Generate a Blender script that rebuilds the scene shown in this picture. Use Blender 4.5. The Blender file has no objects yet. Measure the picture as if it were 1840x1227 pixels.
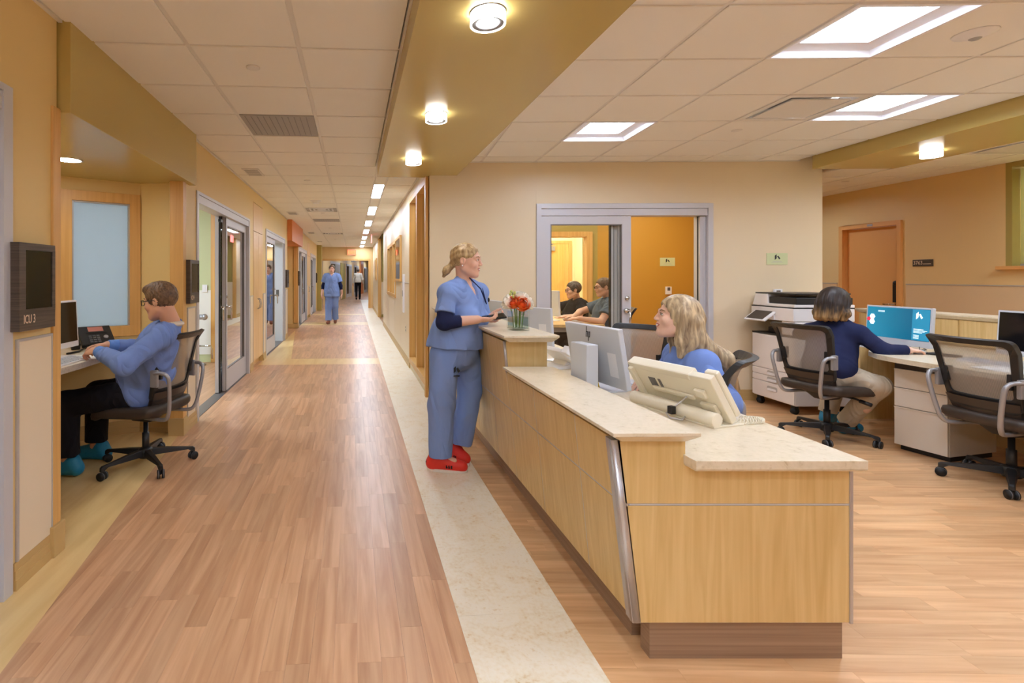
import bpy, bmesh, math, random
import numpy as np
from mathutils import Vector, Matrix

random.seed(7)
SC = bpy.context.scene
COL = SC.collection
PI = math.pi

# ---------------------------------------------------------------- camera
HC = 1.38                      # eye height
F = 915.0                      # focal length in pixels of a 1840 wide frame
U0, V0 = 690.0, 497.0          # principal point
cam_d = bpy.data.cameras.new('camera')
cam = bpy.data.objects.new('camera', cam_d)
COL.objects.link(cam)
cam.location = (0, 0, HC)
cam.rotation_euler = (PI / 2, 0, 0)
cam_d.sensor_width = 36.0
cam_d.lens = F / 1840.0 * 36.0
cam_d.shift_x = (920.0 - U0) / 1840.0
cam_d.shift_y = (V0 - 613.5) / 1840.0
cam_d.clip_start = 0.05
SC.camera = cam

# ---------------------------------------------------------------- world, exposure
w = bpy.data.worlds.new('world')
SC.world = w
w.use_nodes = True
w.node_tree.nodes['Background'].inputs['Color'].default_value = (1.0, 0.95, 0.88, 1)
w.node_tree.nodes['Background'].inputs['Strength'].default_value = 0.3
SC.view_settings.view_transform = 'Standard'
SC.view_settings.look = 'None'
SC.view_settings.gamma = 1.0
SC.view_settings.use_curve_mapping = False
SC.view_settings.exposure = 1.33
SC.cycles.use_denoising = True
SC.cycles.diffuse_bounces = 6
SC.cycles.glossy_bounces = 4
SC.cycles.transparent_max_bounces = 16
SC.cycles.sample_clamp_indirect = 6.0

# lamp strengths (emitting lenses of the seen and the added fixtures)
E_TROFFER = 18.0
E_DOWN = 112.0
E_LINEAR = 22.0
E_ROOM = 36.0

# ---------------------------------------------------------------- frames
PHI = math.atan(0.0601)        # corridor direction
PSI = -0.02                    # nurse station direction
CP, SP = math.cos(PHI), math.sin(PHI)
ZC = 2.67                      # ceiling height
ZTOP = 2.84

def cw(t, s):                  # corridor frame -> world
    return (t * CP - s * SP, t * SP + s * CP)
def wc(x, y):                  # world -> corridor frame
    return (x * CP + y * SP, -x * SP + y * CP)
def at(u, v, y):               # point at depth y seen at pixel u, v
    return Vector(((u - U0) / F * y, y, HC + (V0 - v) / F * y))
def on(u, v, z):               # point at height z seen at pixel u, v
    y = (HC - z) * F / (v - V0)
    return Vector(((u - U0) / F * y, y, z))

# ---------------------------------------------------------------- materials
def lin(c):
    c = c / 255.0
    return c / 12.92 if c <= 0.04045 else ((c + 0.055) / 1.055) ** 2.4
def rgb(*c):
    return (lin(c[0]), lin(c[1]), lin(c[2]), 1.0)

class NT:
    def __init__(s, name):
        s.m = bpy.data.materials.new(name)
        s.m.use_nodes = True
        s.t = s.m.node_tree
        s.n = s.t.nodes
        s.b = s.n['Principled BSDF']
        s.out = s.n['Material Output']
    def add(s, kind, **kw):
        nd = s.n.new(kind)
        for k, v in kw.items():
            if k.startswith('i_'):
                nd.inputs[k[2:].replace('_', ' ')].default_value = v
            else:
                setattr(nd, k, v)
        return nd
    def link(s, a, b):
        s.t.links.new(a, b)

def plain(name, col, rough=0.5, metal=0.0, bump=0.0, bscale=300, spec=0.5):
    k = NT(name)
    k.b.inputs['Base Color'].default_value = rgb(*col)
    k.b.inputs['Roughness'].default_value = rough
    k.b.inputs['Metallic'].default_value = metal
    k.b.inputs['Specular IOR Level'].default_value = spec
    if bump:
        tc = k.add('ShaderNodeTexCoord')
        no = k.add('ShaderNodeTexNoise')
        no.inputs['Scale'].default_value = bscale
        no.inputs['Detail'].default_value = 3
        bp = k.add('ShaderNodeBump')
        bp.inputs['Strength'].default_value = bump
        bp.inputs['Distance'].default_value = 0.002
        k.link(tc.outputs['Object'], no.inputs['Vector'])
        k.link(no.outputs['Fac'], bp.inputs['Height'])
        k.link(bp.outputs['Normal'], k.b.inputs['Normal'])
    return k.m

def grain(name, c1, c2, scale=(30, 30, 1.2), rough=0.4, detail=5, dist=0.6, bump=0.05, lo=0.3, hi=0.7, tone=0.0, spec=0.5):
    """wood or brushed grain: noise stretched along one object axis"""
    k = NT(name)
    tc = k.add('ShaderNodeTexCoord')
    mp = k.add('ShaderNodeMapping')
    mp.inputs['Scale'].default_value = scale
    no = k.add('ShaderNodeTexNoise')
    no.inputs['Scale'].default_value = 1.0
    no.inputs['Detail'].default_value = detail
    no.inputs['Distortion'].default_value = dist
    cr = k.add('ShaderNodeValToRGB')
    cr.color_ramp.elements[0].position = lo
    cr.color_ramp.elements[0].color = rgb(*c1)
    cr.color_ramp.elements[1].position = hi
    cr.color_ramp.elements[1].color = rgb(*c2)
    k.link(mp.outputs['Vector'], no.inputs['Vector'])
    k.link(no.outputs['Fac'], cr.inputs['Fac'])
    src = cr.outputs['Color']
    if tone:
        a = k.add('ShaderNodeAttribute', attribute_name='tone')
        sh = k.add('ShaderNodeVectorMath', operation='MULTIPLY_ADD')
        cb = k.add('ShaderNodeCombineXYZ')
        for ax in 'XYZ':
            k.link(a.outputs['Fac'], cb.inputs[ax])
        sh.inputs[1].default_value = (37.0, 19.0, 11.0)
        k.link(cb.outputs[0], sh.inputs[0])
        k.link(tc.outputs['Object'], sh.inputs[2])
        k.link(sh.outputs[0], mp.inputs['Vector'])
        mr = k.add('ShaderNodeMapRange')
        mr.inputs['To Min'].default_value = 1.0 - tone
        mr.inputs['To Max'].default_value = 1.0 + tone * 0.8
        k.link(a.outputs['Fac'], mr.inputs['Value'])
        mx = k.add('ShaderNodeMix', data_type='RGBA', blend_type='MULTIPLY')
        mx.inputs['Factor'].default_value = 1.0
        k.link(src, mx.inputs['A'])
        k.link(mr.outputs['Result'], mx.inputs['B'])
        src = mx.outputs['Result']
    else:
        k.link(tc.outputs['Object'], mp.inputs['Vector'])
    k.link(src, k.b.inputs['Base Color'])
    k.b.inputs['Roughness'].default_value = rough
    k.b.inputs['Specular IOR Level'].default_value = spec
    if bump:
        bp = k.add('ShaderNodeBump')
        bp.inputs['Strength'].default_value = bump
        bp.inputs['Distance'].default_value = 0.001
        k.link(no.outputs['Fac'], bp.inputs['Height'])
        k.link(bp.outputs['Normal'], k.b.inputs['Normal'])
    return k.m

def speckle(name, cols, scale=8, rough=0.4, detail=8, s2=60):
    """mottled stone / linoleum"""
    k = NT(name)
    tc = k.add('ShaderNodeTexCoord')
    n1 = k.add('ShaderNodeTexNoise')
    n1.inputs['Scale'].default_value = scale
    n1.inputs['Detail'].default_value = detail
    n1.inputs['Roughness'].default_value = 0.7
    n1.inputs['Distortion'].default_value = 1.2
    n2 = k.add('ShaderNodeTexNoise')
    n2.inputs['Scale'].default_value = s2
    n2.inputs['Detail'].default_value = 4
    mx = k.add('ShaderNodeMath', operation='MULTIPLY_ADD')
    mx.inputs[1].default_value = 0.35
    ad = k.add('ShaderNodeMath', operation='MULTIPLY')
    ad.inputs[1].default_value = 0.65
    cr = k.add('ShaderNodeValToRGB')
    els = cr.color_ramp.elements
    els[0].position = 0.34
    els[0].color = rgb(*cols[0])
    els[1].position = 0.66
    els[1].color = rgb(*cols[-1])
    for i, c in enumerate(cols[1:-1]):
        e = els.new(0.34 + 0.32 * (i + 1) / (len(cols) - 1))
        e.color = rgb(*c)
    k.link(tc.outputs['Object'], n1.inputs['Vector'])
    k.link(tc.outputs['Object'], n2.inputs['Vector'])
    k.link(n1.outputs['Fac'], ad.inputs[0])
    k.link(n2.outputs['Fac'], mx.inputs[0])
    k.link(ad.outputs[0], mx.inputs[2])
    k.link(mx.outputs[0], cr.inputs['Fac'])
    k.link(cr.outputs['Color'], k.b.inputs['Base Color'])
    k.b.inputs['Roughness'].default_value = rough
    return k.m

def clear_glass(name, tint=(250, 252, 250), refl=1.0):
    k = NT(name)
    tr = k.add('ShaderNodeBsdfTransparent')
    tr.inputs['Color'].default_value = rgb(*tint)
    gl = k.add('ShaderNodeBsdfGlossy')
    gl.inputs['Roughness'].default_value = 0.02
    fr = k.add('ShaderNodeLayerWeight')
    pw = k.add('ShaderNodeMath', operation='POWER')
    pw.inputs[1].default_value = 5.0
    sm = k.add('ShaderNodeMath', operation='MULTIPLY_ADD')
    sm.inputs[1].default_value = 0.95
    sm.inputs[2].default_value = 0.04
    ml = k.add('ShaderNodeMath', operation='MULTIPLY')
    ml.inputs[1].default_value = refl
    ml.use_clamp = True
    mx = k.add('ShaderNodeMixShader')
    k.link(fr.outputs['Facing'], pw.inputs[0])
    k.link(pw.outputs[0], sm.inputs[0])
    k.link(sm.outputs[0], ml.inputs[0])
    k.link(ml.outputs[0], mx.inputs['Fac'])
    k.link(tr.outputs[0], mx.inputs[1])
    k.link(gl.outputs[0], mx.inputs[2])
    k.link(mx.outputs[0], k.out.inputs['Surface'])
    return k.m

def glow(name, col, strength):
    k = NT(name)
    k.b.inputs['Base Color'].default_value = rgb(*col)
    k.b.inputs['Emission Color'].default_value = rgb(*col)
    k.b.inputs['Emission Strength'].default_value = strength
    return k.m

def netting(name, col, alpha=0.6, scale=260):
    """woven chair back: threads with open gaps"""
    k = NT(name)
    k.b.inputs['Base Color'].default_value = rgb(*col)
    k.b.inputs['Roughness'].default_value = 0.6
    tc = k.add('ShaderNodeTexCoord')
    wv = k.add('ShaderNodeTexWave', wave_type='BANDS', bands_direction='X')
    wv.inputs['Scale'].default_value = scale / 6.28
    mr = k.add('ShaderNodeMapRange')
    mr.inputs['From Min'].default_value = 0.35
    mr.inputs['From Max'].default_value = 0.65
    mr.inputs['To Min'].default_value = alpha - 0.10
    mr.inputs['To Max'].default_value = min(1.0, alpha + 0.10)
    k.link(tc.outputs['Object'], wv.inputs['Vector'])
    k.link(wv.outputs['Fac'], mr.inputs['Value'])
    tr = k.add('ShaderNodeBsdfTransparent')
    mx = k.add('ShaderNodeMixShader')
    k.link(mr.outputs[0], mx.inputs['Fac'])
    k.link(tr.outputs[0], mx.inputs[1])
    k.link(k.b.outputs[0], mx.inputs[2])
    k.link(mx.outputs[0], k.out.inputs['Surface'])
    return k.m

def frosted(name, col):
    k = NT(name)
    di = k.add('ShaderNodeBsdfDiffuse')
    di.inputs['Color'].default_value = rgb(*col)
    tl = k.add('ShaderNodeBsdfTranslucent')
    tl.inputs['Color'].default_value = rgb(*col)
    gl = k.add('ShaderNodeBsdfGlossy')
    gl.inputs['Roughness'].default_value = 0.25
    m1 = k.add('ShaderNodeMixShader')
    m1.inputs['Fac'].default_value = 0.8
    m2 = k.add('ShaderNodeMixShader')
    m2.inputs['Fac'].default_value = 0.06
    k.link(di.outputs[0], m1.inputs[1])
    k.link(tl.outputs[0], m1.inputs[2])
    k.link(m1.outputs[0], m2.inputs[1])
    k.link(gl.outputs[0], m2.inputs[2])
    k.link(m2.outputs[0], k.out.inputs['Surface'])
    return k.m

def screen_mat(name, c1, c2, strength):
    k = NT(name)
    tc = k.add('ShaderNodeTexCoord')
    gr = k.add('ShaderNodeTexGradient')
    mp = k.add('ShaderNodeMapping')
    mp.inputs['Scale'].default_value = (2.2, 1, 1)
    mp.inputs['Location'].default_value = (0.5, 0, 0)
    cr = k.add('ShaderNodeValToRGB')
    cr.color_ramp.elements[0].color = rgb(*c1)
    cr.color_ramp.elements[1].color = rgb(*c2)
    k.link(tc.outputs['Object'], mp.inputs['Vector'])
    k.link(mp.outputs[0], gr.inputs[0])
    k.link(gr.outputs['Fac'], cr.inputs[0])
    k.link(cr.outputs[0], k.b.inputs['Emission Color'])
    k.b.inputs['Emission Strength'].default_value = strength
    k.b.inputs['Base Color'].default_value = rgb(20, 60, 80)
    k.b.inputs['Roughness'].default_value = 0.25
    return k.m

M = {}
M['wall_peach'] = plain('wall_paint_peach', (228, 196, 138), 0.5, bump=0.04)
M['wall_beige'] = plain('wall_paint_beige', (228, 211, 180), 0.42, bump=0.04)
M['wall_orange'] = plain('wall_paint_apricot', (226, 198, 136), 0.5, bump=0.04)
M['wall_ochre'] = plain('wall_paint_ochre', (196, 148, 56), 0.5, bump=0.04)
M['wall_olive'] = plain('wall_paint_olive', (170, 152, 82), 0.5, bump=0.04)
M['wall_pale'] = plain('wall_paint_cream', (240, 228, 190), 0.5, bump=0.04)
M['wall_green'] = plain('wall_paint_green', (196, 204, 158), 0.5, bump=0.04)
M['wall_white'] = plain('wall_paint_white', (232, 232, 226), 0.5)
M['soffit'] = plain('soffit_paint_olive', (192, 170, 102), 0.24, bump=0.02)
M['soffit_orange'] = plain('soffit_paint_orange', (214, 128, 72), 0.45)
M['wainscot'] = plain('wainscot_panel', (228, 212, 184), 0.38)
M['wainscot_r'] = plain('wainscot_panel_tan', (224, 196, 154), 0.4)
M['trim_gray'] = plain('trim_aluminium_gray', (190, 186, 184), 0.4, 0.3)
M['tile'] = plain('ceiling_tile', (240, 237, 230), 0.9, bump=0.3, bscale=420, spec=0.1)
M['tbar'] = plain('ceiling_grid_bar', (226, 222, 216), 0.5)
M['slab'] = plain('ceiling_slab', (200, 192, 180), 0.9)
M['base'] = plain('baseboard_rubber', (196, 164, 108), 0.45)
M['maple'] = grain('maple_laminate', (208, 174, 112), (226, 196, 138), (26, 26, 1.4), 0.35, 6, 1.2, 0.02)
M['maple_trim'] = grain('maple_solid', (208, 158, 88), (224, 178, 108), (30, 30, 1.0), 0.4, 5, 0.6)
M['maple_floor'] = grain('maple_floor', (216, 180, 118), (232, 202, 144), (9, 1.0, 9), 0.32, 5, 1.0, 0.02)
M['cabinet'] = grain('cabinet_maple', (218, 176, 116), (230, 192, 134), (26, 26, 1.0), 0.35, 5, 0.8)
M['plank'] = grain('floor_plank', (186, 138, 100), (216, 172, 132), (26, 1.6, 10), 0.34, 5, 0.6, 0.02, 0.3, 0.72, tone=0.13, spec=0.45)
M['plank_x'] = grain('floor_plank_cross', (200, 150, 104), (228, 186, 138), (1.6, 26, 10), 0.34, 5, 0.6, 0.02, 0.3, 0.72, tone=0.12, spec=0.45)
M['lino'] = speckle('linoleum_cream', [(222, 192, 140), (238, 224, 196), (244, 234, 212), (246, 238, 220), (232, 214, 180)], 6, 0.32)
M['counter'] = speckle('solid_surface_counter', [(196, 176, 142), (218, 204, 176), (224, 210, 184), (228, 214, 190), (206, 186, 152)], 9, 0.3)
M['kick'] = grain('bronze_toe_kick', (140, 112, 90), (166, 138, 114), (1, 1, 120), 0.34, 4, 0.1)
M['alu'] = plain('brushed_aluminium', (200, 200, 206), 0.32, 0.75)
M['alu_door'] = plain('anodised_door_frame', (202, 202, 208), 0.42, 0.25)
M['alu_dark'] = plain('anodised_dark', (120, 116, 114), 0.4, 0.5)
M['chrome'] = plain('chrome', (210, 210, 212), 0.15, 1.0)
M['silver'] = plain('silver_paint', (168, 168, 172), 0.35, 0.5)
M['black'] = plain('black_plastic', (30, 29, 30), 0.42)
M['black_soft'] = plain('black_rubber', (22, 22, 24), 0.6)
M['grey_rubber'] = plain('grey_tread', (96, 96, 98), 0.6)
M['seat'] = plain('seat_vinyl', (62, 52, 46), 0.45)
M['net'] = netting('chair_netting', (158, 150, 140), 0.66)
M['white_pl'] = plain('white_plastic', (236, 236, 240), 0.35)
M['cream_pl'] = plain('cream_plastic', (234, 226, 204), 0.38)
M['silver_pl'] = plain('silver_plastic', (206, 210, 218), 0.34, 0.1)
M['glass'] = clear_glass('clear_glass')
M['glass_refl'] = clear_glass('door_glass', (232, 236, 232), 3.0)
M['vase'] = clear_glass('vase_glass', (253, 254, 253), 1.5)
M['frost'] = frosted('frosted_glass', (206, 218, 226))
M['shade'] = frosted('roller_shade', (206, 206, 170))
M['dark_screen'] = plain('dark_screen', (22, 20, 20), 0.12)
M['dark_wood'] = grain('dark_wood_sign', (58, 48, 40), (96, 82, 70), (3, 3, 90), 0.45, 5, 0.3)
M['sign_text'] = plain('sign_lettering', (226, 200, 172), 0.5)
M['ink'] = plain('ink_black', (24, 28, 34), 0.6)
M['card'] = plain('card_pale_green', (206, 214, 166), 0.6)
M['paper'] = plain('white_paper', (242, 242, 238), 0.8)
M['door_orange'] = plain('door_apricot', (226, 168, 100), 0.42)
M['door_wood'] = grain('door_maple', (214, 166, 92), (228, 184, 112), (26, 26, 1.0), 0.4, 5, 0.8)
M['beige_metal'] = plain('pedestal_enamel', (222, 212, 198), 0.42)
M['grey_metal'] = plain('grey_diffuser', (168, 164, 160), 0.5, bump=0.4, bscale=900)
M['e_troffer'] = glow('lamp_lens_troffer', (222, 236, 255), E_TROFFER)
M['e_down'] = glow('lamp_lens_down', (232, 240, 252), E_DOWN)
M['e_alcove'] = glow('lamp_lens_alcove', (244, 246, 246), 34.0)
M['e_ring'] = glow('lamp_ring', (255, 248, 238), 2.6)
M['e_linear'] = glow('lamp_lens_linear', (222, 236, 255), E_LINEAR)
M['e_room'] = glow('added_room_lens', (214, 232, 255), E_ROOM)
M['e_room_warm'] = glow('lamp_lens_office', (255, 246, 228), 9.0)
M['e_vest'] = glow('lamp_lens_vestibule', (255, 246, 228), 26.0)
M['e_exit'] = glow('exit_letters', (255, 70, 40), 5.0)

# ---------------------------------------------------------------- objects
def link(o):
    COL.objects.link(o)
    return o

def thing(name, label, cat, loc=(0, 0, 0), rz=0.0, group=None, kind=None):
    o = link(bpy.data.objects.new(name, None))
    o.location = loc
    o.rotation_euler = (0, 0, rz)
    o.empty_display_size = 0.1
    if label: o['label'] = label
    if cat: o['category'] = cat
    if group: o['group'] = group
    if kind: o['kind'] = kind
    return o

def tag(o, label=None, cat=None, group=None, kind=None):
    if label: o['label'] = label
    if cat: o['category'] = cat
    if group: o['group'] = group
    if kind: o['kind'] = kind
    return o

def dup(root, loc, rz=None, label=None):
    r = root.copy()
    link(r)
    r.location = loc
    if rz is not None: r.rotation_euler = (0, 0, rz)
    if label: r['label'] = label
    for ch in list(root.children):
        c = ch.copy()
        link(c)
        c.parent = r
        for g in list(ch.children):
            d = g.copy()
            link(d)
            d.parent = c
    return r

class MB:
    """collects shapes into one mesh; faces take the material slot current when they were added"""
    def __init__(s):
        s.bm = bmesh.new()
        s.slot = 0
    def _mark(s, faces):
        for f in faces:
            f.material_index = s.slot
    def box(s, x0, x1, y0, y1, z0, z1, m=None):
        v = [Vector((x, y, z)) for z in (z0, z1) for (x, y) in ((x0, y0), (x1, y0), (x1, y1), (x0, y1))]
        if m is not None: v = [m @ p for p in v]
        b = [s.bm.verts.new(p) for p in v]
        fs = [(3, 2, 1, 0), (4, 5, 6, 7), (0, 1, 5, 4), (1, 2, 6, 5), (2, 3, 7, 6), (3, 0, 4, 7)]
        s._mark([s.bm.faces.new([b[i] for i in f]) for f in fs])
        return s
    def hexa(s, pts):
        """8 corner points: bottom loop then top loop"""
        b = [s.bm.verts.new(p) for p in pts]
        fs = [(3, 2, 1, 0), (4, 5, 6, 7), (0, 1, 5, 4), (1, 2, 6, 5), (2, 3, 7, 6), (3, 0, 4, 7)]
        s._mark([s.bm.faces.new([b[i] for i in f]) for f in fs])
        return s
    def prism(s, poly, z0, z1, m=None, inset=None):
        """poly: ccw (x,y); optional list of points for the bottom loop (same count)"""
        lo = inset or poly
        a = [Vector((p[0], p[1], z0)) for p in lo]
        c = [Vector((p[0], p[1], z1)) for p in poly]
        if m is not None:
            a = [m @ p for p in a]; c = [m @ p for p in c]
        a = [s.bm.verts.new(p) for p in a]; c = [s.bm.verts.new(p) for p in c]
        n = len(a)
        fs = [s.bm.faces.new(a[::-1]), s.bm.faces.new(c)]
        for i in range(n):
            j = (i + 1) % n
            fs.append(s.bm.faces.new((a[i], a[j], c[j], c[i])))
        s._mark(fs)
        return s
    def lathe(s, prof, seg=24, m=None, cap=True):
        """prof: (r, z) pairs from bottom to top"""
        rings = []
        for r, z in prof:
            ring = []
            for i in range(seg):
                a = 2 * PI * i / seg
                p = Vector((r * math.cos(a), r * math.sin(a), z))
                ring.append(s.bm.verts.new(m @ p if m is not None else p))
            rings.append(ring)
        fs = []
        for k in range(len(rings) - 1):
            for i in range(seg):
                j = (i + 1) % seg
                fs.append(s.bm.faces.new((rings[k][i], rings[k][j], rings[k + 1][j], rings[k + 1][i])))
        if cap:
            fs.append(s.bm.faces.new(rings[0][::-1])); fs.append(s.bm.faces.new(rings[-1]))
        for f in fs: f.smooth = True
        s._mark(fs)
        return s
    def cyl(s, p0, p1, r0, r1=None, seg=16):
        r1 = r0 if r1 is None else r1
        p0, p1 = Vector(p0), Vector(p1)
        d = p1 - p0
        m = Matrix.Translation(p0) @ d.to_track_quat('Z', 'Y').to_matrix().to_4x4()
        return s.lathe([(r0, 0), (r1, d.length)], seg, m)
    def tube(s, pts, r, seg=10, closed=False):
        pts = [Vector(p) for p in pts]
        n = len(pts)
        rings = []
        up = None
        for i in range(n):
            if closed:
                t = (pts[(i + 1) % n] - pts[i - 1]).normalized()
            else:
                t = (pts[min(i + 1, n - 1)] - pts[max(i - 1, 0)]).normalized()
            if up is None:
                up = Vector((0, 0, 1)) if abs(t.z) < 0.9 else Vector((1, 0, 0))
            a = t.cross(up).normalized()
            up = a.cross(t).normalized()
            rr = r[i] if isinstance(r, (list, tuple)) else r
            rings.append([s.bm.verts.new(pts[i] + a * (rr * math.cos(2 * PI * k / seg)) + up * (rr * math.sin(2 * PI * k / seg))) for k in range(seg)])
        fs = []
        for i in range(n if closed else n - 1):
            A, B = rings[i], rings[(i + 1) % n]
            for k in range(seg):
                l = (k + 1) % seg
                fs.append(s.bm.faces.new((A[l], A[k], B[k], B[l])))
        if not closed:
            fs.append(s.bm.faces.new(rings[0])); fs.append(s.bm.faces.new(rings[-1][::-1]))
        for f in fs: f.smooth = True
        s._mark(fs)
        return s
    def ball(s, c, r, seg=16, rings=10, scale=(1, 1, 1), m=None):
        prof = []
        for i in range(rings + 1):
            a = -PI / 2 + PI * i / rings
            prof.append((max(1e-4, r * math.cos(a)), r * math.sin(a)))
        mm = Matrix.Translation(Vector(c)) @ (m.to_4x4() if m is not None else Matrix.Identity(4)) @ Matrix.Diagonal((scale[0], scale[1], scale[2], 1))
        return s.lathe(prof, seg, mm)
    def grid(s, fn, nu, nv, thick=None):
        """surface fn(u,v)->(x,y,z), optionally thickened by a vector function"""
        V = [[s.bm.verts.new(fn(i / nu, j / nv)) for j in range(nv + 1)] for i in range(nu + 1)]
        fs = []
        for i in range(nu):
            for j in range(nv):
                fs.append(s.bm.faces.new((V[i][j], V[i + 1][j], V[i + 1][j + 1], V[i][j + 1])))
        for f in fs: f.smooth = True
        s._mark(fs)
        return s
    def mesh(s, name, mats, bevel=0.0, smooth=False, segs=2):
        if bevel:
            bmesh.ops.remove_doubles(s.bm, verts=s.bm.verts, dist=1e-6)
            es = [e for e in s.bm.edges if len(e.link_faces) == 2 and e.calc_face_angle(0) > 0.5]
            bmesh.ops.bevel(s.bm, geom=es, offset=bevel, segments=segs, affect='EDGES', profile=0.6, clamp_overlap=True)
        bmesh.ops.recalc_face_normals(s.bm, faces=s.bm.faces)
        if smooth:
            for f in s.bm.faces: f.smooth = True
        me = bpy.data.meshes.new(name)
        s.bm.to_mesh(me)
        s.bm.free()
        if not isinstance(mats, (list, tuple)): mats = [mats]
        for m in mats: me.materials.append(m)
        return me
    def build(s, name, mats, parent=None, bevel=0.0, smooth=False, rz=0.0, loc=(0, 0, 0), segs=2, kind=None, label=None):
        o = link(bpy.data.objects.new(name, s.mesh(name, mats, bevel, smooth, segs)))
        o.parent = parent
        o.rotation_euler = (0, 0, rz - (parent.rotation_euler.z if parent is not None and rz else 0.0))
        o.location = loc
        if kind: o['kind'] = kind
        if label: o['label'] = label
        return o

def text_part(name, body, size, m, mat, parent, extrude=0.0008, align='CENTER', sx=1.0):
    """lettering as a mesh; m places the text plane (x right, y up, z out)"""
    cu = bpy.data.curves.new(name, 'FONT')
    cu.body = body
    cu.size = size
    cu.extrude = extrude
    cu.align_x = align
    cu.align_y = 'CENTER'
    cu.resolution_u = 2
    tmp = bpy.data.objects.new(name + '_tmp', cu)
    COL.objects.link(tmp)
    bpy.context.view_layer.update()
    me = bpy.data.meshes.new_from_object(tmp.evaluated_get(bpy.context.evaluated_depsgraph_get()))
    bpy.data.objects.remove(tmp)
    bpy.data.curves.remove(cu)
    me.transform(m @ Matrix.Diagonal((sx, 1, 1, 1)))
    me.materials.clear()
    me.materials.append(mat)
    me.name = name
    o = link(bpy.data.objects.new(name, me))
    o.parent = parent
    return o

def basis(o, x, y):
    """4x4 with columns x, y, x cross y at origin o"""
    x = Vector(x).normalized(); y = Vector(y).normalized(); z = x.cross(y)
    m = Matrix((x, y, z)).transposed().to_4x4()
    m.translation = Vector(o)
    return m

def clip_poly(poly, conv):
    """clip poly (list of 2d) by convex ccw polygon"""
    out = list(poly)
    n = len(conv)
    for i in range(n):
        a, b = conv[i], conv[(i + 1) % n]
        ex, ey = b[0] - a[0], b[1] - a[1]
        def side(p): return ex * (p[1] - a[1]) - ey * (p[0] - a[0])
        new = []
        for k in range(len(out)):
            p, q = out[k], out[(k + 1) % len(out)]
            sp, sq = side(p), side(q)
            if sp >= 0: new.append(p)
            if (sp >= 0) != (sq >= 0):
                f = sp / (sp - sq)
                new.append((p[0] + (q[0] - p[0]) * f, p[1] + (q[1] - p[1]) * f))
        out = new
        if len(out) < 3: return []
    return out

def area2(p):
    return 0.5 * sum(p[i][0] * p[(i + 1) % len(p)][1] - p[(i + 1) % len(p)][0] * p[i][1] for i in range(len(p)))
# ================================================================ FLOOR
mb = MB(); mb.box(-6.5, 9, -5, 52, -0.1, -0.004)
floor = tag(mb.build('floor', M['plank']), kind='structure')

def slab_part(name, poly, mat, parent, z0=-0.004, z1=0.0, rz=0.0, kind=None):
    b = MB(); b.prism(poly, z0, z1)
    return b.build(name, mat, parent, rz=rz, kind=kind)

rnd = random.Random(3)
cands = []        # (score, poly, rz, material)
def plank_rows(conv, along, w_, l0, l1, rz, mat, edge=0.00025):
    """planks of width w_ laid along axis 1 ('y') or 0 ('x') inside a convex polygon"""
    xs = [p[0] for p in conv]; ys = [p[1] for p in conv]
    a0, a1 = (min(xs), max(xs)) if along == 'y' else (min(ys), max(ys))
    b0, b1 = (min(ys), max(ys)) if along == 'y' else (min(xs), max(xs))
    a = a0
    while a < a1:
        b = b0 - rnd.random() * l1
        while b < b1:
            L = rnd.uniform(l0, l1)
            if along == 'y':
                q = [(a + edge, b + edge), (a + w_ - edge, b + edge), (a + w_ - edge, b + L - edge), (a + edge, b + L - edge)]
            else:
                q = [(b + edge, a + edge), (b + L - edge, a + edge), (b + L - edge, a + w_ - edge), (b + edge, a + w_ - edge)]
            q = clip_poly(q, conv)
            if len(q) >= 3 and area2(q) > 1e-4:
                cx = sum(p[0] for p in q) / len(q); cy = sum(p[1] for p in q) / len(q)
                wx = cx * math.cos(rz) - cy * math.sin(rz); wy = cx * math.sin(rz) + cy * math.cos(rz)
                sc = 0
                if wy > 1.55:
                    u = U0 + F * wx / wy
                    v = V0 + F * HC / wy
                    if -20 < u < 1860 and v < 1250:
                        sc = area2(q) / wy ** 3
                        if 880 < u < 1540 and 1.85 < wy < 5.6 and 1.05 < wx < 1.65: sc *= 0.05
                cands.append((sc, q, rz, mat))
            b += L
        a += w_

wood_a = [(0.424, -2.0), (0.424, 8.05), (-1.6, 8.05), (-1.54, 4.71), (-1.215, 1.75), (-0.8, -2.0)]
wood_b = [(0.424, 8.62), (0.424, 14.6), (-1.5, 14.6), (-1.46, 13.0), (-1.04, 8.62)]
wood_c = [(0.424, 15.5), (0.424, 18.4), (-1.5, 18.4), (-1.5, 15.5)]
wood_d = [(0.424, 18.9), (0.424, 30.0), (-1.5, 30.0), (-1.5, 18.9)]
plank_rows(wood_a, 'y', 0.085, 0.42, 0.8, PHI, 'plank')
plank_rows(wood_b, 'y', 0.085, 0.42, 0.8, PHI, 'plank')
for wp in (wood_c, wood_d):
    plank_rows(wp, 'y', 0.17, 0.8, 1.4, PHI, 'plank')
cps, sps = math.cos(PSI), math.sin(PSI)
def to_r(x, y): return (x * cps + y * sps, -x * sps + y * cps)
zone_r = [to_r(*p) for p in ((0.802, 1.2), (7.05, 1.2), (7.05, 9.0), (0.334, 9.0))]
plank_rows(zone_r, 'x', 0.085, 0.38, 0.66, PSI, 'plank_x')
cands.sort(key=lambda c: -c[0])

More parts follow.
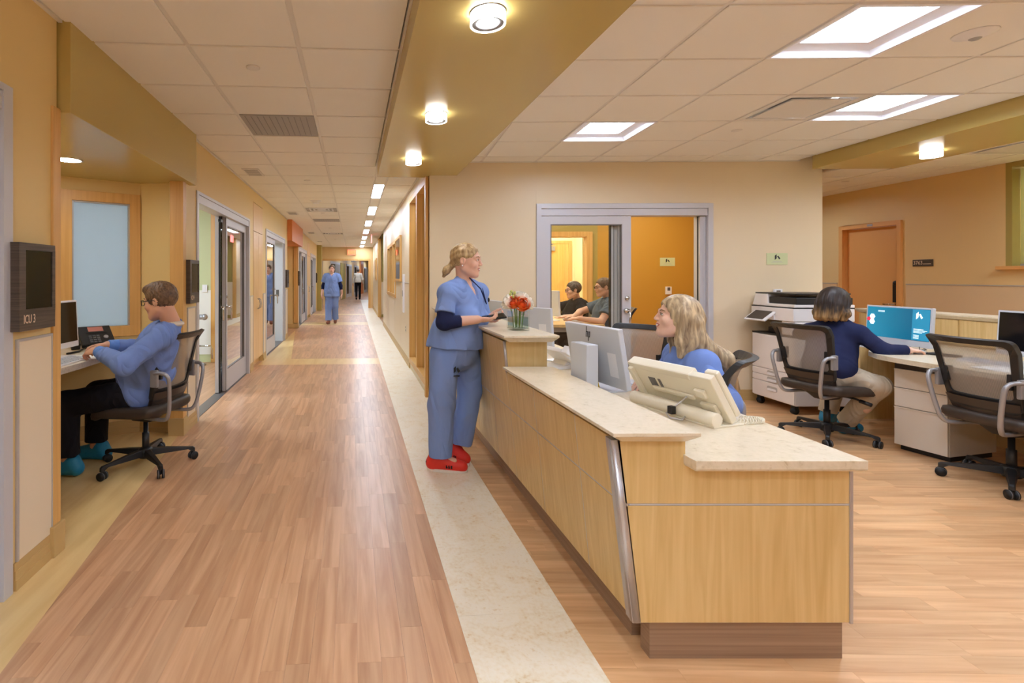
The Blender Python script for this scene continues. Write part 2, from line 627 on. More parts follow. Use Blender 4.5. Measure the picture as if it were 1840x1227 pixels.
def plank_mesh(name, items, mat):
    b = bmesh.new()
    lay = b.faces.layers.float.new('tone')
    for q in items:
        tn = rnd.random()
        lo = [b.verts.new((p[0], p[1], -0.004)) for p in q]
        hi = [b.verts.new((p[0], p[1], 0.0)) for p in q]
        fs = [b.faces.new(hi)]
        for i in range(len(q)):
            j = (i + 1) % len(q)
            fs.append(b.faces.new((lo[i], lo[j], hi[j], hi[i])))
        for f in fs: f[lay] = tn
    me = bpy.data.meshes.new(name)
    b.to_mesh(me); b.free()
    me.materials.append(M[mat])
    return me
for sc, q, rz, mt in cands[:300]:
    o = link(bpy.data.objects.new('plank', plank_mesh('plank', [q], mt)))
    o.parent = floor; o.rotation_euler = (0, 0, rz)
rest = [c for c in cands[300:]]
o = link(bpy.data.objects.new('small_planks', plank_mesh('small_planks', [c[1] for c in rest if c[3] == 'plank'], 'plank')))
o.parent = floor; o.rotation_euler = (0, 0, PHI); o['kind'] = 'stuff'
o = link(bpy.data.objects.new('cross_planks', plank_mesh('cross_planks', [c[1] for c in rest if c[3] == 'plank_x'], 'plank_x')))
o.parent = floor; o.rotation_euler = (0, 0, PSI); o['kind'] = 'stuff'

# cream strip, maple inlays
for i in range(8):
    s0 = -2.0 + i * 4.05
    slab_part('cream_strip', [(0.4245, s0), (0.873, s0), (0.873, s0 + 4.049), (0.4245, s0 + 4.049)], M['lino'], floor, rz=PHI)
slab_part('maple_inlay', [(-3.0, -2.0), (-0.8, -2.0), (-1.215, 1.75), (-1.54, 4.71), (-3.0, 4.71)], M['maple_floor'], floor, rz=PHI)
slab_part('maple_band', [(-1.49, 8.051), (0.424, 8.051), (0.424, 8.619), (-1.04, 8.619), (-1.49, 13.2)], M['maple_floor'], floor, rz=PHI)
slab_part('maple_band', [(-1.5, 14.601), (0.424, 14.601), (0.424, 15.499), (-1.5, 15.499)], M['maple_floor'], floor, rz=PHI)
slab_part('maple_band', [(-1.5, 18.401), (0.424, 18.401), (0.424, 18.899), (-1.5, 18.899)], M['maple_floor'], floor, rz=PHI)

# ================================================================ CEILING
mb = MB(); mb.box(-6.5, 9, -5, 52, ZTOP, ZTOP + 0.1)
ceiling = tag(mb.build('ceiling', M['slab']), kind='structure')
R0 = 2.898
TROF = [(2.195, 2.45), (3.415, 3.67), (1.585, 4.28), (3.415, 1.23), (1.585, 1.23), (2.195, -1.82), (3.415, -2.43), (5.345, 7.94), (5.955, 4.28), (5.955, 3.06), (5.955, 1.84), (5.955, -0.6)]  # unseen entries are added; those beyond the narrow soffit brighten the right wall
GRIL = {(1, 2): 'grille', (1, 11): 'diffuser', (1, 14): 'grille', (1, 20): 'diffuser'}
LIN = [7.73 + 2.3 * i for i in range(7)]
tile_items = []
def tile(poly, rz, near):
    tile_items.append((poly, rz, near))
G = 0.013
def cell(x0, x1, y0, y1): return [(x0 + G, y0 + G), (x1 - G, y0 + G), (x1 - G, y1 - G), (x0 + G, y1 - G)]
for k in range(-5, 32):
    s0, s1 = R0 + 0.61 * k, min(R0 + 0.61 * (k + 1), 22.3)
    cols = [(-1.475, -0.925), (-0.925, -0.308)]
    if s1 < 5.95: cols += [(-0.308, 0.268)]
    else: cols += [(-0.308, 0.28), (0.445, 0.84)]
    for c, (t0, t1) in enumerate(cols):
        if (c, k) in GRIL: continue
        tile(cell(t0, t1, s0, s1), PHI, 1.8 < s1 and s0 < 13)
# strip between the linear lights
prev = 5.9
for c in LIN + [22.9]:
    e = min(c - 0.61, 22.3)
    if e - prev > 0.05: tile(cell(0.28, 0.445, prev, e), PHI, prev < 9)
    prev = c + 0.61
soff = [(1.19, -5), (5, -5), (5, 5.95), (1.19, 5.95)]
def r_to_c(p):
    x, y = p[0] * cps - p[1] * sps, p[0] * sps + p[1] * cps
    return wc(x, y)
for i in range(-1, 6):
    p0, p1 = 0.975 + 0.61 * i, min(0.975 + 0.61 * (i + 1), 4.49)
    for k in range(-2, 14):
        q1 = 4.89 - 0.61 * k; q0 = q1 - 0.61
        if k == -2: q1 = 5.755
        if any(abs(p0 - a) < 0.05 and abs(q0 - b) < 0.05 for a, b in TROF): continue
        if i == 3 and abs(q0 - 3.67) < 0.05: continue
        poly = cell(p0, p1, q0, q1)
        if p1 < 1.65:
            poly = [r_to_c(p) for p in poly]
            poly = clip_poly(poly, soff)
            if len(poly) < 3 or area2(poly) < 0.004: continue
            tile(poly, PHI, q1 > 1.9)
        else:
            tile(poly, PSI, q1 > 1.9)
for i in range(3):
    p0 = 5.345 + 0.61 * i; p1 = min(p0 + 0.61, 6.97)
    for k in range(-6, 8):
        q1 = 4.89 - 0.61 * k
        if i == 1 and k == -1: continue
        if any(abs(p0 - a_) < 0.05 and abs(q1 - 0.61 - b_) < 0.05 for a_, b_ in TROF): continue
        tile(cell(p0, p1, q1 - 0.61, q1), PSI, 3.0 < q1 < 8.5)
def tile_bm(b, poly):
    """lay-in tile: face drops a little below the bars, small tegular step"""
    b.prism(poly, ZC + 0.003, ZC + 0.02)
    cx = sum(p[0] for p in poly) / len(poly); cy = sum(p[1] for p in poly) / len(poly)
    small = []
    for x, y in poly:
        d = math.hypot(cx - x, cy - y)
        small.append((x + (cx - x) / d * 0.006, y + (cy - y) / d * 0.006))
    b.prism(poly, ZC, ZC + 0.003, inset=small)
stock = {PHI: MB(), PSI: MB()}
for poly, rz, near in tile_items:
    if near:
        b = MB(); tile_bm(b, poly); b.build('ceiling_tile', M['tile'], ceiling, rz=rz)
    else:
        tile_bm(stock[rz], poly)
for rz in (PHI, PSI):
    stock[rz].build('far_tiles', M['tile'], ceiling, rz=rz, kind='stuff')
# grid bars
b = MB()
BZ = ZC + 0.007
for t in (-1.475, -0.925, -0.308):
    b.box(t - 0.012, t + 0.012, -4.5, 22.3, BZ, BZ + 0.03)
for t in (0.28, 0.445):
    b.box(t - 0.012, t + 0.012, 5.9, 22.3, BZ, BZ + 0.03)
b.box(0.262, 0.278, -4.5, 5.86, ZC - 0.012, ZC + 0.03)
b.box(-1.49, -1.47, -4.5, 22.3, ZC - 0.006, ZC + 0.03)
b.box(0.83, 0.856, 5.9, 22.3, ZC - 0.006, ZC + 0.03)
for k in range(-5, 33):
    s = R0 + 0.61 * k
    if s < 22.3: b.box(-1.48, 0.262 if s < 5.9 else 0.85, s - 0.012, s + 0.012, BZ + 0.001, BZ + 0.03)
b.build('grid_bars', M['tbar'], ceiling, rz=PHI, kind='stuff')
b = MB()
for i in range(0, 6):
    p = 0.975 + 0.61 * i
    b.box(p - 0.012, p + 0.012, -3.6, 5.76, BZ, BZ + 0.03)
for k in range(-1, 14):
    q = 4.89 - 0.61 * k
    b.box(0.7 if q > 3 else 1.0, 4.49, q - 0.012, q + 0.012, BZ + 0.001, BZ + 0.03)
for i in range(0, 4):
    p = min(5.345 + 0.61 * i, 6.97)
    b.box(p - 0.012, p + 0.012, 0.0, 9.2, BZ, BZ + 0.03)
for k in range(-6, 8):
    q = 4.89 - 0.61 * k
    b.box(5.345, 6.97, q - 0.012, q + 0.012, BZ + 0.001, BZ + 0.03)
b.box(0.45, 4.5, 5.735, 5.765, ZC - 0.006, ZC + 0.03)
b.build('grid_bars', M['tbar'], ceiling, rz=PSI, kind='stuff')

# dropped olive soffits (part of the shell)
mb = MB(); mb.box(0.275, 1.17, -4.5, 5.84, 2.523, ZTOP)
tag(mb.build('ceiling_soffit', M['soffit'], rz=PHI, bevel=0.003), kind='structure')
mb = MB(); mb.box(4.49, 5.345, -4.0, 5.56, 2.535, ZTOP)
tag(mb.build('ceiling_soffit', M['soffit'], rz=PSI, bevel=0.003), kind='structure')

# ---- ceiling fittings
def troffer(x, y):
    label = {(2.195, 2.45): 'square recessed ceiling light, the largest one above the phone end of the station',
             (3.415, 3.67): 'square recessed ceiling light beside the slotted air diffuser',
             (1.585, 4.28): 'square recessed ceiling light next to the wide olive soffit'}.get((x, y), 'square recessed ceiling light added out of view')
    r = thing('ceiling_light', label, 'ceiling light', (x * cps - y * sps, x * sps + y * cps, ZC), PSI, 'recessed square ceiling lights')
    a, h = 0.305, 0.115
    b = MB()                                   # trim, near-flat border and a skirt shaped to keep lens light off it
    c0 = (0.305, 0.305)
    def ring(hw, z): return [(c0[0] - hw, c0[1] - hw, z), (c0[0] + hw, c0[1] - hw, z), (c0[0] + hw, c0[1] + hw, z), (c0[0] - hw, c0[1] + hw, z)]
    rs = [ring(0.303, -0.004), ring(0.287, -0.004), ring(0.272, 0.030), ring(0.190, 0.040), ring(0.186, 0.072), ring(0.303, 0.085), ring(0.303, 0.0)]
    vs = [[b.bm.verts.new(p) for p in q] for q in rs]
    for i in range(len(vs)):
        A, B = vs[i], vs[(i + 1) % len(vs)]
        for j in range(4):
            b.bm.faces.new((A[j], A[(j + 1) % 4], B[(j + 1) % 4], B[j]))
    b.build('housing', M['white_pl'], r)
    b = MB()                                   # bowed lens inside the skirt
    b.grid(lambda u, v: (0.121 + 0.368 * u, 0.121 + 0.368 * v, 0.066 - 0.012 * math.sin(PI * v) * (1 - (2 * u - 1) ** 4)), 10, 8)
    b.box(0.12, 0.49, 0.12, 0.49, 0.068, 0.076)
    b.build('lens', M['e_troffer'], r)
for x, y in TROF: troffer(x, y)

def downlight(t, y, rz, lab):
    loc = (t, y, 2.523) if rz is None else None
    r = thing('ceiling_lamp', lab, 'ceiling lamp', (t, y, 2.523 if t < 3 else 2.535), 0, 'round surface lamps under the olive soffits')
    b = MB(); b.lathe([(0.072, -0.004), (0.078, -0.002), (0.078, 0.0)], 40)
    b.build('base', M['alu_dark'], r)
    b = MB(); b.lathe([(0.070, -0.056), (0.076, -0.056), (0.076, -0.008), (0.070, -0.008), (0.070, -0.056)], 40, cap=False)
    b.build('glass_ring', M['e_ring'], r)
    b = MB(); b.lathe([(0.068, -0.052), (0.050, -0.050), (0.046, -0.03), (0.068, -0.03), (0.068, -0.052)], 40, cap=False)
    b.build('baffle', M['alu_dark'], r)
    b = MB(); b.lathe([(0.001, -0.04), (0.03, -0.038), (0.045, -0.03), (0.045, -0.006), (0.001, -0.006)], 32)
    b.build('lens', M['e_down'], r)
for i, s in enumerate((4.90, 3.545, 2.17, 0.80, -0.56, -1.92)):
    x, y = cw(0.58, s)
    downlight(x, y, 0, ['round white ring lamp under the wide soffit, nearest the wood framed corner windows',
                        'round white ring lamp, middle of the three under the wide soffit',
                        'round white ring lamp at the top edge of the photo under the wide soffit',
                        'round white ring lamp under the soffit above the camera',
                        'round white ring lamp under the soffit behind the camera',
                        'round white ring lamp at the far rear end of the wide soffit'][i])
for i, (x, y) in enumerate(((5.04, 4.69), (5.0, 2.6), (4.96, 0.6))):
    downlight(x, y, 0, ['round white ring lamp under the narrow soffit over the second desk',
                        'round white ring lamp under the narrow soffit past the edge of the photo',
                        'round white ring lamp under the narrow soffit behind the camera'][i])
for i, s in enumerate(LIN):
    x, y = cw(0.2805, s - 0.61)
    r = thing('linear_light', ['first', 'second', 'third', 'fourth', 'fifth', 'sixth', 'seventh'][i] + ' bright linear ceiling light along the corridor, counted from the soffit', 'ceiling light', (x, y, ZC), PHI, 'linear lights in the corridor ceiling')
    L = 1.22
    b = MB()
    b.box(0.0, 0.164, 0, 0.012, -0.004, 0.03); b.box(0.0, 0.164, L - 0.012, L, -0.004, 0.03)
    b.box(0.0, 0.012, 0.012, L - 0.012, -0.004, 0.03); b.box(0.152, 0.164, 0.012, L - 0.012, -0.004, 0.03)
    b.box(0.0, 0.164, 0, L, 0.03, 0.036)
    b.build('housing', M['white_pl'], r)
    b = MB(); b.box(0.012, 0.152, 0.012, L - 0.012, 0.004, 0.02); b.build('lens', M['e_linear'], r)

for t, s in ((-0.617, -0.46), (-0.617, -2.9)):  # added behind the camera to brighten the near corridor
    x, y = cw(t, s)
    r = thing('added_corridor_light', 'flat square lamp added behind the camera to brighten the corridor', 'ceiling light', (x, y, ZC - 0.03), PHI, 'added corridor lamps behind the camera')
    b = MB(); b.box(-0.3, 0.3, -0.3, 0.3, 0, 0.03); b.build('housing', M['white_pl'], r)
    b = MB(); b.box(-0.28, 0.28, -0.28, 0.28, -0.006, 0); b.build('lens', M['e_troffer'], r)

def vent(c, k, kind):
    t0, t1 = (-0.925, -0.308)
    s0 = R0 + 0.61 * k
    x, y = cw(t0, s0)
    lab = {2: 'large grey perforated ceiling return panel near the corridor entrance', 14: 'small grey return panel further down the corridor ceiling',
           11: 'corridor ceiling air diffuser with bright slots past the smoke detector', 20: 'air diffuser in the corridor ceiling close to the exit sign'}[k]
    r = thing('ceiling_vent', lab, 'ceiling vent', (x, y, ZC), PHI, 'vents in the corridor ceiling')
    b = MB()
    if kind == 'grille':
        b.box(0.014, 0.603, 0.014, 0.596, 0.001, 0.02)
        b.build('panel', M['grey_metal'], r)
        b = MB()
        for a in range(11):
            b.box(0.05 + a * 0.049, 0.054 + a * 0.049, 0.04, 0.57, -0.001, 0.002)
        b.build('perforation', M['alu_dark'], r, kind='stuff')
    else:
        b.box(0.014, 0.603, 0.014, 0.596, 0.02, 0.03)
        b.build('panel', M['grey_metal'], r)
        for a in range(3):
            b = MB(); d = 0.08 + a * 0.075
            b.box(d, 0.617 - d, d, d + 0.03, 0.0, 0.012); b.box(d, 0.617 - d, 0.58 - d, 0.61 - d, 0.0, 0.012)
            b.box(d, d + 0.03, d + 0.03, 0.58 - d, 0.0, 0.012); b.box(0.587 - d, 0.617 - d, d + 0.03, 0.58 - d, 0.0, 0.012)
            b.build('louvre', M['white_pl'], r)
for (c, k), kind in GRIL.items(): vent(c, k, kind)

# plaque diffuser in the station ceiling
def plaque(p, q, lab):
    r = thing('air_diffuser', lab, 'ceiling vent', (p * cps - q * sps, p * sps + q * cps, ZC), PSI)
    b = MB()
    b.box(0.013, 0.597, 0.013, 0.06, 0, 0.012); b.box(0.013, 0.597, 0.55, 0.597, 0, 0.012)
    b.box(0.013, 0.06, 0.06, 0.55, 0, 0.012); b.box(0.55, 0.597, 0.06, 0.55, 0, 0.012)
    b.build('frame', M['tbar'], r)
    b = MB(); b.box(0.06, 0.55, 0.06, 0.55, 0.08, 0.09); b.build('backing', M['alu_dark'], r)
    b = MB(); b.box(0.095, 0.515, 0.095, 0.515, -0.006, 0.006); b.build('plaque', M['tbar'], r, bevel=0.003)
plaque(2.805, 3.67, 'square air diffuser with a dark slot around its plaque beside a recessed light')
plaque(5.955, 4.89, 'air diffuser in the ceiling beyond the narrow soffit')

def disc(name, x, y, r, h, lab, cat, mat='tbar', group=None):
    t_ = thing(name, lab, cat, (x, y, ZC), 0, group)
    b = MB(); b.lathe([(r * 0.8, -h), (r, -h * 0.7), (r, 0.0)], 28); b.build('cap', M[mat], t_)
    return t_
for i, s in enumerate((3.18, 6.87, 10.4, 13.6, 17.5)):
    x, y = cw(-0.617, s)
    disc('sprinkler_cap', x, y, 0.042, 0.007, 'flat round sprinkler cover, %s along the corridor ceiling' % ['the nearest one', 'the second one', 'the third one', 'the fourth one', 'the last one'][i], 'sprinkler', group='sprinkler covers')
disc('sprinkler_cap', 3.11, 4.49, 0.042, 0.007, 'flat round sprinkler cover in front of the slotted air diffuser', 'sprinkler', group='sprinkler covers')
disc('sprinkler_cap', 6.25, 6.9, 0.042, 0.007, 'flat round sprinkler cover beyond the narrow soffit', 'sprinkler', group='sprinkler covers')
t_ = thing('motion_sensor', 'white domed motion sensor in the station ceiling', 'sensor', (3.134, 2.7, ZC))
b = MB(); b.lathe([(0.03, -0.028), (0.05, -0.02), (0.085, -0.006), (0.088, 0.0)], 32); b.build('cover', M['white_pl'], t_)
b = MB(); b.ball((0.0, 0, -0.022), 0.028, 20, 10, (1, 1, 0.6)); b.build('lens', M['silver'], t_)
x, y = cw(-0.634, 8.70)
t_ = thing('smoke_detector', 'white smoke detector in the corridor ceiling', 'smoke detector', (x, y, ZC))
b = MB(); b.lathe([(0.045, -0.05), (0.055, -0.045), (0.06, -0.02), (0.075, -0.015), (0.075, 0)], 28); b.build('cover', M['white_pl'], t_)
b = MB(); b.box(-0.09, 0.09, -0.07, 0.07, -0.006, 0); b.build('base', M['white_pl'], t_)
for i, s in enumerate((6.15, 10.2, 14.8, 18.6)):
    x, y = cw(-1.33, s)
    r = thing('ceiling_speaker', 'rectangular ceiling speaker, %s beside the left corridor wall' % ['the nearest', 'the second', 'the third', 'the farthest'][i], 'speaker', (x, y, ZC), PHI, 'ceiling speakers')
    b = MB(); b.box(0, 0.2, 0, 0.42, -0.012, 0); b.build('frame', M['tbar'], r, bevel=0.003)
    for a in range(5):
        b = MB(); b.box(0.02, 0.18, 0.04 + a * 0.07, 0.075 + a * 0.07, -0.015, -0.012); b.build('slat', M['grey_metal'], r)

# ================================================================ WALLS
def wallbox(name, segs, mat, rz, kind='structure'):
    b = MB()
    for (x0, x1, y0, y1, z0, z1) in segs: b.box(x0, x1, y0, y1, z0, z1)
    return tag(b.build(name, mat, rz=rz), kind=kind)
TL = -1.49
Z0 = -0.05
full = [(-4.6, -0.3), (2.31, 2.655), (4.56, 4.93), (7.40, 7.67), (8.48, 8.76), (11.2, 11.6), (13.75, 14.0), (16.4, 16.7), (17.5, 17.8), (20.2, 22.3)]
segs = [(TL - 0.12, TL, a, c, Z0, ZTOP) for a, c in full]
segs += [(TL - 0.12, TL, a, c, 2.2, ZTOP) for a, c in ((-0.3, 2.31), (4.93, 7.40), (8.76, 11.2), (14.0, 16.4), (17.8, 20.2))]
segs += [(TL - 0.12, TL, a, c, 2.5, ZTOP) for a, c in ((7.67, 8.48), (16.7, 17.5))]
wl = wallbox('wall_left', segs, M['wall_orange'], PHI)
# wainscot panels with grey edge trims and stepped baseboards on the left wall
def wains(parent, s0, s1, rz=PHI, t=TL, side=1, z1=1.09, mat='wainscot', z0=0.12, prot=0.008):
    b = MB()
    b.box(min(t, t + side * prot), max(t, t + side * prot), s0 + 0.012, s1 - 0.012, z0, z1)
    b.build('wainscot_panel', M[mat], parent, rz=rz, bevel=0.0015)
    b = MB()
    d0, d1 = sorted((t, t + side * (prot + 0.003)))
    b.box(d0, d1, s0, s0 + 0.012, z0, z1 + 0.012); b.box(d0, d1, s1 - 0.012, s1, z0, z1 + 0.012); b.box(d0, d1, s0 + 0.012, s1 - 0.012, z1, z1 + 0.012)
    b.build('panel_edging', M['trim_gray'], parent, rz=rz)
for a, c in ((2.34, 2.61), (4.66, 4.90), (7.42, 7.65), (8.5, 8.74), (11.25, 11.58), (16.42, 16.68), (17.52, 17.78)):
    wains(wl, a, c)
def baseboard(name, pieces, rz, mat='base'):
    """pieces: (x0,y0,x1,y1,nx,ny) runs with outward normal; stepped profile"""
    b = MB()
    for x0, y0, x1, y1, nx, ny in pieces:
        for z0, z1, d in ((0, 0.045, 0.016), (0.045, 0.085, 0.012), (0.085, 0.12, 0.008)):
            P = [(x0, y0), (x1, y1), (x1 + nx * d, y1 + ny * d), (x0 + nx * d, y0 + ny * d)]
            if area2(P) < 0: P = P[::-1]
            b.prism(P, z0, z1)
    return tag(b.build(name, M[mat], rz=rz), kind='structure')
baseboard('baseboard_left', [(TL, a, TL, c, 1, 0) for a, c in ((2.325, 2.61), (4.6, 4.92), (7.41, 7.66), (8.49, 8.75), (11.21, 11.6), (13.75, 13.99), (16.41, 16.69), (17.51, 17.79), (20.21, 20.8))], PHI)

# ---- near alcove
A = [Vector((-1.83, 4.505, 0)), Vector((-2.18, 4.55, 0)), Vector((-2.95, 4.0, 0)), Vector((-2.86, 2.85, 0)), Vector((-2.1, 2.44, 0)), Vector((-1.69, 2.545, 0))]
def wallrun(b, p, q, z0, z1, th, sgn=1):
    d = (q - p).normalized(); n = Vector((d.y, -d.x, 0)) * sgn
    P = [(p.x, p.y), (q.x, q.y), (q.x + n.x * th, q.y + n.y * th), (p.x + n.x * th, p.y + n.y * th)]
    if area2(P) < 0: P = P[::-1]
    b.prism(P, z0, z1)
b = MB()
wallrun(b, A[0], A[1], Z0, 2.3, 0.08)
dB = A[2] - A[1]
B1, B2 = A[1] + dB * 0.02, A[1] + dB * 0.64
wallrun(b, B2, A[2], Z0, 2.3, 0.08)
wallrun(b, A[1], B2, Z0, 0.86, 0.08); wallrun(b, A[1], B2, 2.10, 2.3, 0.08)
wallrun(b, A[2], A[3], Z0, 2.3, 0.08); wallrun(b, A[3], A[4], Z0, 2.3, 0.08); wallrun(b, A[4], A[5], Z0, 2.3, 0.08)
tag(b.build('wall_alcove', M['wall_orange']), kind='structure')
def base_run(name, pts):
    pc = []
    for p, q in zip(pts[:-1], pts[1:]):
        d = (q - p).normalized()
        pc.append((p.x, p.y, q.x, q.y, -d.y, d.x))
    return baseboard(name, pc, 0)
base_run('baseboard_alcove', [p for p in A])
# alcove soffit: fills the alcove above 2.21 and stands proud of the wall
b = MB()
f0 = Vector((*cw(-1.43, 2.67), 0)); f1 = Vector((*cw(-1.43, 4.74), 0))
g0 = Vector((*cw(-1.50, 2.67), 0)); g1 = Vector((*cw(-1.50, 4.74), 0))
poly = [(p.x, p.y) for p in (f0, f1, g1, A[0] + Vector((0, .05, 0)), A[1] + Vector((-.02, .06, 0)), A[2] + Vector((-.08, 0, 0)), A[3] + Vector((-.08, 0, 0)), A[4], A[5], g0)]
if area2(poly) < 0: poly = poly[::-1]
b.prism(poly, 2.21, ZTOP)
tag(b.build('ceiling_alcove', M['soffit'], bevel=0.002), kind='structure')
# frosted window in the angled wall
dn = dB.normalized(); nn = Vector((-dn.y, dn.x, 0))       # into the alcove
if nn.x < 0: nn = -nn
mw = basis(A[1] + nn * 0.0, dn, (0, 0, 1))                 # local x along wall, y up, z = x cross y
zs = 1 if mw.to_3x3().col[2].dot(nn) > 0 else -1
win = thing('window_1', None, None, (0, 0, 0), kind='structure')
LW = (B2 - A[1]).length
def wframe(b, x0, x1, y0, y1, d0, d1):
    b.box(x0, x1, y0, y1, min(d0 * zs, d1 * zs), max(d0 * zs, d1 * zs), mw)
b = MB(); fw = 0.085
wframe(b, 0.0, LW, 0.86, 0.95, -0.07, 0.02); wframe(b, 0.0, LW, 2.02, 2.105, -0.07, 0.02)
wframe(b, 0.0, fw, 0.95, 2.02, -0.07, 0.02); wframe(b, LW - fw, LW, 0.95, 2.02, -0.07, 0.02)
b.build('window_frame', M['maple_trim'], win, bevel=0.002)
b = MB(); wframe(b, fw, LW - fw, 0.95, 2.02, -0.045, -0.035); b.build('frosted_pane', M['frost'], win)
b = MB(); wframe(b, fw, fw + .012, 0.95, 2.02, -0.03, 0.0); wframe(b, LW - fw - .012, LW - fw, 0.95, 2.02, -0.03, 0.0); wframe(b, fw, LW - fw, 2.008, 2.02, -0.03, 0.0)
b.build('glazing_bead', M['trim_gray'], win)
# recessed alcove light
t_ = thing('recessed_light', 'round recessed light in the low alcove ceiling above the seated man', 'ceiling light', (-2.24, 3.62, 2.21))
b = MB(); b.lathe([(0.075, -0.004), (0.088, -0.004), (0.088, 0.0), (0.075, 0.0), (0.075, -0.004)], 32, cap=False); b.build('trim_ring', M['white_pl'], t_)
b = MB(); b.lathe([(0.075, -0.003), (0.075, 0.002)], 32); b.build('lens', M['e_alcove'], t_)
t_ = thing('recessed_light', 'round recessed light at the hidden end of the low alcove ceiling', 'ceiling light', (-2.2, 2.9, 2.21))
b = MB(); b.lathe([(0.075, -0.004), (0.088, -0.004), (0.088, 0.0), (0.075, 0.0), (0.075, -0.004)], 32, cap=False); b.build('trim_ring', M['white_pl'], t_)
b = MB(); b.lathe([(0.075, -0.003), (0.075, 0.002)], 32); b.build('lens', M['e_alcove'], t_)
# wooden corner posts and base blocks
def post(name, t0, t1, s0, s1, z1=2.21):
    b = MB(); b.box(t0, t1, s0, s1, 0.15, z1)
    return tag(b.build(name, M['maple_trim'], rz=PHI, bevel=0.003), kind='structure')
p1 = post('trim_1', TL - 0.10, TL + 0.014, 2.605, 2.668, 2.225)
b = MB(); b.box(TL - 0.10, TL + 0.028, 2.585, 2.68, 0, 0.15); b.build('base_block', M['base'], p1, rz=PHI, bevel=0.003)
p2 = post('trim_2', TL - 0.10, TL + 0.014, 4.52, 4.60)
b = MB(); b.box(TL - 0.11, TL + 0.024, 4.505, 4.615, 0, 0.15); b.build('base_block', M['base'], p2, rz=PHI, bevel=0.003)

# ---- far alcove with the orange soffit
b = MB(); b.box(-2.3, -1.38, 11.6, 14.02, 2.19, ZTOP)
tag(b.build('ceiling_alcove', M['soffit_orange'], rz=PHI, bevel=0.003), kind='structure')
b = MB()
b.box(-2.4, -2.3, 11.5, 13.8, Z0, 2.3); b.box(-2.4, TL, 13.75, 13.83, Z0, 2.3); b.box(-2.4, TL - 0.12, 11.52, 11.6, Z0, 2.3)
aw = tag(b.build('wall_alcove', M['wall_orange'], rz=PHI), kind='structure')
b = MB(); b.box(TL - 0.1, TL + 0.012, 13.72, 13.8, 0.15, 2.19); b.build('corner_post', M['maple_trim'], aw, rz=PHI)
baseboard('baseboard_alcove', [(-2.3, 13.75, TL, 13.75, 0, -1)], PHI)

# ---- glazed sliding doors
def leaf(parent, W0, W1, y, H=2.09, st=0.085, bot=0.26, top=0.09, lever=None, glass='glass', out=-1, sign=None, th=0.042):
    b = MB()
    y0, y1 = y - th / 2, y + th / 2
    b.box(W0, W0 + st, y0, y1, 0.012, H); b.box(W1 - st, W1, y0, y1, 0.012, H)
    b.box(W0 + st, W1 - st, y0, y1, 0.012, bot); b.box(W0 + st, W1 - st, y0, y1, H - top, H)
    lf = b.build('door_leaf', M['alu_door'], parent, bevel=0.002)
    b = MB(); b.box(W0 + st, W1 - st, y - 0.004, y + 0.004, bot, H - top); b.build('glass_pane', M[glass], lf)
    b = MB()
    for (a0, a1, c0, c1) in ((W0 + st, W0 + st + .012, bot, H - top), (W1 - st - .012, W1 - st, bot, H - top), (W0 + st, W1 - st, bot, bot + .012), (W0 + st, W1 - st, H - top - .012, H - top)):
        b.box(a0, a1, y - 0.018, y + 0.018, c0, c1)
    b.build('glazing_bead', M['alu_dark'], lf)
    if lever is not None:
        hx, dr = lever
        b = MB()
        b.cyl((hx, y0, 1.02), (hx, y0 - 0.045, 1.02), 0.012, seg=12)
        b.tube([(hx, y0 - 0.045, 1.02), (hx + dr * 0.02, y0 - 0.05, 1.02), (hx + dr * 0.025, y0 - 0.05, 0.99), (hx + dr * 0.025, y0 - 0.05, 0.86)], 0.010, 10)
        b.cyl((hx, y0, 1.02), (hx, y0 - 0.006, 1.02), 0.026, seg=20)
        b.cyl((hx, y0, 1.14), (hx, y0 - 0.012, 1.14), 0.02, seg=20)
        b.build('door_handle', M['chrome'], lf)
    return lf
def door_frame(parent, W, H=2.2, jamb=0.06, depth=0.14, head=0.11):
    b = MB()
    b.box(0, jamb, -0.012, depth, 0, H); b.box(W - jamb, W, -0.012, depth, 0, H)
    b.box(jamb, W - jamb, -0.012, depth, H - 0.03, H)
    b.build('door_frame', M['alu_door'], parent, bevel=0.002)
    b = MB(); b.box(jamb, W - jamb, -0.006, depth - 0.01, H - head, H - 0.032); b.build('header_track', M['alu_door'], parent, bevel=0.003)
    b = MB(); b.box(jamb, W - jamb, 0.02, depth, -0.004, 0.006); b.build('threshold', M['alu_dark'], parent)
def door_at(n, s0):
    x, y = cw(TL, s0)
    return thing('door_%d' % n, None, None, (x, y, 0), PHI + PI / 2, kind='structure')
d = door_at(1, -0.3); door_frame(d, 2.61); leaf(d, 1.3, 2.55, 0.06)
d = door_at(2, 4.93); door_frame(d, 2.47)
leaf(d, 1.26, 2.40, 0.055, lever=(1.31, 1), glass='glass_refl')
leaf(d, 1.17, 2.34, 0.115, lever=(1.21, -1), glass='glass_refl')
b = MB(); b.box(1.168, 1.20, 0.079, 0.092, 0.0, 2.09); b.box(1.262, 1.268, 0.03, 0.034, 0.0, 2.09); b.build('edge_seal', M['black_soft'], d)
b = MB(); b.box(1.10, 1.2, 0.05, 0.08, 2.02, 2.05); b.cyl((1.18, 0.07, 1.95), (1.18, 0.07, 2.09), 0.018); b.build('hinge_arm', M['black'], d)
d = door_at(3, 8.76); door_frame(d, 2.44, depth=0.3)
leaf(d, 0.08, 1.28, 0.055, lever=(1.22, 1), glass='glass_refl')
b = MB(); b.box(2.25, 2.36, 0.02, 0.32, 0.0, 2.09); jl = b.build('door_leaf', M['silver_pl'], d, bevel=0.003)
b = MB(); b.box(2.244, 2.25, 0.10, 0.16, 0.96, 1.1); b.build('flush_pull', M['alu_dark'], jl)
d = door_at(4, 14.0); door_frame(d, 2.4)
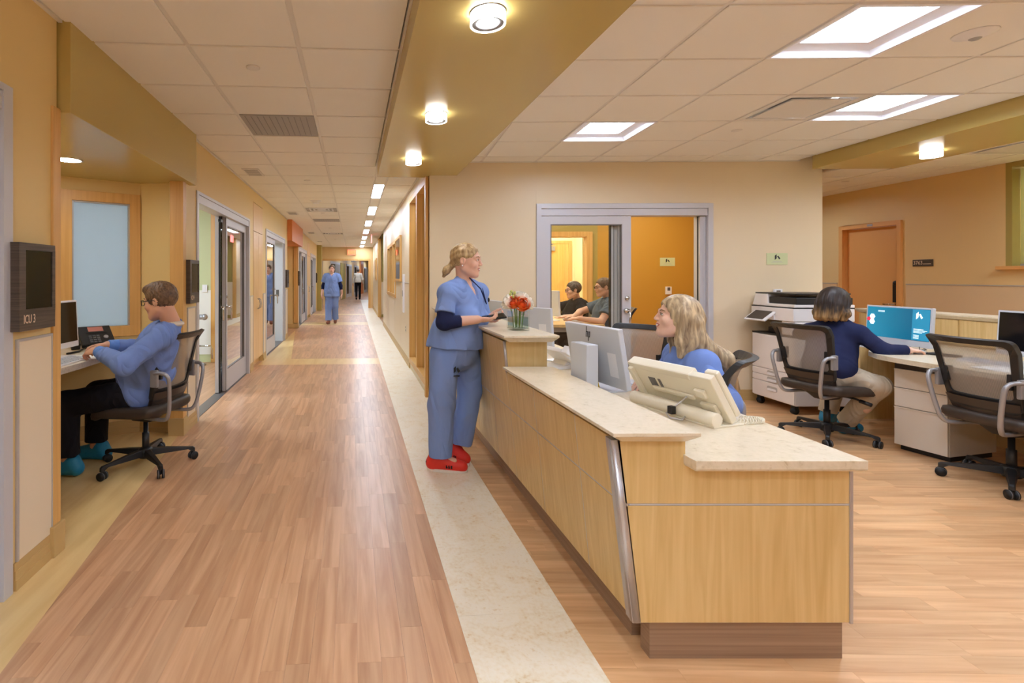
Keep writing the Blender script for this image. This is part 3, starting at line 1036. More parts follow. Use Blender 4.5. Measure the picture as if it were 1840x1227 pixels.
leaf(d, 1.1, 2.32, 0.055, lever=(1.16, 1), glass='glass_refl'); leaf(d, 1.02, 2.28, 0.115, glass='glass_refl')
d = door_at(5, 17.8); door_frame(d, 2.4)
leaf(d, 0.08, 1.24, 0.055, lever=(1.18, 1), glass='glass_refl'); leaf(d, 1.2, 2.3, 0.115, glass='glass_refl')

# patient rooms behind the doors
b = MB()
b.box(-5.3, -5.2, 2.0, 21, Z0, ZTOP); b.box(-5.2, -2.27, 8.42, 8.52, Z0, ZTOP)
wr = tag(b.build('wall_room', M['wall_green'], rz=PHI), kind='structure')
b = MB(); b.box(-5.2, -2.29, 8.41, 8.42, 0.12, 1.16); b.build('lower_panel', M['wall_white'], wr, rz=PHI)
b = MB(); b.box(-2.29, -2.225, 8.34, 8.42, 0.0, 2.67); b.build('corner_post', M['maple_trim'], wr, rz=PHI)
b = MB(); b.box(-2.27, -1.61, 8.46, 8.5, Z0, ZTOP)
tag(b.build('wall_room', M['wall_pale'], rz=PHI), kind='structure')
b = MB()
for s in (11.40, 13.9, 16.6, 20.45): b.box(-5.2, TL - 0.12, s, s + 0.1, Z0, ZTOP)
b.box(-5.2, TL - 0.12, 1.9, 2.0, Z0, ZTOP)
tag(b.build('wall_room', M['wall_olive'], rz=PHI), kind='structure')
for t, s in ((-3.4, 6.2), (-3.6, 3.6), (-3.2, 10.0), (-3.2, 15.2), (-3.2, 18.6)):  # added unseen to light the rooms; cool colour stands in for daylight
    x, y = cw(t, s)
    r = thing('added_room_light', 'flat square lamp added unseen to light a patient room behind the left wall', 'ceiling light', (x, y, ZC + 0.06), PHI, 'added patient room lamps')
    b = MB(); b.box(-0.32, 0.32, -0.32, 0.32, 0, 0.03); b.build('housing', M['white_pl'], r)
    b = MB(); b.box(-0.29, 0.29, -0.29, 0.29, -0.01, 0); b.build('lens', M['e_room'], r)
x, y = cw(-2.40, 8.40)
r = thing('wall_switch', 'white rocker switch on the green wall of the patient room', 'switch', (x, y, 1.19), PHI)
b = MB(); b.box(-0.04, 0.04, -0.008, 0.0, -0.06, 0.06); b.build('plate', M['white_pl'], r, bevel=0.002)
b = MB(); b.box(-0.016, 0.016, -0.013, -0.008, -0.032, 0.032); b.build('rocker', M['white_pl'], r, bevel=0.001)
x, y = cw(-2.42, 8.1)
r = thing('hose_rack', 'chrome hose and valve rack standing in the first patient room', 'rack', (x, y, 0), PHI)
b = MB(); b.tube([(0, 0, 0.0), (0, 0, 0.86)], 0.022, 12); b.tube([(0, 0, 0.3), (0.2, 0, 0.3), (0.22, 0, 0.24), (0.22, 0, 0.1)], 0.012, 10); b.build('pipe', M['chrome'], r)
b = MB(); b.cyl((0.02, 0, 0.75), (0.10, 0, 0.75), 0.04); b.ball((0.1, 0, 0.75), 0.05, 14, 8); b.build('valve', M['silver'], r)
b = MB(); b.lathe([(0.12, 0), (0.12, 0.02), (0.03, 0.04)], 20); b.build('foot', M['silver'], r)

# ---- built-in wall cabinets in the left wall
def cabinet(s0, W, lab):
    x, y = cw(TL, s0)
    r = thing('wall_cabinet', lab, 'cabinet', (x, y, 0), PHI + PI / 2, 'tall cabinets built into the left wall')
    b = MB()
    b.box(0, W, 0.02, 0.45, 0.1, 2.5); b.box(0.0, 0.02, 0.0, 0.02, 0.1, 2.5); b.box(W - 0.02, W, 0, 0.02, 0.1, 2.5)
    b.box(0.02, W - 0.02, 0.06, 0.45, 0, 0.1)
    b.build('body', M['cabinet'], r)
    for k in range(2):
        a0 = 0.022 + k * (W - 0.04) / 2; a1 = a0 + (W - 0.04) / 2 - 0.004
        b = MB(); b.box(a0, a1, -0.004, 0.018, 0.11, 2.06)
        dr = b.build('door', M['cabinet'], r, bevel=0.002)
        hx = a1 - 0.05 if k == 0 else a0 + 0.05
        b = MB(); b.tube([(hx, -0.004, 0.88), (hx, -0.035, 0.90), (hx, -0.042, 0.96), (hx, -0.035, 1.02), (hx, -0.004, 1.04)], 0.007, 8); b.build('handle', M['silver'], dr)
    b = MB(); b.box(0.022, W - 0.022, -0.004, 0.018, 2.068, 2.49); b.build('upper_door', M['cabinet'], r, bevel=0.002)
cabinet(7.67, 0.81, 'tall maple wall cabinet between the two nearest glass sliding doors')
cabinet(16.7, 0.8, 'tall maple wall cabinet far along the left corridor wall')

# ================================================================ right side of the corridor
TR = 0.856
b = MB()
b.box(TR, TR + 0.11, 5.80, 7.62, 2.52, ZTOP); b.box(TR, TR + 0.11, 5.80, 7.62, Z0, 0.12)
for a, c, z0, z1 in ((7.62, 10.15, Z0, ZTOP), (12.6, 14.5, Z0, ZTOP), (10.15, 12.6, 2.1, ZTOP), (10.15, 12.6, Z0, 0.96)):
    b.box(TR, TR + 0.11, a, c, z0, z1)
b.box(TR, TR + 0.11, 17.3, 22.3, Z0, ZTOP)
wrg = tag(b.build('wall_corridor', M['wall_beige'], rz=PHI), kind='structure')
b = MB(); b.box(TR, 2.2, 17.3, 17.4, Z0, ZTOP); b.box(TR + 0.11, 2.2, 14.4, 14.5, Z0, ZTOP); b.box(2.2, 2.3, 14.4, 17.4, Z0, ZTOP)
ro = tag(b.build('wall_recess', M['wall_olive'], rz=PHI), kind='structure')
b = MB(); b.box(TR - 0.02, TR + 0.09, 17.27, 17.36, 0, 2.67); b.build('corner_post', M['maple_trim'], ro, rz=PHI)
b = MB(); b.box(TR + 0.09, 2.2, 17.285, 17.3, 0.1, 1.2); b.build('wainscot_panel', M['wainscot'], ro, rz=PHI)
for a, c in ((7.66, 9.1), (9.12, 10.6), (10.62, 12.1), (12.12, 13.3), (13.32, 14.48), (17.4, 19.2), (19.22, 21.2)):
    z1 = 0.94 if 10.1 < a < 12.6 else 1.27
    b = MB(); b.box(TR - 0.006, TR, a, c, 0.1, z1); b.build('wainscot_panel', M['wainscot'], wrg, rz=PHI, bevel=0.001)
b = MB(); b.box(TR - 0.010, TR, 7.64, 10.1, 1.275, 1.285); b.build('panel_edging', M['trim_gray'], wrg, rz=PHI)
baseboard('baseboard_corridor', [(TR, 7.64, TR, 14.5, -1, 0), (TR, 17.3, TR, 22.3, -1, 0)], PHI)
# corner windows: tall wood frames
def tall_window(n, s0, s1, z0, z1, panes, fw=0.07, dep=0.11, glass='glass', rec=0.05):
    wn = thing('window_%d' % n, None, None, (0, 0, 0), kind='structure')
    b = MB()
    b.box(TR - 0.02, TR + dep, s0, s0 + fw, z0, z1); b.box(TR - 0.02, TR + dep, s1 - fw, s1, z0, z1)
    b.box(TR - 0.02, TR + dep, s0 + fw, s1 - fw, z0, z0 + fw); b.box(TR - 0.02, TR + dep, s0 + fw, s1 - fw, z1 - fw, z1)
    b.build('window_frame', M['maple_trim'], wn, rz=PHI, bevel=0.003)
    w_ = (s1 - s0 - 2 * fw) / panes
    for k in range(panes):
        a0 = s0 + fw + k * w_
        if k:
            b = MB(); b.box(TR - 0.02, TR + dep, a0 - fw / 2, a0 + fw / 2, z0 + fw, z1 - fw); b.build('mullion', M['maple_trim'], wn, rz=PHI, bevel=0.003)
        b = MB(); b.box(TR + rec, TR + rec + 0.008, a0, a0 + w_, z0 + fw, z1 - fw); b.build('pane', M[glass], wn, rz=PHI)
    return wn
tall_window(2, 5.86, 7.64, 0.10, 2.55, 2, 0.08, 0.12, 'glass_refl', 0.06)
tall_window(3, 10.15, 12.6, 0.95, 2.12, 3, 0.07, 0.12, 'glass')
b = MB(); b.box(TR - 0.035, TR, 5.78, 5.86, 0.0, 2.67)
tag(b.build('trim_3', M['maple_trim'], rz=PHI, bevel=0.003), kind='structure')
# wall behind the corridor windows (warm lit room)
b = MB(); b.box(TR + 1.6, TR + 1.7, 8.4, 14.4, Z0, ZTOP)
tag(b.build('wall_room', M['wall_pale'], rz=PHI), kind='structure')
# framed picture, light control strip, outlet
def picture(s0, s1, z0, z1, lab):
    r = thing('framed_picture', lab, 'picture', (*cw(TR, s0), 0), PHI, 'framed pictures on the corridor wall')
    W = s1 - s0
    b = MB()
    for a0, a1, c0, c1 in ((0, 0.05, z0, z1), (W - .05, W, z0, z1), (.05, W - .05, z0, z0 + .05), (.05, W - .05, z1 - .05, z1)):
        b.box(-0.035, 0.0, a0, a1, c0, c1)
    b.build('frame', M['maple_trim'], r, bevel=0.003)
    b = MB(); b.box(-0.018, -0.004, .05, W - .05, z0 + .05, z1 - .05); b.build('mount', M['paper'], r)
    b = MB()
    for k in range(5):
        c = z0 + 0.2 + k * (z1 - z0 - 0.4) / 5
        b.box(-0.020, -0.018, W * (0.25 + 0.07 * (k % 3)), W * (0.6 + 0.05 * (k % 2)), c, c + 0.05)
    b.build('artwork', M['alu_dark'], r)
    b = MB(); b.box(-0.026, -0.023, .05, W - .05, z0 + .05, z1 - .05); b.build('glazing', M['glass_refl'], r)
picture(9.0, 10.05, 1.29, 2.12, 'framed picture on the corridor wall between the tall windows and the interior window')
picture(18.3, 19.5, 1.25, 2.05, 'framed picture far down the right corridor wall past the olive recess')
r = thing('wall_raceway', 'narrow white vertical wiring strip below the framed picture', 'raceway', (*cw(TR, 8.45), 0), PHI)
b = MB(); b.box(-0.03, 0, 0, 0.12, 0.78, 1.42); b.build('cover', M['white_pl'], r, bevel=0.003)
b = MB(); b.box(-0.036, -0.03, 0.02, 0.10, 1.05, 1.15); b.build('control', M['silver'], r)
r = thing('wall_outlet', 'beige wall outlet low on the corridor wall beside the tall corner windows', 'outlet', (*cw(TR, 8.15), 0.48), PHI)
b = MB(); b.box(-0.014, -0.006, 0, 0.08, 0, 0.12); b.build('plate', M['cream_pl'], r, bevel=0.002)
b = MB(); b.box(-0.017, -0.014, 0.02, 0.06, 0.02, 0.05); b.box(-0.017, -0.014, 0.02, 0.06, 0.07, 0.10); b.build('socket', M['alu_dark'], r)

# ---- end of the corridor
SE = 22.4
b = MB()
b.box(-1.75, -1.36, SE, SE + 0.15, Z0, ZTOP); b.box(0.70, 1.0, SE, SE + 0.15, Z0, ZTOP); b.box(-1.36, 0.70, SE, SE + 0.15, 2.14, ZTOP)
tag(b.build('wall_end', M['wall_peach'], rz=PHI), kind='structure')
b = MB(); b.box(-1.62, -1.30, 20.85, 21.4, Z0, ZTOP)
tag(b.build('wall_column', M['wall_olive'], rz=PHI), kind='structure')
ed = thing('door_6', None, None, (0, 0, 0), kind='structure')
b = MB(); b.box(-1.42, -1.33, SE - 0.04, SE + 0.17, 0, 2.16); b.box(0.66, 0.75, SE - 0.04, SE + 0.17, 0, 2.16); b.box(-1.33, 0.66, SE - 0.04, SE + 0.17, 2.08, 2.16)
b.build('door_frame', M['maple_trim'], ed, rz=PHI)
b = MB(); b.box(-1.40, -1.34, SE - 1.1, SE - 0.05, 0.01, 2.07); b.build('door_leaf', M['alu_dark'], ed, rz=PHI)
b = MB(); b.box(-0.1, 0.1, SE - 0.09, SE - 0.04, 2.02, 2.08); b.build('closer', M['alu_dark'], ed, rz=PHI)
x, y = cw(-0.07, SE - 0.06)
r = thing('exit_sign', 'red illuminated exit sign above the far corridor doors', 'sign', (x, y, 2.44), PHI)
b = MB(); b.box(-0.2, 0.2, -0.03, 0.03, -0.12, 0.12); b.build('housing', M['white_pl'], r, bevel=0.004)
b = MB(); b.box(-0.19, 0.19, -0.034, -0.03, -0.11, 0.11); b.build('face', glow('exit_face', (255, 96, 60), 0.9), r)
text_part('lettering', 'EXIT', 0.17, basis((0, -0.035, 0), (1, 0, 0), (0, 0, 1)), M['e_exit'], r)
x, y = cw(0.55, 15.5)
r = thing('hanging_exit_sign', 'thin red exit sign hung edge-on from the corridor ceiling', 'sign', (x, y, ZC), PHI)
b = MB(); b.box(-0.02, 0.02, -0.02, 0.02, -0.05, 0.0); b.build('bracket', M['white_pl'], r)
b = MB(); b.box(-0.01, 0.01, -0.16, 0.16, -0.26, -0.05); b.build('plate', glow('exit_plate', (255, 120, 110), 0.7), r)

# bent corridor beyond the doors
b = MB()
fa = Vector((-3.05, 24.2, 0)); fb = Vector((-1.15, 51.0, 0))
wallrun(b, fa, fb, Z0, ZTOP, 0.12, -1)
wallrun(b, Vector((-2.85, 22.6, 0)), fa, Z0, ZTOP, 0.12, -1)
wf = tag(b.build('wall_far', M['wall_peach']), kind='structure')
b = MB(); wallrun(b, Vector((-0.5, 22.8, 0)), Vector((1.2, 51, 0)), Z0, ZTOP, 0.12, 1); b.box(-3, 3, 51, 51.2, Z0, ZTOP)
tag(b.build('wall_far', M['wall_beige']), kind='structure')
fd = (fb - fa).normalized(); fang = math.atan2(fd.y, fd.x)
for i, (d0, W, kind) in enumerate(((2.8, 3.2, 'g'), (6.2, 1.6, 'o'), (8.6, 2.6, 'g'), (12.5, 2.6, 'g'), (16.0, 2.0, 'r'), (19.0, 2.6, 'g'))):
    p = fa + fd * d0
    if kind == 'g':
        r = thing('door_%d' % (8 + i), None, None, (p.x, p.y, 0), fang, kind='structure')
        for nm, c0, c1, z0, z1, y0, y1, mt in (('jamb', 0, 0.09, 0, 2.2, -0.03, 0, 'alu_door'), ('jamb', W - .09, W, 0, 2.2, -0.03, 0, 'alu_door'), ('header', 0.09, W - .09, 2.08, 2.2, -0.03, 0, 'alu_door'),
                                               ('stile', W / 2 - .06, W / 2 + .06, 0.02, 2.08, -0.025, 0, 'alu_door'), ('rail', 0.09, W - .09, 0.02, 0.25, -0.022, 0, 'alu_door'), ('glass_pane', 0.09, W / 2 - .06, 0.25, 2.08, -0.012, -0.004, 'dark_screen'), ('glass_pane', W / 2 + .06, W - .09, 0.25, 2.08, -0.012, -0.004, 'silver')):
            b = MB(); b.box(c0, c1, y0, y1, z0, z1); b.build(nm, M[mt], r)
    else:
        b = MB(); b.box(d0, d0 + W, -0.06, 0, 0, 2.2 if kind == 'o' else ZC)
        o = b.build('painted_bay', M['wall_olive' if kind == 'o' else 'soffit_orange'], wf); o.location = fa; o.rotation_euler = (0, 0, fang)
for i in range(5):
    x, y = -1.9 + 0.16 * i + 0.3, 25.5 + i * 4.6
    r = thing('linear_light', '%s linear ceiling light beyond the far double doors' % ['first', 'second', 'third', 'fourth', 'last'][i], 'ceiling light', (x, y, ZC), -0.07, 'linear lights beyond the far doors')
    b = MB(); b.box(-0.1, 0.1, -0.65, 0.65, 0, 0.05); b.build('housing', M['white_pl'], r)
    b = MB(); b.box(-0.08, 0.08, -0.61, 0.61, -0.006, 0); b.build('lens', M['e_linear'], r)

# ================================================================ back wall of the nurse station
Q = 5.77
b = MB()
b.box(0.40, 1.60, Q, Q + 0.14, Z0, ZTOP); b.box(3.56, 4.77, Q, Q + 0.14, Z0, ZTOP); b.box(1.60, 3.56, Q, Q + 0.14, 2.2, ZTOP)
wb = tag(b.build('wall_back', M['wall_beige'], rz=PSI, bevel=0.002), kind='structure')
baseboard('baseboard_back', [(1.02, Q, 1.58, Q, 0, -1), (3.58, Q, 4.77, Q, 0, -1), (4.77, Q, 4.77, Q + 3.0, 1, 0)], PSI)
dx = thing('door_7', None, None, (1.60 * cps - Q * sps, 1.60 * sps + Q * cps, 0), PSI, kind='structure')
W = 1.96
b = MB(); b.box(0, 0.055, -0.02, 0.16, 0, 2.2); b.box(W - .055, W, -0.02, 0.16, 0, 2.2); b.box(.055, W - .055, -0.02, 0.16, 2.145, 2.2)
b.build('door_frame', M['alu_door'], dx, bevel=0.002)
b = MB(); b.box(.057, W - .057, -0.008, 0.15, 2.065, 2.143); b.build('header_track', M['alu_door'], dx, bevel=0.002)
b = MB(); b.box(W - .12, W - .055, 0.03, 0.15, 0, 2.06); b.box(W - 0.085, W - 0.075, 0.028, 0.03, 0, 2.06); b.build('jamb_pocket', M['alu_door'], dx, bevel=0.002)
b = MB(); b.box(W - .122, W - .118, 0.06, 0.085, 0, 2.06); b.build('jamb_seal', M['black_soft'], dx)
b = MB(); b.box(.057, W - .057, 0.0, 0.15, 0, 0.008); b.build('threshold', M['alu_dark'], dx)
lf = leaf(dx, 0.06, 1.06, 0.02, H=2.06, st=0.10, bot=0.26, top=0.09, th=0.036, glass='glass')
b = MB()
b.cyl((1.01, 0.0, 1.14), (1.01, -0.02, 1.14), 0.022, seg=24); b.cyl((1.0, 0, 1.0), (1.0, -0.035, 1.0), 0.026, seg=24)
b.tube([(1.03, -0.035, 1.02), (1.03, -0.035, 0.80)], 0.010, 12); b.tube([(1.0, -0.03, 1.0), (1.03, -0.035, 1.0)], 0.010, 8)
b.build('pull_handle', M['chrome'], lf)
# second leaf slid behind the first: its edge stiles show through the glass
b = MB()
b.box(0.86, 0.89, 0.06, 0.10, 0.01, 2.05); b.box(0.895, 0.935, 0.065, 0.10, 0.01, 2.05); b.box(0.94, 0.965, 0.06, 0.10, 0.01, 2.05); b.box(0.06, 0.86, 0.06, 0.10, 0.01, 0.2)
l2 = b.build('door_leaf', M['alu_door'], dx, bevel=0.002)
b = MB(); b.box(0.85, 0.86, 0.055, 0.10, 0.01, 2.05); b.box(0.889, 0.895, 0.06, 0.08, 0.01, 2.05); b.build('edge_seal', M['black_soft'], l2)

# office behind it
b = MB()
b.box(3.18, 4.77, 8.03, 8.15, Z0, ZTOP); b.box(4.67, 4.77, Q + 0.14, 10.8, Z0, ZTOP)
tag(b.build('wall_office', M['wall_ochre'], rz=PSI), kind='structure')
b = MB()
b.box(0.45, 2.0, 8.03, 8.15, Z0, ZTOP); b.box(3.08, 3.18, 8.03, 8.15, Z0, ZTOP); b.box(2.0, 3.08, 8.03, 8.15, 2.06, ZTOP); b.box(2.0, 3.08, 8.03, 8.15, Z0, 0.9)
tag(b.build('wall_office', M['wall_olive'], rz=PSI), kind='structure')
baseboard('baseboard_office', [(3.18, 8.03, 4.67, 8.03, 0, -1)], PSI)
wn = thing('window_5', None, None, (0, 0, 0), kind='structure')
b = MB(); b.box(3.0, 3.09, 7.99, 8.17, 0.86, 2.08); b.box(1.95, 3.0, 7.99, 8.17, 2.0, 2.08); b.box(1.95, 3.0, 7.97, 8.17, 0.86, 0.93); b.box(1.91, 2.0, 7.99, 8.17, 0.86, 2.08)
b.build('window_frame', M['maple_trim'], wn, rz=PSI, bevel=0.003)
b = MB(); b.box(2.0, 3.0, 8.08, 8.09, 0.93, 2.0); b.build('pane', M['glass'], wn, rz=PSI)
b = MB(); b.box(0.45, 4.7, 10.3, 10.4, Z0, ZTOP); b.box(3.62, 3.7, 8.15, 10.3, Z0, ZTOP)
tag(b.build('wall_vestibule', M['wall_pale'], rz=PSI), kind='structure')
vd = thing('door_15', None, None, (2.66 * cps - 10.3 * sps, 2.66 * sps + 10.3 * cps, 0), PSI, kind='structure')
b = MB(); b.box(0, 0.06, -0.02, 0, 0, 2.1); b.box(0.84, 0.9, -0.02, 0, 0, 2.1); b.box(0.06, 0.84, -0.02, 0, 2.04, 2.1); b.build('door_frame', M['maple_trim'], vd)
b = MB(); b.box(0.06, 0.84, -0.012, 0, 0, 2.04); b.build('door_leaf', M['door_wood'], vd)
b = MB(); b.box(0.2, 0.55, -0.07, -0.012, 1.90, 1.99); b.tube([(0.4, -0.06, 2.0), (0.5, -0.12, 2.02), (0.36, -0.02, 2.05)], 0.01, 8); b.build('closer', M['silver'], vd)
for i, (x, y) in enumerate(((2.4, 6.9), (3.9, 6.9), (1.2, 6.9), (2.9, 9.3))):
    r = thing('office_light', ['flat square lamp in the office ceiling over the two seated people', 'flat square lamp in the office ceiling by the ochre wall', 'flat square lamp in the office ceiling beside the corner windows', 'flat square lamp in the ceiling of the pale vestibule'][i], 'ceiling light', (x, y, ZC + 0.06), PSI, 'office lamps')
    b = MB(); b.box(-0.3, 0.3, -0.3, 0.3, 0, 0.03); b.build('housing', M['white_pl'], r)
    b = MB(); b.box(-0.27, 0.27, -0.27, 0.27, -0.01, 0); b.build('lens', M['e_vest' if i == 3 else 'e_room_warm'], r)

# ================================================================ right wall with the apricot door and the shaded window
XR = 7.08
b = MB()
b.box(XR, XR + 0.15, 7.9, 11, Z0, ZTOP); b.box(XR, XR + 0.15, 5.80, 6.95, Z0, ZTOP); b.box(XR, XR + 0.15, 6.95, 7.9, 2.155, ZTOP)
b.box(XR, XR + 0.15, 3.6, 5.80, Z0, 1.5); b.box(XR, XR + 0.15, -5, 3.6, Z0, ZTOP); b.box(4.9, XR, 10.6, 10.8, Z0, ZTOP)
b.box(-6.5, 9, -5.1, -4.6, Z0, ZTOP)
wr = tag(b.build('wall_right', M['wall_peach']), kind='structure')
b = MB(); b.box(XR - 0.008, XR, 3.0, 6.9, 0.12, 1.27); b.box(XR - 0.008, XR, 7.95, 10.5, 0.12, 1.27); b.build('wainscot_panel', M['wainscot_r'], wr)
b = MB(); b.box(XR - 0.012, XR, 3.0, 6.9, 1.27, 1.283); b.box(XR - 0.012, XR, 7.95, 10.5, 1.27, 1.283); b.build('panel_edging', M['trim_gray'], wr)
dr = thing('door_16', None, None, (XR, 6.95, 0), 0, kind='structure')
b = MB(); b.box(-0.03, 0.14, 0, 0.06, 0, 2.155); b.box(-0.03, 0.14, 0.89, 0.95, 0, 2.155); b.box(-0.03, 0.14, 0.06, 0.89, 2.095, 2.155); b.build('door_frame', M['door_orange'], dr, bevel=0.004)
b = MB(); b.box(0.06, 0.10, 0.062, 0.888, 0.01, 2.09); lf = b.build('door_leaf', M['door_orange'], dr)
b = MB(); b.box(0.03, 0.062, 0.10, 0.17, 1.02, 1.30); b.ball((0.045, 0.135, 1.29), 0.036, 14, 8); b.build('keypad_lock', M['black'], lf)
b = MB(); b.cyl((0.06, 0.135, 0.99), (0.0, 0.135, 0.99), 0.014); b.tube([(0.0, 0.13, 0.99), (-0.005, 0.2, 0.99), (-0.005, 0.27, 0.99)], 0.011, 10); b.build('door_handle', M['chrome'], lf)
b = MB(); b.box(-0.034, -0.03, 0.40, 0.48, 2.11, 2.14); b.build('number_tag', M['silver'], dr)
wn = thing('window_4', None, None, (0, 0, 0), kind='structure')
b = MB(); b.box(XR + 0.0, XR + 0.16, 5.74, 5.80, 1.5, ZC); b.box(XR, XR + 0.16, 3.6, 5.74, 2.62, ZTOP); b.build('window_reveal', M['wall_olive'], wn)
b = MB(); b.box(XR - 0.05, XR + 0.15, 3.5, 5.86, 1.46, 1.5); b.build('window_sill', M['door_orange'], wn, bevel=0.004)
b = MB(); b.box(XR + 0.09, XR + 0.096, 3.6, 5.735, 1.505, 2.6); b.build('roller_shade', M['shade'], wn)
b = MB(); b.box(XR + 0.12, XR + 0.13, 3.6, 5.74, 1.5, 2.62); b.build('pane', M['glass'], wn)
b = MB(); b.box(XR + 0.085, XR + 0.10, 3.6, 5.735, 1.5, 1.525); b.build('shade_bar', M['trim_gray'], wn)
b = MB(); b.box(XR + 1.2, XR + 1.3, 2, 8, Z0, ZTOP)
tag(b.build('wall_room', M['wall_pale']), kind='structure')
r = thing('added_room_light', 'flat square lamp added behind the shaded window to light its shade', 'ceiling light', (7.75, 4.7, ZC))  # added to light the roller shade from behind
b = MB(); b.box(-.3, .3, -.6, .6, 0, .03); b.build('housing', M['white_pl'], r)
b = MB(); b.box(-.28, .28, -.58, .58, -.006, 0); b.build('lens', M['e_room_warm'], r)
# room sign
r = thing('room_sign', 'small dark door sign reading 3763 on the right wall', 'sign', (XR, 6.78, 1.56))
b = MB(); b.box(-0.012, 0, -0.22, 0.03, -0.045, 0.045); b.build('plate', M['dark_wood'], r, bevel=0.002)
text_part('lettering', '3763', 0.07, basis((-0.013, 0.02, 0), (0, -1, 0), (0, 0, 1)), M['sign_text'], r, align='LEFT', sx=0.85)
b = MB(); b.box(-0.0135, -0.012, -0.20, -0.10, -0.018, -0.010); b.build('small_print', M['sign_text'], r)
# ================================================================ OFFICE CHAIRS (built facing +Y)
def rounded(poly_pts, r, n=5):
    out = []
    m = len(poly_pts)
    for i in range(m):
        p0, p1, p2 = (Vector(poly_pts[i - 1]), Vector(poly_pts[i]), Vector(poly_pts[(i + 1) % m]))
        a = p1 + (p0 - p1).normalized() * r; c = p1 + (p2 - p1).normalized() * r
        for k in range(n + 1):
            t = k / n
            out.append(tuple((1 - t) ** 2 * a + 2 * t * (1 - t) * p1 + t * t * c))
    return out

def back_surf(x, z):
    h = (z - 0.5) / 0.5
    return Vector((x, -0.215 - 0.13 * h - 0.05 * max(0, h - 0.82) / 0.18 + 0.055 * (x / 0.22) ** 2, z))

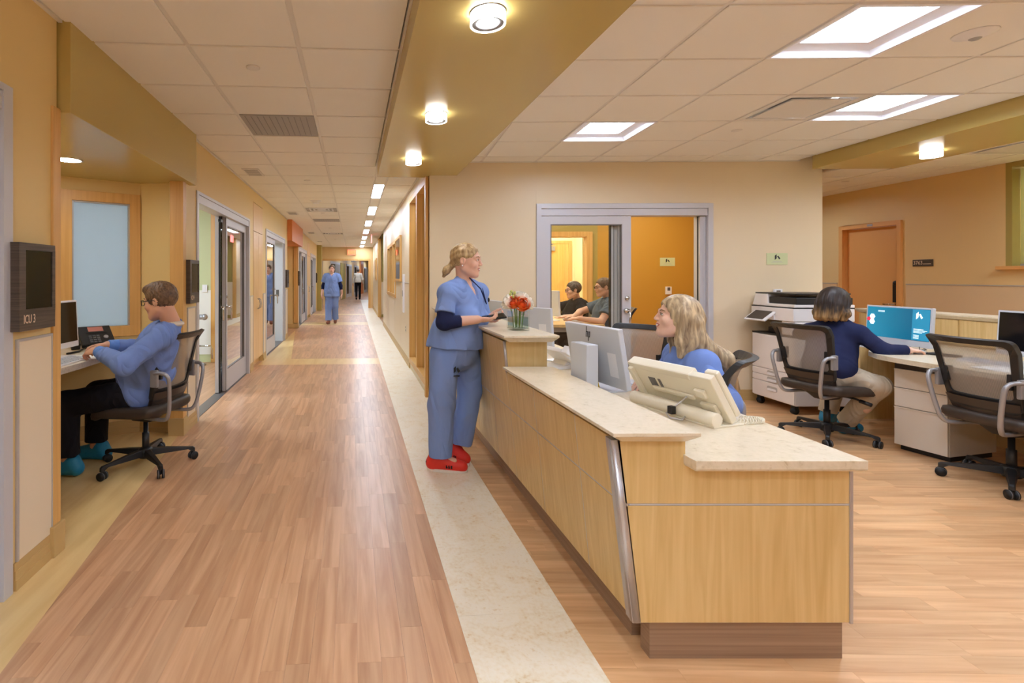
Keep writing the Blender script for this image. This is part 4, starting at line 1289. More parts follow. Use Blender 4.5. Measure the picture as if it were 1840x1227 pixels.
def make_chair(label):
    r = thing('office_chair', label, 'chair', (0, 0, 0), 0, 'mesh back swivel chairs')
    # seat
    b = MB()
    sp = rounded([(-0.25, -0.24), (0.25, -0.24), (0.268, 0.275), (-0.268, 0.275)], 0.09, 6)
    N = len(sp)
    lv = [(0.80, 0.395, 0), (0.93, 0.40, 0), (0.99, 0.42, 0), (1.0, 0.445, 0), (0.975, 0.468, 0), (0.88, 0.478, 0), (0.5, 0.470, 0), (0.02, 0.466, 0)]
    rings = []
    for sc, z, _ in lv:
        ring = []
        for x, y in sp:
            yy = y * sc
            dz = -0.035 * max(0, (yy - 0.12) / 0.13) ** 2 if yy > 0.12 else 0.012 * min(1, max(0, (-yy - 0.1) / 0.1))
            ring.append(b.bm.verts.new((x * sc, yy, z + dz)))
        rings.append(ring)
    for i in range(len(rings) - 1):
        for k in range(N):
            f = b.bm.faces.new((rings[i][k], rings[i][(k + 1) % N], rings[i + 1][(k + 1) % N], rings[i + 1][k])); f.smooth = True
    b.bm.faces.new(rings[0][::-1]); b.bm.faces.new(rings[-1])
    b.build('seat', M['seat'], r)
    # back frame: a ring between an outer and an inner outline on the back surface
    outer = rounded([(-0.195, 0.515), (0.195, 0.515), (0.238, 0.985), (-0.238, 0.985)], 0.035, 4)
    inner = rounded([(-0.168, 0.60), (0.168, 0.60), (0.196, 0.945), (-0.196, 0.945)], 0.03, 4)
    b = MB()
    n = len(outer)
    def split(loop):                      # denser along the straight edges
        res = []
        for i in range(len(loop)):
            p, q = loop[i], loop[(i + 1) % len(loop)]
            d = math.hypot(p[0] - q[0], p[1] - q[1])
            res.append(p)
            if d > 0.1:
                for k in range(1, 8): res.append((p[0] + (q[0] - p[0]) * k / 8, p[1] + (q[1] - p[1]) * k / 8))
        return res
    O, I = split(outer), split(inner)
    st = []
    for (ox, oz), (ix, iz) in zip(O, I):
        po, pi = back_surf(ox, oz), back_surf(ix, iz)
        nrm = Vector((0, 1, 0.28)).normalized()
        st.append([b.bm.verts.new(p) for p in (po + nrm * 0.012, pi + nrm * 0.010, pi - nrm * 0.010, po - nrm * 0.020)])
    for i in range(len(st)):
        A_, B_ = st[i], st[(i + 1) % len(st)]
        for k in range(4):
            b.bm.faces.new((A_[k], A_[(k + 1) % 4], B_[(k + 1) % 4], B_[k]))
    b.build('back_frame', M['black'], r, bevel=0.004)
    b = MB()
    b.grid(lambda u, v: back_surf((-0.175 + 0.35 * u) * (1 + 0.13 * v), 0.592 + 0.36 * v), 10, 10)
    b.build('back_mesh', M['net'], r)
    # lower pan joining back and seat
    b = MB()
    b.grid(lambda u, v: back_surf((-0.20 + 0.40 * u) * (0.86 + 0.14 * v), 0.43 + 0.15 * v) + Vector((0, 0.03 * (1 - v), 0)), 10, 5)
    b.grid(lambda u, v: back_surf((0.20 - 0.40 * u) * (0.86 + 0.14 * v), 0.43 + 0.15 * v) + Vector((0, 0.03 * (1 - v) - 0.03, 0)), 10, 5)
    b.build('lower_pan', M['seat'], r)
    for s in (-1, 1):
        b = MB()
        c = back_surf(0.205 * s, 0.69)
        b.box(-0.012, 0.012, -0.035, 0.02, -0.065, 0.055, Matrix.Translation(c + Vector((0.016 * s, -0.01, 0))))
        br = b.build('back_bracket', M['silver'], r, bevel=0.008)
        b = MB()
        P = [c + Vector((0.02 * s, -0.02, 0.03)), c + Vector((0.02 * s, -0.07, 0.035)), c + Vector((0.01 * s, -0.105, 0.02)), c + Vector((0.0 * s, -0.12, -0.03)),
             c + Vector((-0.03 * s, -0.10, -0.20)), c + Vector((-0.045 * s, -0.075, -0.28)), c + Vector((-0.06 * s, -0.03, -0.305)), Vector((0.13 * s, -0.12, 0.385)), Vector((0.10 * s, 0.0, 0.385))]
        Q_ = []
        for i in range(len(P) - 1):       # smooth the path
            for k in range(4):
                t = k / 4
                p0, p1, p2, p3 = P[max(i - 1, 0)], P[i], P[i + 1], P[min(i + 2, len(P) - 1)]
                Q_.append(0.5 * ((2 * p1) + (p2 - p0) * t + (2 * p0 - 5 * p1 + 4 * p2 - p3) * t * t + (3 * p1 - p0 - 3 * p2 + p3) * t ** 3))
        Q_.append(P[-1])
        b.tube(Q_, 0.0135, 12); b.build('support_tube', M['silver'], r)
        b = MB(); c2 = back_surf(0.18 * s, 0.72); b.box(-0.012, 0.012, -0.03, 0.015, -0.05, 0.05, Matrix.Translation(c2 + Vector((-.01 * s, 0.01, 0)))); b.build('lumbar_slider', M['black'], r, bevel=0.004)
    b = MB()
    b.prism(rounded([(-0.11, -0.14), (0.11, -0.14), (0.09, 0.13), (-0.09, 0.13)], 0.04, 4), 0.335, 0.40, inset=rounded([(-0.06, -0.08), (0.06, -0.08), (0.05, 0.09), (-0.05, 0.09)], 0.03, 4))
    b.build('tilt_mechanism', M['black'], r)
    b = MB(); b.tube([(0.08, 0.06, 0.37), (0.16, 0.08, 0.365), (0.2, 0.09, 0.35)], 0.009, 8); b.cyl((0.19, 0.088, 0.352), (0.265, 0.10, 0.335), 0.016, seg=12); b.build('lever', M['black'], r)
    b = MB(); b.lathe([(0.025, 0.10), (0.025, 0.24), (0.017, 0.242), (0.017, 0.36)], 16); b.build('gas_column', M['black'], r)
    b = MB(); b.lathe([(0.02, 0.055), (0.045, 0.06), (0.052, 0.085), (0.048, 0.125), (0.03, 0.135)], 20); b.build('base_hub', M['black'], r)
    for k in range(5):
        a = 2 * PI * k / 5 + PI / 2
        d = Vector((math.cos(a), math.sin(a), 0)); e = Vector((-d.y, d.x, 0))
        b = MB()
        secs = [(0.03, 0.028, 0.075, 0.125), (0.15, 0.024, 0.078, 0.115), (0.29, 0.016, 0.080, 0.098), (0.325, 0.016, 0.058, 0.094), (0.338, 0.014, 0.058, 0.085)]
        vs = [[b.bm.verts.new(d * R_ + e * (w_ * sx) + Vector((0, 0, z))) for sx, z in ((-1, z0), (1, z0), (0.7, z1), (-0.7, z1))] for R_, w_, z0, z1 in secs]
        for i in range(len(vs) - 1):
            for q in range(4): b.bm.faces.new((vs[i][q], vs[i][(q + 1) % 4], vs[i + 1][(q + 1) % 4], vs[i + 1][q]))
        b.bm.faces.new(vs[0][::-1]); b.bm.faces.new(vs[-1])
        b.build('base_leg', M['black'], r, bevel=0.003)
        b = MB()
        c = d * 0.325; rot = a * 1.7
        f = Vector((math.cos(rot), math.sin(rot), 0)); g = Vector((-f.y, f.x, 0))
        b.cyl(c + Vector((0, 0, 0.045)), c + Vector((0, 0, 0.075)), 0.008, seg=8)
        for s in (-1, 1):
            b.slot = 0
            b.cyl(c + g * (0.007 * s) + Vector((0, 0, 0.029)), c + g * (0.024 * s) + Vector((0, 0, 0.029)), 0.029, seg=20)
            b.slot = 1
            b.cyl(c + g * (0.0135 * s) + Vector((0, 0, 0.029)), c + g * (0.019 * s) + Vector((0, 0, 0.029)), 0.0295, seg=20)
        b.slot = 0
        b.box(-0.012, 0.012, -0.006, 0.006, 0.028, 0.056, Matrix.Translation(c))
        b.build('caster', [M['black_soft'], M['grey_rubber']], r)
    return r

def face(dx, dy): return math.atan2(-dx, dy)
CH = [
    ((-1.745, 3.73), face(-0.97, 0.21), 'mesh back swivel chair under the seated man in the alcove'),
    ((3.80, 4.37), face(0.97, 0.24), 'mesh back swivel chair under the woman in the navy cardigan'),
    ((4.14, 3.36), face(1.0, 0.06), 'empty mesh back swivel chair facing the dark monitor at the right edge'),
    ((1.53, 2.75), face(-.82, .57), 'mesh back swivel chair under the blonde woman, its back leaning towards the printer'),
    ((1.86, 3.98), face(-0.8, -0.6), 'empty mesh back swivel chair behind the white all-in-one computer'),
    ((2.84, 6.62), face(-1, 0.0), 'swivel chair under the man in the grey shirt inside the office'),
    ((2.76, 7.45), face(-1, 0.0), 'swivel chair under the woman in black inside the office'),
]
chair0 = make_chair(CH[0][2])
chair0.location = (*CH[0][0], 0); chair0.rotation_euler = (0, 0, CH[0][1])
for (x, y), rz, lab in CH[1:]:
    dup(chair0, (x, y, 0), rz, lab)

# ================================================================ RECEPTION DESK
ORG = Vector((1.0, 1.85, 0))
desk = thing('reception_desk', 'long maple panelled nurse station desk with a leaning front and bronze toe kick', 'desk', ORG)
NO = -ORG
def tf(z): return 1.0 - 0.105 * (z - 0.15)
def panel(s0, s1, z0, z1, name='front_panel'):
    g = 0.0035
    b = MB()
    a0, a1, c0, c1 = s0 + g, s1 - g, z0 + g, z1 - g
    b.hexa([Vector(p) for p in ((tf(c0), a0, c0), (tf(c0), a1, c0), (tf(c0) + .018, a1, c0), (tf(c0) + .018, a0, c0), (tf(c1), a0, c1), (tf(c1), a1, c1), (tf(c1) + .018, a1, c1), (tf(c1) + .018, a0, c1))])
    b.build(name, M['maple'], desk, rz=PHI, loc=NO, bevel=0.001)
cols = [1.80, 2.104, 2.60, 3.06, 3.45, 3.95, 4.45, 4.95, 5.40, 5.66]
for i in range(len(cols) - 1):
    panel(cols[i], cols[i + 1], 0.15, 0.571)
    panel(cols[i], cols[i + 1], 0.571, 0.80 if cols[i] < 3.0 else 0.99)
b = MB()      # aluminium strips set in the joints
def strip(s0, s1, z0, z1):
    b.hexa([Vector(p) for p in ((tf(z0) + .0008, s0, z0), (tf(z0) + .0008, s1, z0), (tf(z0) + .01, s1, z0), (tf(z0) + .01, s0, z0), (tf(z1) + .0008, s0, z1), (tf(z1) + .0008, s1, z1), (tf(z1) + .01, s1, z1), (tf(z1) + .01, s0, z1))])
strip(1.80, 5.66, .5685, .5735)
for s_ in cols[1:-1]: strip(s_ - .0025, s_ + .0025, .153, .797 if s_ < 3.0 else .987)
b.build('seam_strip', M['alu_door'], desk, rz=PHI, loc=NO)
b = MB(); b.box(.87, 1.65, 1.8068, 1.816, .568, .574); b.build('seam_strip', M['alu_door'], desk, loc=NO)
b = MB()      # carcass behind the panels (its silver colour shows in the joints)
def slabx(s0, s1, z0, z1, tb):
    b.hexa([Vector(p) for p in ((tf(z0) + .004, s0, z0), (tb, s0, z0), (tb, s1, z0), (tf(z0) + .004, s1, z0), (tf(z1) + .004, s0, z1), (tb, s0, z1), (tb, s1, z1), (tf(z1) + .004, s1, z1))])
slabx(1.802, 3.06, 0.153, 0.795, 1.15); slabx(3.062, 5.66, 0.153, 0.985, 1.175)
b.build('carcass', M['alu'], desk, rz=PHI, loc=NO)
b = MB(); b.box(1.069, 1.14, 1.90, 5.66, 0, 0.15); b.build('toe_kick', M['kick'], desk, rz=PHI, loc=NO)
b = MB(); b.prism([(0.96, 1.841), (1.656, 1.841), (1.656, 1.90), (0.957, 1.90)], 0, 0.15); b.build('toe_kick', M['kick'], desk, loc=NO)
# back panel on the staff side
b = MB(); b.box(1.176, 1.19, 3.07, 5.66, 0.10, 0.985); b.box(1.151, 1.165, 1.9, 3.06, 0.10, 0.71); b.build('back_panel', M['maple'], desk, rz=PHI, loc=NO)
# end face
YE = 1.806
def poly_y(poly, y0, y1, name, mat, bev=0.001):
    b = MB()
    m = Matrix(((1, 0, 0, 0), (0, 0, -1, 0), (0, 1, 0, 0), (0, 0, 0, 1)))      # (x, z, d) -> (x, -d, z)
    b.prism(poly, -y1, -y0, m)
    return b.build(name, M[mat], desk, loc=NO, bevel=bev)
def xl(z): return 0.893 - 0.075 * (z - 0.15) / 0.65 + 0.004
poly_y([(xl(.153), .153), (1.650, .153), (1.650, .567), (xl(.567), .567)], YE, YE + .018, 'end_panel', 'maple')
poly_y([(xl(.575), .575), (1.650, .575), (1.650, .710), (1.069, .710), (1.069, .80), (xl(.80), .80)], YE, YE + .018, 'end_panel', 'maple')
poly_y([(xl(.15), .15), (1.650, .15), (1.650, .710), (1.069, .710), (1.069, .797), (xl(.797), .797)], YE + .004, YE + .06, 'end_backing', 'alu')
b = MB(); b.box(1.650, 1.662, YE - .004, YE + .07, .15, .712); b.build('edge_trim', M['alu'], desk, loc=NO, bevel=0.003)
b = MB(); b.tube([(0.893 + .004, YE + .012, .155), (0.893 - .0745, YE + .012, .80)], [.0185, .016], 20); b.build('corner_trim', M['alu'], desk, loc=NO)
b = MB(); b.hexa([Vector(p) for p in ((.882, YE + .0, .151), (.912, YE + .0, .151), (.912, YE + .05, .151), (.882, YE + .05, .151), (.806, YE + .0, .8), (.836, YE + .0, .8), (.836, YE + .05, .8), (.806, YE + .05, .8))]); b.build('corner_filler', M['alu'], desk, loc=NO)
# end of the tall part above the ledge
b = MB()
tl0, tl1 = tf(.845) - 0.002, tf(.99) - 0.002
m = None
b.hexa([Vector(p) for p in ((tl0 + .014, 3.04, .80), (1.175, 3.04, .80), (1.175, 3.062, .80), (tl0 + .014, 3.062, .80), (tl1 + .012, 3.04, .987), (1.175, 3.04, .987), (1.175, 3.062, .987), (tl1 + .012, 3.062, .987))])
b.build('end_panel', M['maple'], desk, rz=PHI, loc=NO, bevel=0.001)
b = MB(); b.tube([(tl0 + .008, 3.046, .80), (tl1 + .006, 3.046, .987)], .009, 12); b.build('corner_trim', M['alu'], desk, rz=PHI, loc=NO)

def top_slab(name, label, poly, z1, th, ins, lip=0.012, loc=None):
    """stone top with an undercut edge; ins = bottom loop"""
    c = Vector((sum(p[0] for p in poly) / len(poly), sum(p[1] for p in poly) / len(poly), z1 - th))
    r = thing(name, label, 'countertop', c)
    b = MB()
    sh = lambda P: [(p[0] - c.x, p[1] - c.y) for p in P]
    b.prism(sh(poly), th - lip, th)
    b.prism(sh(poly), 0, th - lip - 0.0002, inset=sh(ins))
    b.build('stone_top', M['counter'], r, bevel=0.0015)
    return r
top_slab('ledge_counter', 'middle height stone ledge running along the front of the nurse station desk', [(.782, 1.736), (1.084, 1.74), (1.004, 3.028), (.705, 3.028)], .845, .043,
         [(.835, 1.785), (1.058, 1.785), (.982, 3.028), (.752, 3.028)])
top_slab('transaction_counter', 'tall stone counter top holding the vase of roses', [(.698, 2.964), (1.03, 2.985), (.868, 5.70), (.535, 5.705)], 1.035, .043,
         [(.742, 3.01), (1.0, 3.02), (.845, 5.70), (.578, 5.705)])
b = MB()
r = top_slab('desk_worktop', 'low stone desk worktop behind the ledge with the cream console phone on it', [(1.067, 1.74), (1.655, 1.74), (1.585, 5.55), (.862, 5.55), (1.064, 1.765)], .75, .038,
             [(1.07, 1.747), (1.649, 1.747), (1.579, 5.55), (.866, 5.55), (1.068, 1.77)], lip=0.03)

# ================================================================ MONITORS
def monitor(label, loc, rz, w_=0.52, h=0.315, zb=0.055, tilt=0.16, back='silver_pl', screen='dark_screen', logo=False, depth=0.03, chin=0.04, name='monitor'):
    r = thing(name, label, 'monitor', loc, rz, 'desk monitors')
    T = Matrix.Translation(Vector((0, 0, zb))) @ Matrix.Rotation(tilt, 4, 'X')
    b = MB(); b.box(-w_ / 2, w_ / 2, -depth, 0, 0, h, T); b.build('housing', M[back], r, bevel=0.006, segs=3)
    b = MB(); b.box(-w_ / 2 + .014, w_ / 2 - .014, 0, 0.0015, chin, h - .014, T); b.build('screen', M[screen], r)
    b = MB()
    b.box(-0.04, 0.04, -0.10, -0.075, 0.0, h * 0.66, Matrix.Translation((0, 0.0, 0.0)) @ Matrix.Rotation(-0.12, 4, 'X'))
    b.box(-0.035, 0.035, -0.115, -0.02, 0.155, 0.205)
    b.build('stand', M['silver'], r, bevel=0.004)
    b = MB(); b.prism(rounded([(-0.12, -0.12), (0.12, -0.12), (0.12, 0.09), (-0.12, 0.09)], 0.04, 4), 0, 0.01); b.build('foot', M[back], r, bevel=0.002)
    if logo:
        b = MB()
        lm = T @ basis((-0.02, -depth - 0.0008, h * 0.845), (1, 0, 0), (0, 0, 1)) @ Matrix.Scale(.9, 4)
        sh = Matrix(((1, .32, 0, 0), (0, 1, 0, 0), (0, 0, 1, 0), (0, 0, 0, 1)))
        for x0, x1, y0, y1 in ((-.022, -.017, -.02, .05), (-.017, -.008, .013, .018), (-.009, -.004, -.02, .018), (.004, .009, -.045, .018), (.009, .017, .013, .018), (.015, .020, -.02, .018), (.009, .017, -.02, -.015)):
            b.box(x0, x1, y0, y1, 0, .0012, lm @ sh)
        b.build('logo', M['ink'], r)
        b = MB(); b.box(0.13, 0.2, -depth - .0008, -depth, 0.06, 0.19, T); b.build('port_cover', M['white_pl'], r)
    return r
monitor('white all-in-one computer seen from behind beside the cream console phone', (1.235, 2.88, .75), face(.98, .2), .50, .325, .04, .17, logo=True)
monitor('silver monitor seen from behind just past the vase of roses', (1.22, 4.28, .75), face(.80, .60), .50, .32, .06, .1, logo=True)
monitor('silver monitor seen from behind nearest the back wall, beyond the standing woman', (1.12, 5.0, .75), face(.98, .2), .48, .34, .06, .1)
M['teal'] = screen_mat('teal_screen', (6, 78, 112), (18, 132, 166), 0.42)
mo = monitor('monitor showing a teal desktop in front of the woman in the navy cardigan', (4.48, 4.46, .75), face(-1, .0), .57, .335, .035, .06, 'silver_pl', 'teal', chin=0.055)
T = Matrix.Translation(Vector((0, 0, .035))) @ Matrix.Rotation(.06, 4, 'X')
M['ui_white'] = glow('screen_white', (226, 240, 246), 0.55)
M['ui_red'] = glow('screen_red', (196, 36, 60), 0.4)
M['ui_dark'] = glow('screen_dark', (30, 116, 148), 0.4)
b = MB(); b.box(-.27, -.13, .0016, .0022, .06, .318, T); b.build('side_column', M['ui_dark'], mo)
def flat(name, polys, mat, ref, parent, z=0.0024):
    b = MB()
    for P in polys:
        P2 = P if area2(P) > 0 else P[::-1]
        b.prism(P2, 0.0, 0.0006, ref)
    b.build(name, M[mat], parent)
sm = T @ basis((0, .0024, 0), (-1, 0, 0), (0, 0, 1))          # x to the viewer's right
hexp = lambda cx, cy, R_: [(cx + R_ * math.cos(PI / 3 * k), cy + R_ * math.sin(PI / 3 * k)) for k in range(6)]
flat('hexagon_icons', [hexp(-.222, .232, .026), hexp(-.222, .186, .026)], 'ui_white', sm, mo)
flat('hexagon_badge', [hexp(-.256, .209, .019)], 'ui_red', sm, mo)
EMB = [[(-.024, -.03), (-.006, -.012), (-.006, .034), (-.024, .018)], [(-.002, .012), (.010, .018), (.030, -.014), (.018, -.024)]]
flat('emblem', [[(x + .185, y + .265) for x, y in P] for P in EMB], 'ui_white', sm, mo)
flat('screen_text', [[(.145, .15), (.225, .15), (.225, .154), (.145, .154)]] + [[(.145, .14 - .009 * k), (.255 - .02 * (k % 3), .14 - .009 * k), (.255 - .02 * (k % 3), .143 - .009 * k), (.145, .143 - .009 * k)] for k in range(3)] + [[(.145, .10 - .009 * k), (.19, .10 - .009 * k), (.19, .103 - .009 * k), (.145, .103 - .009 * k)] for k in range(4)] + [[(-.17, .288 - .009 * k), (-.11, .288 - .009 * k), (-.11, .291 - .009 * k), (-.17, .291 - .009 * k)] for k in range(2)], 'ui_white', sm, mo)
monitor('dark switched-off monitor at the right edge of the photo', (4.68, 3.63, .75), face(-1, .05), .56, .335, .04, .06)
monitor('dark monitor with a white frame on the alcove desk beside the black phone', (-2.24, 3.46, .82), face(1, .0), .56, .335, .055, .05, 'white_pl')
monitor('white monitor on the office desk in front of the two seated people', (2.20, 6.75, .80), face(1, .25), .5, .33, .07, .05, 'white_pl')

# small computer and other things on the low worktop
r = thing('computer_tower', 'small upright white computer standing beside the white all-in-one', 'computer', (1.085, 2.76, .75), face(.98, .2))
b = MB(); b.box(-.075, .075, -.035, .035, .02, .27); b.build('case', M['silver_pl'], r, bevel=.005)
b = MB(); b.box(-.078, .078, -.038, .038, 0, .02); b.build('foot', M['alu_dark'], r, bevel=.002)
b = MB()
for k in range(8): b.box(-.0765, -.075, -.02, .02, .06 + .022 * k, .07 + .022 * k)
b.build('vents', M['alu_dark'], r, kind='stuff')
r = thing('cable', 'yellow network cable behind the white all-in-one computer', 'cable', (1.19, 2.84, .75))
b = MB(); b.tube([(0, 0, .10), (-.01, -.02, .06), (-.015, -.06, .02), (-.02, -.12, .008), (0, -.16, .006)], .004, 8); b.build('lead', plain('yellow_cable', (226, 190, 30), .4), r)
# white corded phone further back
def desk_phone(name, label, loc, rz, body, dark, sc=1.0):
    r = thing(name, label, 'phone', loc, rz)
    T = Matrix.Scale(sc, 4) @ Matrix.Translation((0, 0, .068)) @ Matrix.Rotation(.62, 4, 'X')
    b = MB(); b.box(-.10, .12, -.10, .10, 0, .03, T); b.build('base', M[body], r, bevel=.006)
    b = MB(); b.box(-.04, .10, -.09, -.03, -.07, 0.0, T); b.hexa([Vector(p) * sc for p in ((-.06, -.06, 0), (.10, -.06, 0), (.10, .09, 0), (-.06, .09, 0), (-.06, -.05, .03), (.10, -.05, .03), (.10, .08, .01), (-.06, .08, .01))]); b.build('stand', M[body], r, bevel=.003)
    b = MB(); b.box(-.165, -.115, -.11, .10, .018, .052, T); b.box(-.168, -.112, -.115, -.06, .0, .055, T); b.box(-.168, -.112, .05, .105, .0, .055, T); b.build('handset', M[body], r, bevel=.008)
    b = MB(); b.box(-.055, .085, .02, .09, .03, .034, T); b.build('display_bezel', M['black'], r, bevel=.002)
    b = MB(); b.box(-.035, .065, .034, .082, .034, .0355, T); b.build('display', M[dark], r)
    for i in range(4):
        for j in range(3):
            b = MB(); x, y = -.045 + j * .026, -.085 + i * .021
            b.box(x, x + .020, y, y + .014, .03, .036, T); b.build('key', M['grey_rubber'] if body == 'black' else M['cream_pl'], r, bevel=.002)
    b = MB(); b.lathe([(.016, .03), (.016, .036)], 16, T @ Matrix.Translation((.068, -.03, 0))); b.build('navigation_ring', M['silver'], r)
    return r
M['phone_lcd'] = glow('phone_display', (150, 92, 78), 0.18)
desk_phone('desk_phone', 'black office phone with a lit display on the alcove desk', (-2.30, 4.04, .82), face(-.70, .72), 'black', 'phone_lcd', 1.08)
desk_phone('desk_phone', 'white office phone on the low worktop past the end of the tall counter', (1.22, 3.52, .75), face(-.95, -.3), 'white_pl', 'dark_screen')
r = thing('paper_stack', 'loose white papers on the low worktop beside the white phone', 'paper', (1.38, 3.78, .75), .3)
b = MB()
for k in range(4):
    b.box(-.11, .11, -.15, .15, .0015 * k, .0015 * k + .0012, Matrix.Rotation(.12 * k, 4, 'Z'))
b.build('sheets', M['paper'], r)

# cream console phone
ph = thing('console_phone', 'large cream console phone with a coiled cord on the low worktop', 'phone', (1.325, 2.33, .75), face(.95, .30))
T = Matrix.Translation((0, .06, .018)) @ Matrix.Rotation(2.36, 4, 'X')     # y runs up the tilted back, z towards the desk user side down
Tt = Matrix.Translation((0, .115, .012)) @ Matrix.Rotation(PI - .80, 4, 'X')
# slab frame: x along, y up the slope, z out of the back
Ts = basis((0, .085, .014), (-1, 0, 0), (0, -.54, .84))      # z = x cross y points to the front (user) side
L2, Hs = .225, .235
b = MB(); b.box(-L2, L2, 0, Hs, -.012, .022, Ts); b.build('body', M['cream_pl'], ph, bevel=.006, segs=3)
b = MB(); b.box(-L2 + .1, L2, Hs - .03, Hs + .004, -.014, .040, Ts); b.build('top_hood', M['cream_pl'], ph, bevel=.008)
b = MB()
b.box(L2 - .035, L2 - .008, .0, Hs * .93, -.034, -.012, Ts); b.box(-L2 + .03, L2 - .035, .02, .055, -.03, -.012, Ts)
b.box(-L2 + .03, -L2 + .10, .055, .10, -.03, -.012, Ts); b.box(-L2 + .05, -L2 + .10, .13, .17, -.03, -.012, Ts); b.box(-.10, .12, .10, .125, -.024, -.012, Ts)
b.build('back_ribs', M['cream_pl'], ph, bevel=.006)
b = MB(); b.box(.09, .13, .12, .17, -.0135, -.012, Ts); b.box(.06, .075, .12, .17, -.0135, -.012, Ts); b.build('socket', M['alu_dark'], ph)
b = MB(); b.cyl((-L2, -.01, .032), (L2, -.01, .032), .03, seg=20); b.box(-L2, L2, -.03, .14, 0, .008); b.build('foot_bar', M['cream_pl'], ph, bevel=.003)
b = MB()
b.box(-L2 - .004, -L2 + .055, .01, Hs + .004, .022, .052, Ts); hs = b.build('handset', M['cream_pl'], ph, bevel=.012, segs=3)
b = MB(); b.box(-L2 + .062, L2 - .01, .02, Hs - .04, .022, .027, Ts); b.build('key_field', M['white_pl'], ph, bevel=.003)
for i in range(6):
    b = MB(); b.box(-L2 + .08 + i * .055, -L2 + .12 + i * .055, .05, .10, .027, .031, Ts); b.build('key', M['grey_rubber'], ph)
b = MB(); b.tube([(.07, .02, .11), (.06, -.02, .075), (.05, -.05, .05), (.03, -.075, .02), (.06, -.085, .008), (.10, -.06, .006), (.09, -.03, .02)], .004, 8); b.build('line_cord', M['trim_gray'], ph)
b = MB(); b.box(.035, .06, -.075, -.05, .02, .055); b.build('ferrite', M['black'], ph, bevel=.003)
b = MB()
P = []
for i in range(260):
    t = i / 259
    cx, cy, cz = L2 - .03 + .035 * math.sin(PI * t * 1.3), .10 + .15 * math.sin(PI * t * .8), .0115
    a = t * 2 * PI * 26
    P.append((cx + .009 * math.cos(a), cy + .009 * math.sin(a) * .4 + .002, cz + .009 * math.sin(a)))
b.tube(P, .0022, 6); b.build('coiled_cord', M['cream_pl'], ph)

# ================================================================ VASE OF ROSES
vx, vy, vz = .868, 3.30, 1.035
va = thing('glass_vase', 'square clear glass vase on the tall counter holding orange and white roses', 'vase', (vx, vy, vz), .12)
b = MB()
for w0, w1, z0, z1 in ((.055, .055, 0, .125),):
    b.box(-.055, .055, -.055, .055, 0, .012)
    b.box(-.055, .055, -.055, -.049, .012, .125); b.box(-.055, .055, .049, .055, .012, .125); b.box(-.055, -.049, -.049, .049, .012, .125); b.box(.049, .055, -.049, .049, .012, .125)
b.build('glass_walls', M['vase'], va, bevel=.001)
b = MB(); b.box(-.0488, .0488, -.0488, .0488, .0122, .085); b.build('water', clear_glass('water', (226, 240, 236), .6), va)
M['rose_o'] = plain('petal_orange', (244, 128, 58), .5)
M['rose_o2'] = plain('petal_deep_orange', (234, 92, 36), .5)
M['rose_w'] = plain('petal_white', (246, 240, 226), .5)
M['stem'] = plain('stem_green', (96, 136, 56), .5)
M['leafg'] = plain('leaf_green', (74, 106, 48), .5)
def rose(label, c, d, R_, mo, mi):
    r = thing('rose', label, 'flower', (vx + c[0], vy + c[1], vz + c[2]), 0, 'roses in the vase')
    d = Vector(d).normalized()
    mm = d.to_track_quat('Z', 'Y').to_matrix().to_4x4()
    b = MB(); b.ball((0, 0, R_ * .05), R_ * .30, 12, 8, (1, 1, 1.25)) if False else b.ball(mm @ Vector((0, 0, R_ * .08)), R_ * .34, 12, 8)
    b.build('bud', M[mi], r)
    rr = random.Random(label)
    for ring, (n, rad0, th1, lift) in enumerate(((3, .40, .30, .20), (4, .58, .55, .14), (5, .78, .85, .05), (6, 1.0, 1.15, -.06))):
        for i in range(n):
            a = 2 * PI * i / n + ring * .7 + rr.uniform(-.15, .15)
            t1 = th1 + rr.uniform(-.1, .1); wd = 2 * PI / n * .86
            def fn(u, v, a=a, t1=t1, wd=wd, rad0=rad0, lift=lift, ring=ring):
                th = 2.6 + (t1 - 2.6) * v                      # polar angle from below up to the rim
                cu = (2 * u - 1)
                rim = max(0, v - .78) / .22
                q = R_ * rad0 * (1 + .05 * cu * cu + .16 * rim ** 2 * (1 if ring else .2))
                th -= .22 * cu * cu * v * -1
                an = a + wd * cu * (.55 + .45 * math.sin(PI * min(1, v * 1.05)))
                return mm @ Vector((q * math.sin(th) * math.cos(an), q * math.sin(th) * math.sin(an), q * math.cos(th) + R_ * lift))
            b = MB(); b.grid(fn, 6, 7)
            b.build('petal', M[mo if ring > 1 else mi], r)
    s0 = Vector((0, 0, 0)) - d * R_ * .4
    end = Vector((-c[0] * .6, -c[1] * .6, -c[2] + .014))
    b = MB(); b.tube([s0, s0 * .4 + end * .6 + Vector((0, 0, .02)), end], .0038, 8); b.build('stem', M['stem'], r)
    b = MB(); b.lathe([(.004, -R_ * .62), (R_ * .28, -R_ * .42), (R_ * .1, -R_ * .3)], 10, mm); b.build('calyx', M['leafg'], r)
    return r
rose('big orange rose opening towards the camera in the glass vase', (.016, -.046, .168), (.1, -1, .5), .044, 'rose_o', 'rose_o2')
rose('orange rose on the phone holder\'s side of the vase', (-.040, -.030, .178), (-.7, -.8, .5), .038, 'rose_o', 'rose_o2')
rose('white rose at the top of the bouquet', (.02, .012, .215), (.1, -.2, 1), .045, 'rose_w', 'rose_w')
rose('white rose on the monitor side of the bouquet', (.062, -.005, .180), (1, -.4, .5), .046, 'rose_w', 'rose_w')
rose('white rose behind the orange one beside the tablet', (-.066, .012, .180), (-1, .1, .4), .044, 'rose_w', 'rose_w')
rose('pale rose at the back of the bouquet', (0.0, .055, .182), (0, 1, .5), .044, 'rose_w', 'rose_w')
